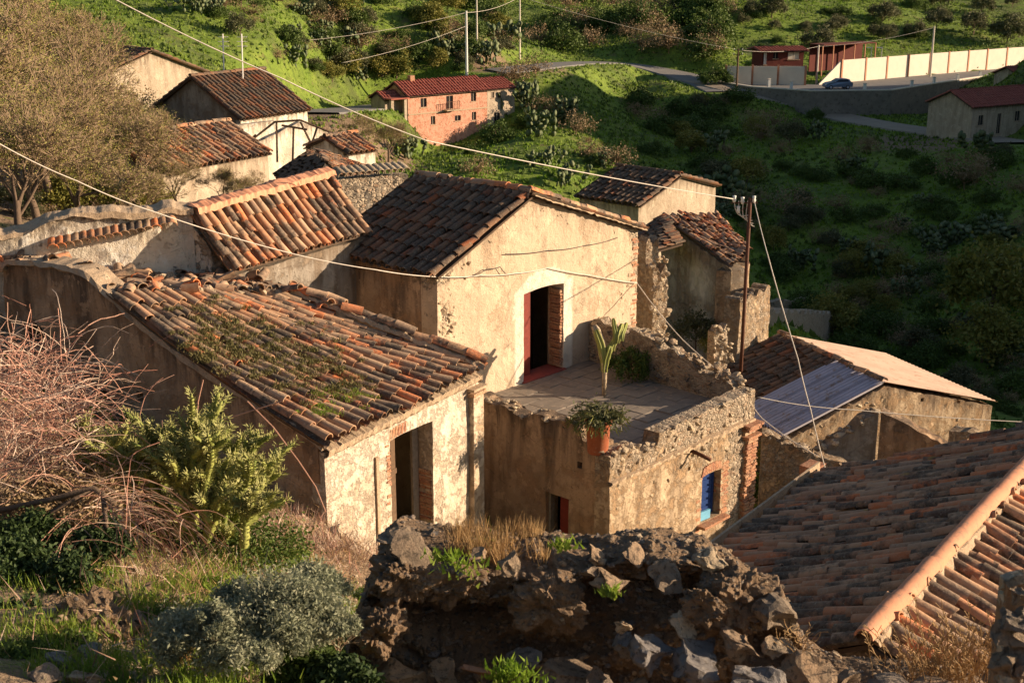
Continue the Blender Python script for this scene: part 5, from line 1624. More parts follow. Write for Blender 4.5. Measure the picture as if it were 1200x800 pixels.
# ================================================================== parking lot
def flat_poly(name, poly, z, mat):
    V = [Vector((x, y, z)) for x, y in poly]
    tris = geometry.tessellate_polygon([V])
    F = []
    for t in tris:
        a_, b_, c_ = (V[i] for i in t)
        F.append(t if (b_ - a_).cross(c_ - a_).z > 0 else tuple(reversed(t)))
    return mesh_at(name, V, F, mat)
prop(flat_poly('parking_lot', lot_poly, LOTZ, M['asphalt']), 'pale asphalt parking area on the hillside', None, None, 'structure')
def path_wall(name, label, pts, zt, h, th, mat, cat, wallname='wall_body', cap=None):
    t = thing(name, label, cat, Vector((pts[0].x, pts[0].y, zt(0) - h)))
    for i in range(len(pts) - 1):
        p, q = pts[i], pts[i + 1]
        a_ = math.degrees(math.atan2(q.x - p.x, q.y - p.y))
        L_ = (q - p).xy.length
        wall(wallname, p, a_, L_ - .01, zt(i) - h, (lambda s, i=i, L_=L_: zt(i) + (zt(i + 1) - zt(i)) * s / L_), mat, t, (), th, .8, .02)
        if cap:
            m_ = (p + q) / 2; m_.z = (zt(i) + zt(i + 1)) / 2 + .01
            boxobj('coping', m_ - dr(a_ + 90) * th / 2, L_, th + .1, .15, a_, cap, t)
    return t
edge = [PZ(px, py, LOTZ) for px, py in ((838,98),(880,104.5),(950,109.5),(1045,108.5),(1110,98.5),(1215,82.5))]
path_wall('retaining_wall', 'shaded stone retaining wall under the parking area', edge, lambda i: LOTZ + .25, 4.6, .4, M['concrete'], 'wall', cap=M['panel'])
pw = thing('panel_wall', 'sunlit cream panel wall with terracotta posts behind the parking area', 'wall', PZ(985, 97, LOTZ))
pxs = [985, 1013, 1038, 1063, 1088, 1110, 1133, 1155, 1178, 1200, 1222]
def basey(px): return np.interp(px, [960, 985, 1090, 1215], [99, 97, 87.5, 77])
for i in range(len(pxs) - 1):
    p, q = PZ(pxs[i], basey(pxs[i]), LOTZ), PZ(pxs[i + 1], basey(pxs[i + 1]), LOTZ)
    a_ = math.degrees(math.atan2(q.x - p.x, q.y - p.y)); L_ = (q - p).xy.length
    boxobj('panel', (p + q) / 2, L_ - .3, .18, 3.3, a_, M['panel'], pw)
    boxobj('post', p, .3, .34, 3.42, a_, M['panelpost'], pw)
p, q = PZ(960, 99.5, LOTZ), PZ(985, 97, LOTZ)
a_ = math.degrees(math.atan2(q.x - p.x, q.y - p.y)); L_ = (q - p).xy.length
wall('ramp_panel', p, a_, L_ - .16, LOTZ, lambda s: LOTZ + .1 + 3.2 * s / L_, M['panel'], pw, (), .2, .4, .0)
pw2 = thing('shaded_panel_wall', 'shaded grey panel wall with three bays below the red shed', 'wall', PZ(850, 100, LOTZ))
pxs = [850, 881, 911, 943]
for i in range(3):
    p, q = PZ(pxs[i], 99.5, LOTZ), PZ(pxs[i + 1], 100, LOTZ)
    a_ = math.degrees(math.atan2(q.x - p.x, q.y - p.y)); L_ = (q - p).xy.length
    boxobj('panel', (p + q) / 2, L_ - .3, .18, 2.7, a_, M['panel'], pw2)
    boxobj('post', p, .3, .34, 2.85, a_, M['panelpost'], pw2)
boxobj('post', PZ(943, 100, LOTZ), .3, .34, 2.85, 90, M['panelpost'], pw2)
for px, py, lb in ((901,102.5,'beside the shaded panels'),(927,106,'just left of the tall pole'),(1013,108.3,'right of the parked car'),(1068,104.5,'at the start of the rising kerb'),(1094,100.5,'second on the rising kerb'),(1122,96.5,'third on the rising kerb'),(1148,92.5,'fourth on the rising kerb')):
    p = PZ(px, py, LOTZ)
    b_ = thing('bollard', 'short white concrete bollard ' + lb, 'bollard', p, 'white bollards along the parking edge')
    boxobj('post', p + Vector((0, 0, .0)), .34, .34, 1.15, 80, M['white_paint'], b_)
    boxobj('cap', p + Vector((0, 0, 1.152)), .42, .42, .1, 80, M['panel'], b_)

# parked car
def car(p, a):
    t = thing('parked_car', 'silver blue hatchback parked alone on the pale asphalt', 'car', p)
    Mx = Matrix.Translation(p) @ Matrix.Rotation(-R(a), 4, 'Z')     # local +Y forward
    prof = [(-1.95,.35),(-2.0,.62),(-1.95,.95),(-1.72,1.05),(-1.45,1.42),(-.9,1.5),(.1,1.47),(.75,1.05),(1.5,.93),(1.92,.75),(1.98,.45),(1.9,.3)]
    V, F = [], []
    for k, x in enumerate((-.82, -.78, .78, .82)):
        for (y, z) in prof:
            xx = x * (.84 if z > 1.1 else 1) * (1 if k in (1, 2) else .985)
            V.append(Mx @ Vector((xx, y, z)))
    n = len(prof)
    for k in range(3):
        for i in range(n):
            F.append((k * n + i, k * n + (i + 1) % n, (k + 1) * n + (i + 1) % n, (k + 1) * n + i))
    F.append(tuple(range(n))[::-1]); F.append(tuple(3 * n + i for i in range(n)))
    body = mesh_at('body', V, F, M['carpaint'], t)
    def quad(name, pts, mat, par):
        Vq = [Mx @ Vector(q) for q in pts]
        mesh_at(name, Vq, [tuple(range(len(pts)))], mat, par)
    for sx in (-1, 1):
        quad('side_window', [(sx * .835, -1.4, 1.08), (sx * .835, .6, 1.06), (sx * .71, .05, 1.4), (sx * .71, -1.25, 1.38)], M['glass'], t)
        for y in (-1.25, 1.25):
            pts = [Mx @ Vector((sx * .66, y, .31)), Mx @ Vector((sx * .85, y, .31))]
            Vt, Ft = tube(pts, .31, 14)
            wv = mesh_at('wheel', Vt, Ft, M['rubber'], t)
            pts = [Mx @ Vector((sx * .8, y, .31)), Mx @ Vector((sx * .865, y, .31))]
            Vt, Ft = tube(pts, .18, 10); mesh_at('rim', Vt, Ft, M['sheet'], wv)
        Vt, Ft = box((0, 0, 0), .3, .1, .16, 90, False)
        mesh_at('headlight', [Mx @ (Vector(q) + Vector((sx * .6, 1.93, .7))) for q in Vt], Ft, M['white_paint'], t)
        mesh_at('tail_light', [Mx @ (Vector(q) + Vector((sx * .62, -1.96, .8))) for q in Vt], Ft, M['red'], t)
    quad('windscreen', [(-.66, .74, 1.08), (.66, .74, 1.08), (.62, .16, 1.45), (-.62, .16, 1.45)], M['glass'], t)
    quad('rear_window', [(-.62, -1.76, 1.06), (.62, -1.76, 1.06), (.6, -1.5, 1.38), (-.6, -1.5, 1.38)], M['glass'], t)
car(PZ(981, 104.6, LOTZ) + Vector((0, 0, .02)), 262)

l0, l1 = PZ(984, 92, LOTZ), PZ(1046, 88, LOTZ)
al_ = math.degrees(math.atan2(l1.x - l0.x, l1.y - l0.y)); Ll = (l1 - l0).xy.length
sl_ = thing('long_shelter', 'long low dark red shelter on posts behind the cream panel wall', 'shelter', l0 - dr(al_ + 90) * 4)
V_, F_ = box((l0 + l1) / 2 - dr(al_ + 90) * 5.5 + Vector((0, 0, 4.7)), Ll, 3.2, .16, al_)
mesh_at('roof', V_, F_, M['shedred'], sl_)
boxobj('back_wall', (l0 + l1) / 2 - dr(al_ + 90) * 7 + Vector((0, 0, .5)), Ll, .15, 4.1, al_, M['shedred'], sl_)
for k in range(6):
    boxobj('post', l0.lerp(l1, k / 5) - dr(al_ + 90) * 4.1, .14, .14, 4.68, al_, M['panelpost'], sl_)

# poles in the distance
def pole(px, y0, y1, label, r=.13, mat='white_paint', top=None, d=None, cross=0):
    b_ = G(px, y1, 60) if d is None else PD(px, y1, d)
    dd = b_.y * CP - (b_.z - CAM_Z) * SP
    t_ = PD(px, y0, dd)
    t = thing('utility_pole', label, 'pole', b_)
    V_, F_ = tube([b_ - Vector((0, 0, .8)), Vector((b_.x, b_.y, t_.z))], [r * 1.2, r * .8], 8)
    mesh_at('pole', V_, F_, M[mat], t)
    for k in range(cross):
        z = t_.z - .25 - k * .6
        V_, F_ = tube([Vector((b_.x - .7, b_.y, z)), Vector((b_.x + .7, b_.y, z))], .05, 5); mesh_at('crossarm', V_, F_, M['rust'], t)
        for sx in (-.6, .6):
            V_, F_ = tube([Vector((b_.x + sx, b_.y, z)), Vector((b_.x + sx, b_.y, z + .25))], .07, 6); mesh_at('insulator', V_, F_, M['white_paint'], t)
    return Vector((b_.x, b_.y, t_.z - .2))
tA = pole(547, 12, 90, 'tall white pole at the left end of the pink house roof', .16)
tB = pole(559, -6, 68, 'thin tall pole just right of the white pole', .12, 'panel')
tC = pole(609, -6, 70, 'grey pole beside the road bend right of the pink house', .13, 'panel')
tD = pole(863, 56, 106, 'wooden pole left of the shaded panel wall', .14, 'wood', cross=2)
tE = pole(956, 52, 107, 'pale concrete pole beside the parked car', .16, 'panel')
tF = pole(1090, 30, 88, 'pale pole standing before the sunlit panel wall', .16, 'panel', d=207)
def cable(name, label, pts, sag, r, mat, cat='cable', n=28, group=None):
    V, F = [], []
    P_ = []
    for i in range(len(pts) - 1):
        for k in range(n + (1 if i == len(pts) - 2 else 0)):
            t_ = k / n
            q = Vector(pts[i]).lerp(Vector(pts[i + 1]), t_)
            P_.append(q - Vector((0, 0, 4 * sag * t_ * (1 - t_))))
    V, F = tube(P_, r, 6)
    return prop(mesh_at(name, V, F, mat, None, True), label, cat, group)
cable('overhead_wire', 'thin wires running from the road bend pole to the panel wall poles', [tC, tD, tE, tF], .5, .022, M['cable'])
cable('overhead_wire', 'thin wires looping from the left to the white pole', [PD(330, 50, 150), tA, tC], .5, .022, M['cable'])
cable('overhead_wire', 'second thin wire looping low to the white pole', [PD(400, 74, 150), tA - Vector((0, 0, 1.6))], .4, .02, M['cable'])
for i, (px, y0, y1) in enumerate(((990,54,78),(997,58,78),(1008,52,78),(1020,56,76),(1032,56,76))):
    b_ = G(px, y1, 120); dd = b_.y * CP - (b_.z - CAM_Z) * SP; zt_ = PD(px, y0, dd).z
    t = thing('lamp_post', ('leftmost','second','middle','fourth','rightmost')[i] + ' of the five small posts behind the cream panel wall', 'post', b_, 'small posts behind the panel wall')
    V_, F_ = tube([b_ - Vector((0, 0, .5)), Vector((b_.x, b_.y, zt_))], .08, 6); mesh_at('pole', V_, F_, M['panel'], t)
    boxobj('lamp_head', Vector((b_.x - .35, b_.y, zt_)), .9, .3, .12, 90, M['white_paint'], t)

# near rusty pole with insulators
pt_ = PD(879, 236, 35); pb_ = Vector((pt_.x - .02, pt_.y, -3.3))
rp = thing('rusty_pole', 'tall rusty iron pole with white insulators behind the terrace', 'pole', pb_)
V_, F_ = tube([pb_, pt_ + Vector((0, 0, .1))], .05, 10); mesh_at('pole', V_, F_, M['rust'], rp, True)
ins = []
for (dx, dz) in ((-.42, .06), (-.2, .02), (.1, .05), (-.3, -.22)):
    q = pt_ + Vector((dx, 0, dz))
    V_, F_ = tube([q + Vector((0, 0, -.09)), q + Vector((0, 0, -.02)), q + Vector((0, 0, .02)), q + Vector((0, 0, .09))], [.03, .055, .04, .05], 8)
    mesh_at('insulator', V_, F_, M['white_paint'], rp, True); ins.append(q)
V_, F_ = tube([pt_ + Vector((-.5, 0, -.04)), pt_ + Vector((.2, 0, -.04))], .02, 5); mesh_at('bracket', V_, F_, M['rust'], rp)
V_, F_ = tube([pt_ + Vector((-.35, 0, -.3)), pt_ + Vector((0, 0, -.12))], .018, 5); mesh_at('bracket', V_, F_, M['rust'], rp)
for k in range(5):
    a0_ = pt_ + Vector((-.42 + .12 * k, 0, .02)); a1_ = pt_ + Vector((.02 + .03 * k, -.03, -.35 - .08 * k))
    pts = [a0_.lerp(a1_, t) + Vector((-.1 * math.sin(math.pi * t), 0, -.18 * math.sin(math.pi * t))) for t in np.linspace(0, 1, 9)]
    V_, F_ = tube(pts, .012, 4); mesh_at('jumper_wire', V_, F_, M['cable'], rp)
cable('overhead_cable', 'pale cable running from the rusty pole to the upper left', [ins[0], PD(500, 165, 28), PD(330, 92, 26.5), PD(130, -3, 25), PD(-60, -95, 24)], .05, .0135, M['cable'])
hk = onw(LE, U, .12, 3.0, .05)
cable('service_cable', 'pale cable crossing from the left edge to the gabled house', [PD(-60, 137, 21), PD(0, 169, 21.6), PD(90, 212, 22.5), PD(180, 248, 23.4), PD(330, 294, 25.2), PD(440, 316, 26.4), hk], .03, .011, M['cable'])
cpts = [hk] + [onw(LE, U, sz(px, py, LE, U)[0], sz(px, py, LE, U)[1], .06) for px, py in ((560,322),(600,320),(641,313),(690,322),(744,331))]
cable('wall_cable', 'cable stapled along the gable wall above the doorway', cpts, .02, .012, M['cable'])
cable('loose_wall_wire', 'thin dark wire looping high on the gable wall', [onw(LE, U, sz(px, py, LE, U)[0], sz(px, py, LE, U)[1], .05) for px, py in ((590,297),(640,293),(685,287),(722,278))], .03, .009, M['darkcable'])
cable('drop_cable', 'pale cable dropping from the house corner over the terrace parapet', [cpts[-1], PD(800, 398, 31.0), PD(870, 455, 30), PD(893, 490, 29.5), PD(960, 535, 29)], .05, .011, M['cable'])
cable('guy_wire', 'pale guy wire slanting down from the rusty pole', [ins[2], PD(900, 300, 30.5), PD(935, 420, 29.6), PD(950, 480, 29.3), PD(968, 552, 29)], .04, .012, M['cable'])
cable('low_cable', 'thin pale cable running to the right edge over the corrugated roof', [PD(888, 465, 28.5), PD(1000, 480, 29), PD(1280, 497, 30)], .05, .010, M['cable'])
cable('bracket_wire', 'short wire on small brackets beside the gabled house corner', [onw(LE, U, sz(px, py, LE, U)[0], sz(px, py, LE, U)[1], .08) for px, py in ((552,322),(568,314),(583,312),(590,320))], .02, .01, M['darkcable'])

# terracotta pot with trailing plant, and the tall cactus
pp = PD(713, 514, 25.4 ) ; pp = Vector((FC.x, FC.y, 0)) + u * .12 + v * .42; pp.z = .26
pot = thing('plant_pot', 'terracotta pot with trailing foliage on the terrace corner', 'plant pot', pp)
V_, F_ = tube([pp + Vector((0, 0, z)) for z in (0, .02, .56, .58, .67, .67, .6)], [.19, .2, .235, .265, .265, .225, .21], 20)
mesh_at('pot', V_, F_, M['terracotta'], pot, True)
V, F, rn = leaf_cloud(1300, (.5, .5, .18), .036, 34, 90, .24, 2.8)
mesh_at('foliage', V + np.array([pp.x, pp.y, pp.z + .70]), F, M['olive'], pot, False, {'rnd': rn})
rr_ = random.Random(4); S_ = []
for k in range(70):
    a_ = rr_.uniform(0, 6.28); p = Vector((pp.x, pp.y, pp.z + .66)); d_ = Vector((math.cos(a_), math.sin(a_), .7))
    for q in range(6):
        p2 = p + d_ * .12; S_.append((*p, *p2, .008, .006)); p = p2; d_ = (d_ + Vector((rr_.gauss(0, .2), rr_.gauss(0, .2), -.38))).normalized()
V, F = segs_mesh(S_); mesh_at('stems', V, F, M['bud'], pot, False, {'rnd': rs.rand(len(V))})
def cactus_col(p, h, r, lean, n=8, seed=0):
    rr = random.Random(seed)
    pts = [p + Vector((lean[0] * t * t + rr.gauss(0, .004), lean[1] * t * t, h * t)) for t in np.linspace(0, 1, n)]
    return pts, [r * (.62 + .38 * math.sin(math.pi * min(.75, .18 + .6 * t))) * (1 if t < .93 else .72) for t in np.linspace(0, 1, n)]
cp_ = PL(707, 470, Vector((FC.x, FC.y, 0)) + v * 2.2, U); cp_ = PZ(708, 462, .05)
ct = thing('columnar_cactus', 'tall branching green cactus standing on the terrace paving', 'cactus', cp_)
def ribbed(pts, rads, ribs=5, amp=.3, n=20):
    pts = [Vector(p) for p in pts]; V, F = [], []
    for i, p in enumerate(pts):
        t = (pts[min(i + 1, len(pts) - 1)] - pts[max(i - 1, 0)]).normalized()
        x = t.cross(Vector((.1, 1, .05))).normalized(); y = t.cross(x)
        for k in range(n):
            a_ = 2 * math.pi * k / n; r_ = rads[i] * (1 + amp * math.cos(ribs * a_))
            V.append(p + x * math.cos(a_) * r_ + y * math.sin(a_) * r_)
    for i in range(len(pts) - 1):
        for k in range(n): F.append((i * n + k, i * n + (k + 1) % n, (i + 1) * n + (k + 1) % n, (i + 1) * n + k))
    V.append(pts[-1]); c0 = len(V) - 1
    for k in range(n): F.append(((len(pts) - 1) * n + k, (len(pts) - 1) * n + (k + 1) % n, c0))
    return V, F
V_, F_ = tube([cp_, cp_ + Vector((0, 0, .5)), cp_ + Vector((-.01, 0, .75))], [.05, .055, .07], 8); mesh_at('trunk', V_, F_, M['palestone'], ct, True)
for i, (bx, by, bz, h, lx, r_) in enumerate(((0, 0, .6, .7, .12, .085), (-.01, 0, .72, 1.0, -.2, .09), (-.05, .02, .95, .85, -.2, .095), (.08, .02, .95, .5, .2, .07), (.2, .05, 1.15, .45, .2, .065), (.34, .04, 1.35, .42, .1, .06), (.28, .05, 1.35, .55, -.04, .055), (.44, .05, 1.4, .36, .12, .05))):
    pts, rads = cactus_col(cp_ + Vector((bx * .85, by, bz * .88)), h * .86, r_ * .85, (lx, .05 * i), 9, i)
    V_, F_ = ribbed(pts, rads)
    mesh_at('column', V_, F_, M['cactus'] if i != 2 else M['palestone'], ct, True, {'rnd': np.full(len(V_), .1 * i)})
bu = plant('terrace_shrub', 'shrub', PZ(738, 442, .05), .5, 'dark green shrub in the shaded back corner of the terrace', 'shrub', None, 1.3)
sp = PD(752, 500, 26)
V_, F_ = tube([PZ(742, 447, .12), PZ(758, 452, .14)], .03, 6)

# ================================================================== hillside vegetation
def size_at(p, px): return px * (p.y * CP - (p.z - CAM_Z) * SP) / FPX
def bush(kind, px, py, wpx, label, cat, name, group=None, hs=1.0):
    p = G(px, py, 40)
    s = size_at(p, wpx / 2) / (1.05 if kind != 'pear' else .62)
    return plant(name, kind, p - Vector((0, 0, .1)), s, label, cat, group, hs)
KN = {'shrub': ('green_shrub', 'shrub'), 'dry_bush': ('dry_bush', 'bush'), 'pear': ('prickly_pear', 'cactus'), 'olive_tree': ('olive_tree', 'tree'), 'yellow_tree': ('leafy_tree', 'tree')}
NAMED = [
 ('dry_bush',600,104,52,'brown rounded bush beside the right end of the pink house'),
 ('dry_bush',628,92,46,'tan bush where the road bends above the hillock'),
 ('dry_bush',640,138,44,'large tan bush on the crest of the green hillock'),
 ('dry_bush',676,160,50,'brown bush at the dark edge of the hillock crest'),
 ('dry_bush',690,186,40,'grey brown bush low on the shaded hillock edge'),
 ('dry_bush',725,198,50,'pale dry bush right above the plain gabled house'),
 ('shrub',583,168,46,'dark green shrub on the grass below the pink house'),
 ('shrub',552,182,22,'small green shrub left of the dark shrub below the pink house'),
 ('pear',636,162,40,'pale prickly pear high on the green hillock'),
 ('pear',613,128,38,'prickly pear clump just right of the pink house'),
 ('pear',661,142,36,'prickly pear between the bushes on the hillock crest'),
 ('pear',640,196,34,'prickly pear in the middle of the sunlit grass'),
 ('pear',667,218,36,'prickly pear low on the sunlit grass above the ridge'),
 ('pear',475,185,36,'prickly pear below the left end of the pink house'),
 ('shrub',620,150,36,'light green shrub near the hillock crest'),
 ('dry_bush',560,208,46,'low brown weeds just above the gabled house ridge'),
 ('dry_bush',930,255,62,'bare pinkish tree in the shade right of the rusty pole'),
 ('dry_bush',888,238,32,'narrow bare bush just above the rusty pole'),
 ('dry_bush',892,168,44,'dry bush on the dark slope below the dirt road'),
 ('shrub',955,140,26,'yellowish shrub beside the dirt road under the retaining wall'),
 ('dry_bush',1130,222,76,'broad bare bush on the dark slope below the cottage'),
 ('dry_bush',1195,228,44,'brown bush at the right edge below the cottage'),
 ('pear',1000,205,30,'small pale prickly pear high on the dark slope'),
 ('pear',1145,180,38,'prickly pear below the cottage front'),
 ('shrub',1082,205,40,'yellow green shrub left of the broad bare bush'),
 ('dry_bush',1052,278,44,'dry bush left of centre on the dark slope'),
 ('dry_bush',1028,300,44,'tan bush in the middle of the dark slope'),
 ('pear',1160,278,34,'pale prickly pear upper right on the dark slope'),
 ('dry_bush',1192,278,44,'dry bush at the right edge of the dark slope'),
 ('pear',1108,292,40,'grey prickly pear right of the middle bush'),
 ('yellow_tree',1000,325,40,'small yellow tree left of the middle prickly pear'),
 ('pear',1030,325,44,'broad prickly pear beside the small yellow tree'),
 ('yellow_tree',1165,375,120,'big yellow green tree at the right of the dark slope'),
 ('yellow_tree',1150,425,90,'lower bough like yellow green tree under the big one'),
 ('dry_bush',1050,350,52,'bare bush under the broad prickly pear'),
 ('dry_bush',985,352,40,'brown bush above the ruined low walls'),
 ('yellow_tree',975,395,64,'light green tree right of the ruined low walls'),
 ('shrub',1030,395,58,'mid green shrub beside the light green tree'),
 ('yellow_tree',1034,372,36,'upright yellow green bush beside the ruined low walls'),
 ('shrub',1000,420,60,'shrub just above the pink sheet roof'),
 ('shrub',1085,430,54,'dark shrub above the middle of the pink sheet roof'),
 ('dry_bush',1128,468,34,'dry tuft near the end of the pink sheet roof'),
 ('shrub',1190,465,60,'leafy shrub at the right edge beyond the pink sheet roof'),
 ('shrub',925,418,40,'green scrub at the foot of the ruined low walls'),
 ('olive_tree',958,66,42,'olive tree beside the red shed'),
 ('olive_tree',1033,28,34,'round olive tree high on the sunlit right slope'),
 ('olive_tree',1098,36,34,'olive tree above the panel wall'),
 ('olive_tree',1140,42,36,'olive tree right of the pale pole'),
 ('olive_tree',1102,10,30,'dark olive tree near the top right'),
 ('olive_tree',1180,52,44,'broad shrubby olive above the right end of the panels'),
 ('olive_tree',1150,18,30,'small olive tree near the upper right corner'),
 ('olive_tree',905,22,34,'olive tree above the red shed'),
 ('shrub',1050,115,26,'bright green shrub spilling over the retaining wall'),
 ('shrub',838,100,40,'green shrub left of the shaded panels'),
]
for k, px, py, wpx, lb in NAMED:
    n_, c_ = KN[k]
    bush(k, px, py, wpx, lb, c_, n_)
def zone(kinds, pts, n, wr, seed, desc):
    rr = random.Random(seed)
    xs = [p[0] for p in pts]; ys = [p[1] for p in pts]
    k = 0; tries = 0
    while k < n and tries < n * 20:
        tries += 1
        px, py = rr.uniform(min(xs), max(xs)), rr.uniform(min(ys), max(ys))
        if not inpoly(np.array([px]), np.array([py]), pts)[0]: continue
        kd = rr.choice(kinds)
        n_, c_ = KN[kd]
        w_ = {'shrub': 'green shrub', 'dry_bush': 'brown dry bush', 'pear': 'pale prickly pear clump', 'olive_tree': 'grey green olive bush', 'yellow_tree': 'yellow leafy bush'}[kd]
        wd_ = rr.uniform(*wr); q_ = (wd_ - wr[0]) / (wr[1] - wr[0])
        szw = ('tiny', 'small', 'middling', 'large', 'very large')[min(4, int(q_ * 5))]
        fx = (px - min(xs)) / (max(xs) - min(xs)); fy = (py - min(ys)) / (max(ys) - min(ys))
        pl = ('top', 'upper', 'middle', 'lower', 'bottom')[min(4, int(fy * 5))] + ' ' + ('far left', 'left', 'centre', 'right', 'far right')[min(4, int(fx * 5))]
        bush(kd, px, py, wd_, ' '.join(('%s %s, %s, %s' % (szw, w_, pl, desc)).split()[:16]), c_, n_, '%s %s' % (w_ + ('es' if w_.endswith('bush') else 's'), desc), rr.uniform(.7, 1.1))
        k += 1
zone(['shrub', 'shrub', 'pear', 'dry_bush', 'olive_tree', 'shrub', 'shrub', 'dry_bush', 'yellow_tree'], [(395,0),(600,0),(600,60),(560,80),(530,95),(440,100),(380,100),(330,60)], 75, (22, 46), 1, 'on the sunlit slope above the pink house')
zone(['shrub', 'olive_tree', 'dry_bush', 'pear'], [(200,0),(400,0),(400,90),(330,80),(260,40)], 34, (18, 40), 2, 'on the bright slope at the upper left')
zone(['shrub', 'dry_bush', 'shrub'], [(620,0),(860,0),(840,70),(700,64),(625,64)], 44, (30, 60), 3, 'added as shade in the top gully')  # dense bushes added to darken the gully in place of shade
zone(['shrub', 'shrub', 'dry_bush', 'shrub', 'dry_bush', 'olive_tree', 'shrub', 'dry_bush', 'pear', 'yellow_tree'], [(740,120),(860,120),(1000,160),(1200,190),(1200,500),(1100,450),(960,400),(900,300),(760,210)], 175, (22, 48), 4, 'on the shaded valley slope')
zone(['olive_tree', 'shrub'], [(860,0),(1200,0),(1200,50),(1000,62),(870,50)], 30, (14, 30), 5, 'on the sunlit terraces at the upper right')
zone(['shrub', 'shrub', 'dry_bush', 'pear'], [(600,110),(640,110),(735,200),(700,215),(660,160)], 11, (12, 26), 6, 'along the crest of the hillock')
zone(['dry_bush', 'dry_bush', 'yellow_tree', 'olive_tree'], [(0,60),(110,60),(170,150),(200,250),(0,262)], 60, (34, 74), 8, 'under the bare trees at the upper left')
# ground cover of grass tufts over the slopes
def scatter_px(n, polys, seed, dmin=40):
    r = np.random.RandomState(seed)
    out = []
    for poly in polys:
        P = np.array(poly, float)
        m = 0
        for _ in range(n // len(polys)):
            px, py = r.uniform(P[:, 0].min(), P[:, 0].max()), r.uniform(P[:, 1].min(), P[:, 1].max())
            out.append((px, py))
    return out
def ground_scatter(name, x0, x1, y0, y1, n, size, mat, label, cat, seed, mask=None, aspect=.5, blades=3):
    r = np.random.RandomState(seed)
    x = r.uniform(x0, x1, n); y = r.uniform(y0, y1, n)
    keep = (np.abs(x) < y * .46 + 3) & ~inpoly(x, y, lot_poly)
    for q in ROADS[::3]:
        keep &= (x - q[0]) ** 2 + (y - q[1]) ** 2 > (q[3] * .62) ** 2
    f = fbm(np.stack([x, y, x * 0], -1), .09, 3, seed)
    keep &= f > r.uniform(-1.1, .5, n)
    if mask is not None: keep &= mask(x, y)
    x, y = x[keep], y[keep]; n = len(x)
    z = H(x, y)
    V, A = [], []
    for b in range(blades):
        a_ = r.uniform(0, math.pi, n); s = size * r.uniform(.5, 1.4, n)
        jx, jy = r.normal(size=n) * size * .4, r.normal(size=n) * size * .4
        cx, sy = np.cos(a_) * s * aspect, np.sin(a_) * s * aspect
        tx, ty = r.normal(size=n) * s * .4, r.normal(size=n) * s * .4
        bx, by = x + jx, y + jy
        V.append(np.stack([np.stack([bx - cx, by - sy, z - .05], -1), np.stack([bx + cx, by + sy, z - .05], -1), np.stack([bx + tx, by + ty, z + s], -1)], 1))
        A.append(np.repeat(np.clip(.35 + .3 * fbm(np.stack([x, y, x * 0], -1), .05, 2, 40) + r.uniform(-.3, .3, n), 0, .99), 3))
    V = np.concatenate(V).reshape(-1, 3); A = np.concatenate(A)
    F = np.arange(len(V)).reshape(-1, 3)
    o = mesh_at(name, V, F, mat, None, False, {'rnd': A}, 'stuff')
    return prop(o, label, cat)
ground_scatter('hillside_grass', -75, 100, 75, 290, 170000, .19, M['grass'], 'bright green grass covering the sunlit hillsides', 'grass', 11)
ground_scatter('hillside_scrub', -75, 100, 60, 290, 70000, .27, M['shrub'], 'dark low scrub scattered through the hillside grass', 'scrub', 12, None, .6)
ground_scatter('village_weeds', -12, 16, 20, 60, 9000, .18, M['grass'], 'weeds between the old houses', 'weeds', 13)
# low ruined walls in the valley shade
w0 = G(902, 400, 50)
for nm, lb, px0, py0, px1, py1, hh in (('ruined_low_wall', 'front grey ruined wall on the dark slope with two holes', 902, 388, 978, 381, .9), ('ruined_rear_wall', 'rear broken wall of the small ruin on the dark slope', 905, 366, 950, 360, .8)):
    a0 = G(px0, py0, 50); a1 = G(px1, py1, 50)
    az_ = math.degrees(math.atan2(a1.x - a0.x, a1.y - a0.y)); L_ = (a1 - a0).xy.length
    t = thing(nm, lb, 'wall', a0)
    wall('wall_body', a0, az_, L_, min(a0.z, a1.z) - 1, lambda s: a0.z + hh + (a1.z - a0.z) * s / L_ + .15 * math.sin(s * 1.7) , M['grey'], t, (), .5, .2, .06, lambda s, z: .6 + 0 * s, seed=44)

# foreground and village plants
plant('weedy_shrub', 'olive_tree', PZ(815, 408, -1.6) , .62, 'pale leafy shrub between the terrace parapet and the ruin', 'shrub')
plant('weedy_shrub', 'yellow_tree', PZ(832, 416, -1.6), .42, 'small light green bush at the foot of the rubble pier', 'shrub')
plant('corner_weeds', 'shrub', PZ(915, 590, -3.4), .7, 'green weeds growing right of the brick pilaster', 'weeds', None, 1.2)
plant('corner_weeds', 'yellow_tree', PZ(905, 560, -3.4), .5, 'taller weeds against the low garden wall', 'weeds', None, 1.2)
plant('fig_sapling', 'dry_bush', PZ(690, 640, -3.0), 1.0, 'dark leafless sapling against the stained terrace wall', 'sapling', None, 1.2)

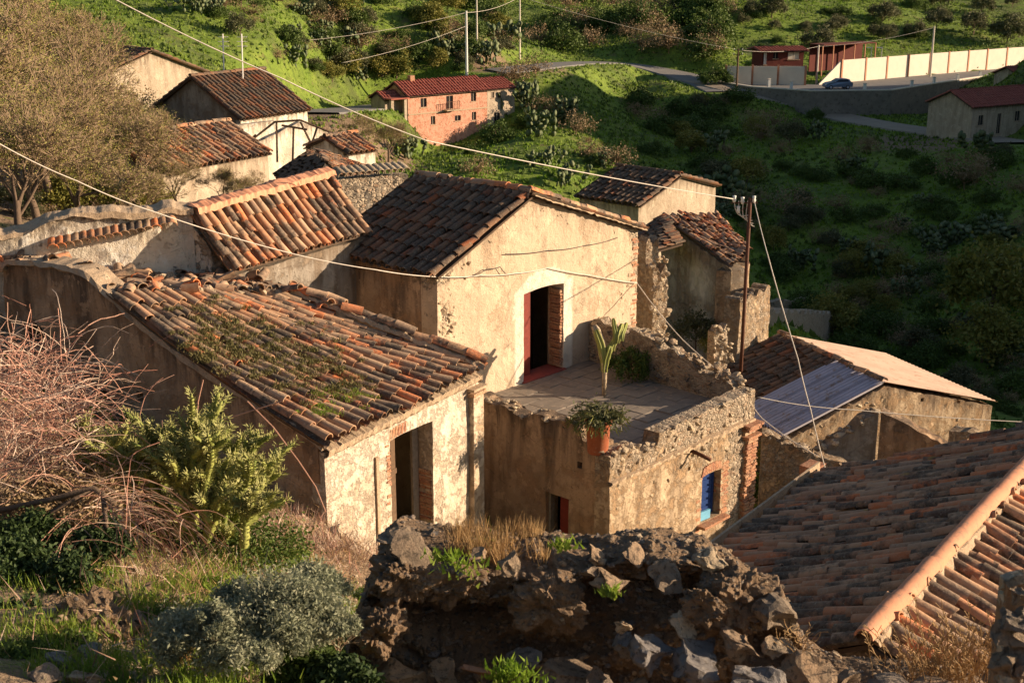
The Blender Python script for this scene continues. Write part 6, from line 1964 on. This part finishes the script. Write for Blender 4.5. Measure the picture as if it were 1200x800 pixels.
# bare trees upper left
TREES = {}
for s_ in range(3):
    S_, tips = twig_tree(200 + s_, 12, 7, 3, .2, .5, .35, .76, .17)
    S_[:, 6:8] = np.maximum(S_[:, 6:8], .011)
    Vt, Ft = segs_mesh(S_)
    r_ = np.random.RandomState(s_)
    n_ = 9000
    base_ = tips[r_.randint(0, len(tips), n_)] + r_.normal(size=(n_, 3)) * .2
    dd_ = r_.normal(size=(n_, 3)); dd_ /= np.linalg.norm(dd_, axis=1, keepdims=True)
    xx_ = np.cross(dd_, r_.normal(size=(n_, 3))); xx_ /= np.linalg.norm(xx_, axis=1, keepdims=True)
    ss_ = .06 * r_.uniform(.5, 1.4, (n_, 1))
    Vl = np.stack([base_ - xx_ * ss_ * .35, base_ + xx_ * ss_ * .35, base_ + dd_ * ss_], 1).reshape(-1, 3)
    big = S_[:, 6] > .035
    Vb_, Fb_ = segs_mesh(S_[big], 6)
    Vt, Ft = segs_mesh(S_[~big])
    TREES[s_] = (fmesh('trunk', Vb_, Fb_, M['bark'], True), fmesh('branches', Vt, Ft, M['twig'], False, {'rnd': np.repeat(r_.rand(len(Vt) // 6), 6)}), fmesh('buds', Vl, np.arange(n_ * 3).reshape(-1, 3), M['bud'], False, {'rnd': np.repeat(r_.rand(n_), 3)}))
BT = [(20,272,30,.62,'nearest bare budding tree at the left edge'),(95,262,34,.62,'bare budding tree second from the left edge'),(60,230,42,.95,'tall bare tree rising at the upper left corner'),(150,240,40,.62,'bare tree before the low rendered house'),
      (5,200,50,1.25,'dense bare tree behind the leftmost ones'),(110,190,56,.8,'bare tree beside the tall grey house'),(170,200,52,.55,'small bare tree under the tall grey house'),(262,240,43,.3,'bare climber bush on the low rendered wall'),(208,236,43,.34,'second climber bush left on the low rendered wall'),
      (70,120,78,1.15,'large tree behind the tall grey house'),(20,110,75,1.5,'far bare tree at the top left corner'),(290,240,43.5,.26,'thin climber stems at the right end of the low rendered wall'),(455,185,60,.4,'bare spindly tree left of the pink house'),(425,170,66,.35,'low bare tree above the tiny white house'),
      (45,255,33,.7,'low bare tree just behind the broken wall cap'),(125,225,44,.7,'bare tree rising left of the low rendered house'),(-10,240,36,.95,'bare tree cut by the left edge'),(95,150,66,1.05,'bare tree against the left side of the tall grey house'),(165,262,38,.36,'bare sapling at the foot of the broken wall'),(30,165,60,1.1,'bushy bare tree at the upper left')]
for i, (px, py, d_, s_, lb) in enumerate(BT):
    p = PD(px, py, d_); 
    t = thing('bare_tree', lb, 'tree', p)
    m4 = Matrix.Translation(p - Vector((0, 0, .3))) @ Matrix.Rotation(i * 2.1, 4, 'Z') @ Matrix.Diagonal((s_ * .9, s_ * .9, s_ * .85, 1))
    put('trunk', TREES[i % 3][0], t, m4)
    put('branches', TREES[i % 3][1], t, m4, 'stuff')
    put('buds', TREES[i % 3][2], t, m4, 'stuff')

# ------------------------------------------------ left foreground
def gz(x, y): return Vector((x, y, Hs(x, y)))
# tangled bramble canes
rr_ = random.Random(77); S_ = []
for k in range(1500):
    c = PD(rr_.gauss(20, 48), rr_.gauss(500, 48), rr_.uniform(10.8, 13.2))
    a_ = rr_.uniform(0, 6.28); L_ = rr_.uniform(.2, .9)
    d_ = Vector((math.cos(a_), math.sin(a_) * .6, rr_.uniform(-.3, 1.1))).normalized()
    p = c; m_ = 9; r0_c = rr_.uniform(.002, .0045)
    for q in range(m_):
        p2 = p + d_ * L_ / m_
        S_.append((*p, *p2, r0_c, r0_c * .9)); p = p2
        d_ = (d_ + Vector((rr_.gauss(0, .12), rr_.gauss(0, .12), -.07 + rr_.gauss(0, .13)))).normalized()
for k in range(150):
    c = PD(rr_.gauss(125, 28), rr_.gauss(600, 18), rr_.uniform(10, 12))
    d_ = Vector((rr_.gauss(.5, .6), rr_.gauss(0, .5), rr_.gauss(.1, .4))).normalized(); p = c
    for q in range(8):
        p2 = p + d_ * .1; S_.append((*p, *p2, .0032, .003)); p = p2; d_ = (d_ + Vector((rr_.gauss(0, .1), rr_.gauss(0, .1), -.2))).normalized()
S_ = np.array(S_)
V, F = segs_mesh(S_)
bt_ = thing('bramble_tangle', 'tangle of bare pinkish bramble canes at the left edge', 'bramble', gz(-4.2, 11.5))
mesh_at('canes', V, F, M['bramble'], bt_, False, {'rnd': np.repeat(np.random.RandomState(3).rand(len(S_) // 9 + 1), 9)[:len(S_)].repeat(6)})
for pts, r_ in ((((0,598),(60,585),(110,572),(135,590)), .024), (((120,575),(125,620),(150,690),(170,740)), .02), (((110,572),(60,600),(30,640)), .02)):
    V_, F_ = tube([PD(x, y, 10.6) for x, y in pts], r_, 7); mesh_at('stem', V_, F_, M['bark'], bt_, True)
cane = []
for pts in (((290,470),(320,500),(350,540),(370,570),(382,600)), ((145,590),(185,545),(235,505),(262,498)), ((230,495),(232,470),(238,445)), ((200,500),(260,492),(330,470))):
    P_ = [PD(x, y, 13.5) for x, y in pts]
    for i in range(len(P_) - 1): cane.append((*P_[i], *P_[i + 1], .008, .007))
V, F = segs_mesh(cane, 5); prop(mesh_at('long_canes', V, F, M['bramble']), 'few long arching canes against the shaded gable wall', 'canes')
# branching cactus shrub (cylindrical spiny stems)
rr_ = random.Random(5)
cols, spn, rnv = [], [], []
def cyl(p, d, L, r, lv):
    m_ = max(6, int(L / .035)); pts, rads = [], []
    q = p
    for k in range(m_):
        pts.append(q); t_ = k / (m_ - 1)
        rads.append(r * (1 + .28 * (k % 2)) * (.75 + .35 * math.sin(math.pi * min(1, t_ + .15))) * (.35 if k == m_ - 1 else 1))
        q = q + d * L / m_; d = (d + Vector((rr_.gauss(0, .035), rr_.gauss(0, .035), .035))).normalized()
        for _ in range(8):
            a_ = rr_.uniform(0, 6.28); x = d.cross(Vector((.3, 1, .2))).normalized(); y = d.cross(x)
            o = (x * math.cos(a_) + y * math.sin(a_)); b_ = q + o * r * .9
            spn.append((*b_, *(b_ + (o + d * .8) * rr_.uniform(.02, .045)), .0055, .002))
    V_, F_ = ribbed(pts, rads, 6, .13, 12)
    cols.append((V_, F_)); rnv.extend([rr_.random()] * len(V_))
    if lv > 0:
        for _ in range(rr_.choice((2, 3, 3, 4))):
            k = rr_.randrange(m_ // 3, m_)
            nd = (d + Vector((rr_.gauss(0, .85), rr_.gauss(0, .6), .15))).normalized()
            cyl(pts[k], nd, L * rr_.uniform(.55, .9), r * .82, lv - 1)
for (px, py, L_, lx, lv) in ((118,618,.5,-.5,2),(135,622,.6,-.35,2),(155,628,.62,-.15,2),(172,630,.55,.3,2),(190,632,.66,-.1,2),(208,634,.6,.35,2),(225,636,.6,.1,2),(240,638,.55,.5,2),(255,640,.66,.45,2),(272,640,.5,.6,2),(285,645,.36,.2,2),(225,655,.4,-.3,1),(255,655,.35,.3,1),(180,650,.4,.6,1),(195,655,.35,-.4,1),(150,600,.5,.5,2),(120,600,.4,.4,2),(205,610,.6,-.6,2),(245,615,.55,-.35,2)):
    p = PD(px, py - 4, 12.4 + rr_.uniform(-.5, .5))
    cyl(p, Vector((lx, rr_.gauss(0, .2), 1)).normalized(), L_ * .95, .036, lv + 1)
cs_ = thing('spiny_cactus_shrub', 'branching yellow green spiny cactus shrub before the shaded gable wall', 'cactus', gz(-3.6, 12.8))
V_, F_ = joinVF(cols)
mesh_at('stems', V_, F_, M['cactus'], cs_, True, {'rnd': rnv})
V, F = segs_mesh(spn); mesh_at('spines', V, F, M['spine'], cs_, False, {'rnd': np.random.RandomState(1).rand(len(V))})
# prickly leafy base of it
V, F, rn = leaf_cloud(12000, (1.1, .5, .4), .022, 60, 17, .2, 1.8)
c = PD(225, 645, 12.6)
prop(mesh_at('undergrowth', V + np.array(c), F, M['shrub'], None, False, {'rnd': rn}, 'stuff'), 'dark green undergrowth beneath the spiny cactus shrub', 'undergrowth')
# wormwood shrubs
def soft_bush(name, px, py, d, wpx, hpx, mat, label, cat, seed, n=9000, leaf=.026, elong=2.2, clumps_=34, up=0):
    c = PD(px, py, d); s = wpx / 2 * d / FPX; h = hpx / 2 * d / FPX
    V, F, rn = leaf_cloud(n, (s * .8, s * .7, h * .8), leaf, clumps_, seed, .2, elong)
    t = thing(name, label, cat, c - Vector((0, 0, h)))
    S_, tips = twig_tree(seed, h * 2, 3, 5, .012, .6, .4, .7, .4)
    Vt, Ft = segs_mesh(S_)
    mesh_at('stems', Vt + np.array(c - Vector((0, 0, h))), Ft, M['twig'], t)
    mesh_at('foliage', V + np.array(c), F, mat, t, False, {'rnd': rn})
    return t
soft_bush('wormwood_shrub', 330, 725, 7.5, 150, 110, M['wormwood'], 'soft grey green wormwood shrub left of the rubble wall', 'shrub', 301, 34000, .009, 3.2)
soft_bush('wormwood_shrub', 235, 752, 7.3, 120, 90, M['wormwood'], 'grey green wormwood shrub lower left of the larger one', 'shrub', 302, 26000, .009, 3.2)
soft_bush('wormwood_shrub', 370, 688, 7.9, 90, 60, M['wormwood'], 'paler wormwood tuft behind the larger shrub', 'shrub', 303, 12000, .009, 3.2)
for i_, (px, py, d_, w_, h_, lb) in enumerate(((285,700,7.9,70,44,'small wormwood sprig behind the gap between the two big ones'),(395,735,7.5,60,60,'wormwood sprig against the rubble wall foot'),(205,735,7.5,50,46,'thin wormwood sprig left of the smaller bush'),(290,770,7.2,80,50,'wormwood sprig in front of the larger bush'),(345,705,7.7,70,50,'wormwood sprig on top of the larger bush'),(250,730,7.2,50,50,'tall wormwood sprig on the smaller bush'))):
    soft_bush('wormwood_sprig', px, py, d_, w_, h_, M['wormwood'], lb, 'shrub', 320 + i_, 8000, .009, 3.4, 14)
for i_, (px, py, d_, w_, h_, lb) in enumerate(((30,640,10.4,120,90,'added shade-dark foliage mass under the bramble at the left edge'),(75,690,9.6,110,80,'added shade-dark foliage right of the left edge undergrowth'),(25,745,8.8,110,80,'added shade-dark foliage low in the bottom left hollow'),(120,640,10.6,90,60,'dark growth below the bramble stem'),(400,800,7.4,90,50,'dark weeds at the foot of the rubble wall'))):
    soft_bush('shade_growth', px, py, d_, w_, h_, M['shade_foliage'], lb, 'undergrowth', 340 + i_, 9000, .022, 2.0, 22)  # foliage added with shade-dark leaves to deepen the hollow
soft_bush('leafy_weed', 360, 790, 7.6, 120, 60, M['shrub'], 'bright leafy weeds in front of the wormwood at the bottom', 'weeds', 304, 9000, .02, 1.8)
soft_bush('dark_undergrowth', 15, 700, 9.8, 130, 170, M['shade_foliage'], 'dark leafy plants in the shade at the left edge', 'undergrowth', 305, 22000, .022, 2.2)  # leaves coloured dark in place of the shade falling here
soft_bush('pink_weed', 205, 770, 8.0, 40, 90, M['straw'], 'small dry pinkish weed between the rocks and the wormwood', 'weeds', 306, 2500, .01, 2.5)
soft_bush('brown_tuft', 60, 590, 11.2, 200, 60, M['drybush'], 'brown dead growth under the bramble canes', 'dead growth', 307, 9000, .018, 3)
def near_scatter(name, pts_px, n, rad, size, mat, label, cat, seed, elong=6, up=1.1):
    r = random.Random(seed); P_ = []
    for (px, py, dv, k) in pts_px:
        for _ in range(k):
            P_.append(gpt(px + r.gauss(0, dv), py + r.gauss(0, dv * .5)))
    return clumps(name, P_, n, rad, size, mat, label, cat, seed, None, elong, up)
def gpt(px, py): return G(px, py, 5, 30, 500)
near_scatter('fresh_grass', [(275,672,34,26),(315,660,26,20),(300,785,60,30),(160,712,14,8),(240,792,50,26),(60,740,30,8),(130,690,50,20),(220,700,50,24),(380,720,30,14),(100,770,60,24)], 24000, .09, .0075, M['grass'], 'fresh green grass on the bank left of the rubble wall', 'grass', 51, 11)
near_scatter('dry_grass', [(220,640,50,24),(330,640,50,30),(400,650,25,16),(290,610,50,20),(190,700,50,30),(250,720,60,30),(380,670,30,24),(350,605,50,60),(405,632,26,50),(300,600,40,40),(120,650,60,30),(100,760,50,20)], 8000, .16, .005, M['straw'], 'dry straw and dead stalks littering the bank', 'dry grass', 52, 22, .3)
near_scatter('dead_twigs', [(385,650,30,30),(330,630,50,30),(200,660,70,50),(150,740,60,30)], 1300, .2, .006, M['bramble'], 'dead twigs lying on the bank by the cream house', 'twigs', 53, 30, .1)
near_scatter('bank_litter', [(150,690,90,60),(260,700,90,60),(330,640,60,50),(380,640,30,30),(230,740,80,40)], 15000, .16, .011, M['drybush'], 'brown dead leaves and litter covering the bank', 'litter', 54, 2.2, .1)
for i, (px, py, wv, lb) in enumerate(((300,665,70,'low green weeds below the undergrowth'),(345,655,50,'low green weeds toward the cream house corner'),(180,728,60,'low green weeds beside the ochre stone'),(80,755,70,'dark green weeds above the bottom left rocks'),(420,700,40,'low weeds against the left foot of the rubble wall'),(250,690,60,'bright weeds behind the smaller wormwood'),(25,770,80,'dark weeds in the bottom left corner'))):
    p = gpt(px, py); d_ = p.y * CP - (p.z - CAM_Z) * SP
    soft_bush('low_weeds', px, py, d_, wv, 26, M['grass' if i in (0, 1, 5) else 'shrub'], lb, 'weeds', 400 + i, 3500, .013, 2.4)
# clods, gravel and rocks on the bank
rr_ = random.Random(61)
def rock(px, py, wpx, key, label, squash=.8):
    p = gpt(px, py); s = size_at(p, wpx / 2)
    t = put('rock', rr_.choice(STONES[key]), None, Matrix.Translation(p + Vector((0, 0, s * .3))) @ rotrand(rr_) @ Matrix.Diagonal((s, s, s * squash, 1)))
    return prop(t, label, 'rock', 'rocks on the left bank')
for px, py, wv, k, lb in ((75,780,44,'blue','rounded grey rock at the bottom left'),(108,772,34,'blue','smaller grey rock right of the rounded one'),(98,800,40,'pale3','pale rock under the two grey ones'),(130,790,26,'stone','brown rock beside the pale one'),(55,800,40,'stone','flat brown rock in the bottom left corner'),
    (158,672,26,'pale3','upright pale stone in the middle of the bank'),(165,735,40,'stone','ochre stone half buried above the wormwood'),(215,640,20,'pale3','pale stone beside the cactus foot'),(395,628,26,'pale3','light stone by the corner of the cream house'),(410,645,20,'stone','brown stone near the corner of the cream house'),(60,735,36,'stone','dark stone in the shaded hollow at the left')):
    rock(px, py, wv, k, lb)
cl = put('earth_mound', STONES['clod'][0], None, Matrix.Translation(gpt(110, 735) - Vector((0, 0, .1))) @ Matrix.Diagonal((.3, .3, .3, 1)))
prop(cl, 'brown crumbly earth mound left of the wormwood', 'earth mound')
cl = put('earth_mound', STONES['clod'][1], None, Matrix.Translation(gpt(150, 705) - Vector((0, 0, .12))) @ Matrix.Diagonal((.28, .3, .24, 1)))
prop(cl, 'flatter earth mound below the bramble stem', 'earth mound')
VV, FF, off = [], [], 0
sv, sf = stone_V(3, 1, rough=.2)
for k in range(1500):
    p = gpt(rr_.uniform(60, 430), rr_.uniform(615, 800)) if k < 900 else gpt(rr_.gauss(340, 60), rr_.gauss(618, 16))
    s = abs(rr_.gauss(.018, .014)) + .006
    ca, sa = math.cos(k), math.sin(k)
    Rm = np.array([[ca, -sa, 0], [sa, ca, 0], [0, 0, 1]])
    VV.append(sv @ Rm * s + np.array(p)); FF.append(sf + off); off += len(sv)
prop(mesh_at('gravel', np.concatenate(VV), np.concatenate(FF), M['palestone'], None, False, {'rnd': np.repeat(np.random.RandomState(2).rand(1500), len(sv))}, 'stuff'), 'loose gravel and chips on the bank', 'gravel')

VV, FF, off, att = [], [], 0, []
for k in range(420):
    p = gpt(rr_.gauss(352, 42), rr_.gauss(622, 22)) if k < 260 else gpt(rr_.uniform(90, 430), rr_.uniform(640, 800))
    s_ = abs(rr_.gauss(.035, .022)) + .012
    Rm = np.array((rotrand(rr_)).to_3x3())
    VV.append((sv * np.array([1.3, 1, .7])) @ Rm * s_ + np.array(p)); FF.append(sf + off); off += len(sv); att += [rr_.random()] * len(sv)
prop(mesh_at('rubble_stones', np.concatenate(VV), np.concatenate(FF), M['palestone'], None, False, {'rnd': att}, 'stuff'), 'loose pale stones and rubble spilling below the cream house corner', 'rubble')
near_scatter('dry_brush', [(350,620,46,70),(405,650,24,40),(300,640,50,40)], 2600, .14, .008, M['bramble'], 'dry brushwood and stalks beside the cream house corner', 'brushwood', 56, 26, .5)

# ------------------------------------------------ foreground rubble wall
fw = thing('rubble_wall', 'ruined rubble and earth wall crossing the foreground', 'wall', (1.0, 8.4, 4.4))
TOPW = [(404,790),(415,735),(432,676),(450,652),(470,640),(500,644),(540,654),(570,660),(610,662),(650,660),(690,662),(730,655),(765,652),(800,657),(832,662),(858,678),(880,698),(900,716),(925,716),(938,750),(960,786),(1000,806),(1060,814),(1180,824)]
def wtop(px): return float(np.interp(px, [q[0] for q in TOPW], [q[1] for q in TOPW]))
DW = 8.6
nA, nB = 520, 200
V = np.zeros((nA, nB, 3))
for i in range(nA):
    px = 404 + (1180 - 404) * i / (nA - 1)
    top_ = PD(px, wtop(px), DW)
    x = top_.x; zt_ = top_.z - .03; y0 = top_.y
    for j in range(nB):
        b = j / (nB - 1)
        if b < .62:      # front face, bottom to top
            t_ = b / .62
            yy = y0 - .10 * (1 - t_) - .04; zz = zt_ - 1.25 * (1 - t_)
        elif b < .8:
            t_ = (b - .62) / .18
            yy = y0 - .04 + .55 * t_; zz = zt_ + .05 * math.sin(math.pi * t_)
        else:
            t_ = (b - .8) / .2
            yy = y0 + .51 + .05 * t_; zz = zt_ - 1.5 * t_
        V[i, j] = (x, yy, zz)
Vf = V.reshape(-1, 3)
d1, d2, cid = worley(Vf + .12 * np.stack([fbm(Vf, 3, 2, 1), fbm(Vf, 3, 2, 2), fbm(Vf, 3, 2, 3)], -1), 5.2, 7)
e1_, e2_, eid = worley(Vf, 17, 9)
amt = .11 * (cid - .35) * np.clip((d2 - d1) * 3.5, 0, 1) + .065 * fbm(Vf, 2.2, 5, 4, .55) + .022 * eid * np.clip((e2_ - e1_) * 4, 0, 1) + .012 * fbm(Vf, 22, 3, 6)
tn = np.zeros_like(Vf); jb = np.tile(np.linspace(0, 1, nB), nA)
amt = amt * (1 - .55 * np.clip((jb - .56) / .08, 0, 1))
th_ = np.clip((jb - .56) / .12, 0, 1) * math.pi / 2 + np.clip((jb - .76) / .08, 0, 1) * math.pi / 2
tn[:, 1] = -np.cos(th_); tn[:, 2] = np.sin(th_)
Vf = Vf + tn * amt[:, None]
Vf[:, 0] += .04 * fbm(Vf, 3, 3, 14)
# deep hollow in the face under the left block (dark recess)
idx = np.arange(nA * nB).reshape(nA, nB)
FW = np.stack([idx[:-1, :-1], idx[1:, :-1], idx[1:, 1:], idx[:-1, 1:]], -1).reshape(-1, 4)
def hollow(px, py, w_, h_, dep):
    c = PD(px, py, DW)
    sx, sz2 = w_ * DW / FPX, h_ * DW / FPX
    q = np.exp(-((Vf[:, 0] - c.x) / sx) ** 2 - ((Vf[:, 2] - c.z) / sz2) ** 2) * (jb < .62)
    Vf[:, 1] += dep * q
for h_ in ((545,735,62,18,.35),(470,720,40,22,.22),(690,715,60,28,.3),(590,775,70,22,.2),(790,690,60,20,.25),(900,760,40,20,.2),(720,655,40,12,.12),(640,700,16,30,-.12),(640,660,40,24,-.14),(500,660,60,34,-.16)):
    hollow(*h_)
mesh_at('earth_core', Vf, FW, M['earth'], fw, True, {'rnd': np.zeros(len(Vf))})
def fstone(px, py, wpx, key, d=DW, sq=.8, name='stone', rot=None, stretch=(1, 1)):
    d = d + .27; py = py + 10
    s = wpx / 2 * d / FPX
    m4 = Matrix.Translation(PD(px, py, d)) @ (rotrand(rr_) if rot is None else Matrix.Rotation(rot, 4, 'Y') @ Matrix.Rotation(rr_.uniform(-.4, .4), 4, 'Z')) @ Matrix.Diagonal((s * stretch[0], s, s * sq * stretch[1], 1))
    return put(name, rr_.choice(STONES[key]), fw, m4)
BIG = [(836,650,44,'pale3',8.2,.85),(862,690,80,'clod',8.15,1.0),(905,712,62,'stone',8.05,1.1),(815,768,80,'blue',7.85,.95),(761,755,58,'blue',7.9,1.15),(732,742,36,'blue',7.95,1.2),(728,722,26,'pale3',7.9,.8),
 (800,722,34,'pale3',8.0,.8),(640,695,80,'clod',8.2,1.0),(470,665,66,'clod',8.25,1.0),(530,676,60,'clod',8.28,.8),(440,730,60,'clod',8.1,1.3),(600,648,40,'stone',8.1,.7),(560,640,30,'stone',8.2,.6),(480,632,60,'stone',8.25,.5),(455,618,36,'stone',8.3,.6),
 (700,640,34,'stone',8.35,.6),(745,642,40,'stone',8.35,.6),(780,668,50,'stone',8.2,.7),(715,672,50,'stone',8.1,.8),(690,660,26,'stone',8.1,.8),(825,700,50,'clod',8.0,.9),(870,745,60,'stone',7.9,.8),(915,748,40,'pale3',7.9,.8),
 (880,790,90,'blue',7.7,.7),(945,775,60,'stone',7.8,.7),(985,788,50,'stone',7.85,.7),(1040,796,60,'stone',7.9,.6),(1100,804,70,'stone',7.9,.6),(560,775,54,'brickish',8.0,.5),(560,800,50,'stone',8.0,.5),(610,760,56,'stone',8.1,.35),
 (470,780,60,'stone',8.1,.8),(430,790,50,'stone',8.1,.8),(660,780,70,'stone',8.1,.6),(700,790,50,'stone',8.05,.6),(520,780,40,'stone',8.1,.6),(745,800,50,'stone',7.9,.7),(820,642,22,'pale3',8.35,.8),(775,634,20,'pale3',8.45,.6)]
stone_meshes('brickish', M['brick'], 3, 2, rough=.08, flat=.5, angular=.9)
for px, py, wp, k, d_, sq in BIG:
    fstone(px, py, wp, k, d_, sq)
cand = np.nonzero((jb > .08) & (jb < .8))[0]
cpx = 600 + FPX * Vf[:, 0] / (Vf[:, 1] * CP - (Vf[:, 2] - CAM_Z) * SP)
wgt = np.where(cpx[cand] > 690, 3.2, 1.0); wgt = wgt / wgt.sum()
for i in np.random.RandomState(19).choice(cand, 620, p=wgt):
    s_ = rr_.choice((.025, .03, .04, .05, .065)) * rr_.uniform(.8, 1.15) * (.65 if jb[i] > .58 else 1)
    c = Vector(Vf[i]) - Vector(tn[i]) * s_ * .25
    put('stone', rr_.choice(STONES[rr_.choice(('stone', 'stone', 'stone', 'stone', 'pale', 'blue'))]), fw, Matrix.Translation(c) @ rotrand(rr_) @ Matrix.Diagonal((s_, s_, s_ * rr_.uniform(.55, .95), 1)))
VV, FF, off, att = [], [], 0, []
pick = np.random.RandomState(9).choice(np.nonzero((jb > .15) & (jb < .8))[0], 3200)
for n_, i in enumerate(pick):
    s = abs(rr_.gauss(.012, .008)) + .005
    ca, sa = math.cos(n_), math.sin(n_)
    Rm = np.array([[ca, -sa, 0], [sa, ca, 0], [0, 0, 1]])
    VV.append(sv @ Rm * s * np.array([1.2, 1, .8]) + Vf[i] + np.array([0, -.004, .002])); FF.append(sf + off); off += len(sv); att += [rr_.random()] * len(sv)
mesh_at('pebbles', np.concatenate(VV), np.concatenate(FF), M['stone'], fw, False, {'rnd': att}, 'stuff')
def wallpt(px, back=0.0): 
    q = PD(px, wtop(px), DW); return q + Vector((0, back, .0))
P_ = [wallpt(rr_.uniform(530, 640), rr_.uniform(0, .4)) for _ in range(40)]
clumps('dry_grass_tufts', P_, 1500, .035, .006, M['straw'], 'dry golden grass tufts on top of the rubble wall', 'dry grass', 71, None, 24, 1.6)
clumps('wall_weeds', [wallpt(563, .2), wallpt(570, .25), wallpt(556, .15), PD(525, 655, 7.9), PD(548, 665, 7.9), PD(660, 640, 8.1), PD(715, 695, 7.9), PD(597, 785, 7.8), PD(615, 795, 7.8), PD(585, 795, 7.8)], 900, .05, .02, M['grass'], 'small green weeds rooted in the rubble wall', 'weeds', 72, None, 2.6, .6)
# dark masonry post at the lower right corner
ps = PD(1190, 690, 5.6)
st = thing('stone_post', 'dark masonry stub in the lower right corner', 'wall', ps - Vector((0, 0, 2)))
wall('masonry', PD(1186, 692, 5.6), 92, 1.0, ps.z - 2.2, lambda s: ps.z + .02 * math.sin(s * 9), M['sidewall'], st, (), .16, .04, .03, lambda s, z: .5 + 0 * s, None, .05, seed=66)
for k in range(12): stone(st, PD(rr_.uniform(1172, 1200), rr_.uniform(690, 800), 5.55), rr_.uniform(.04, .09), 'stone', rr_)
# dry weeds before the right roof
rr_ = random.Random(88); S_ = []
for k in range(150):
    c = PD(rr_.gauss(1110, 32), 815, rr_.uniform(8.2, 9.2)); d_ = Vector((rr_.gauss(.05, .3), rr_.gauss(0, .2), 1)).normalized(); p = c
    L_ = rr_.uniform(.2, .62)
    for q in range(7):
        p2 = p + d_ * L_ / 7; S_.append((*p, *p2, .0028, .0022)); p = p2; d_ = (d_ + Vector((rr_.gauss(0, .15), rr_.gauss(0, .15), rr_.gauss(0, .1)))).normalized()
        if q > 2:
            for _ in range(3):
                e_ = (d_ + Vector((rr_.gauss(0, .8), rr_.gauss(0, .8), .2))).normalized(); S_.append((*p, *(p + e_ * rr_.uniform(.02, .06)), .0022, .003))
for k in range(26):
    c = PD(rr_.gauss(935, 10), rr_.uniform(745, 770), 7.8); d_ = Vector((rr_.gauss(.2, .6), rr_.gauss(0, .4), .6)).normalized(); p = c
    for q in range(5):
        p2 = p + d_ * .03; S_.append((*p, *p2, .0025, .002)); p = p2; d_ = (d_ + Vector((rr_.gauss(0, .4), rr_.gauss(0, .4), rr_.gauss(0, .3)))).normalized()
V, F = segs_mesh(S_)
prop(mesh_at('dry_weeds', V, F, M['straw'], None, False, {'rnd': np.random.RandomState(4).rand(len(V))}, 'stuff'), 'dry branching weeds rising in front of the brown roof', 'dry weeds')
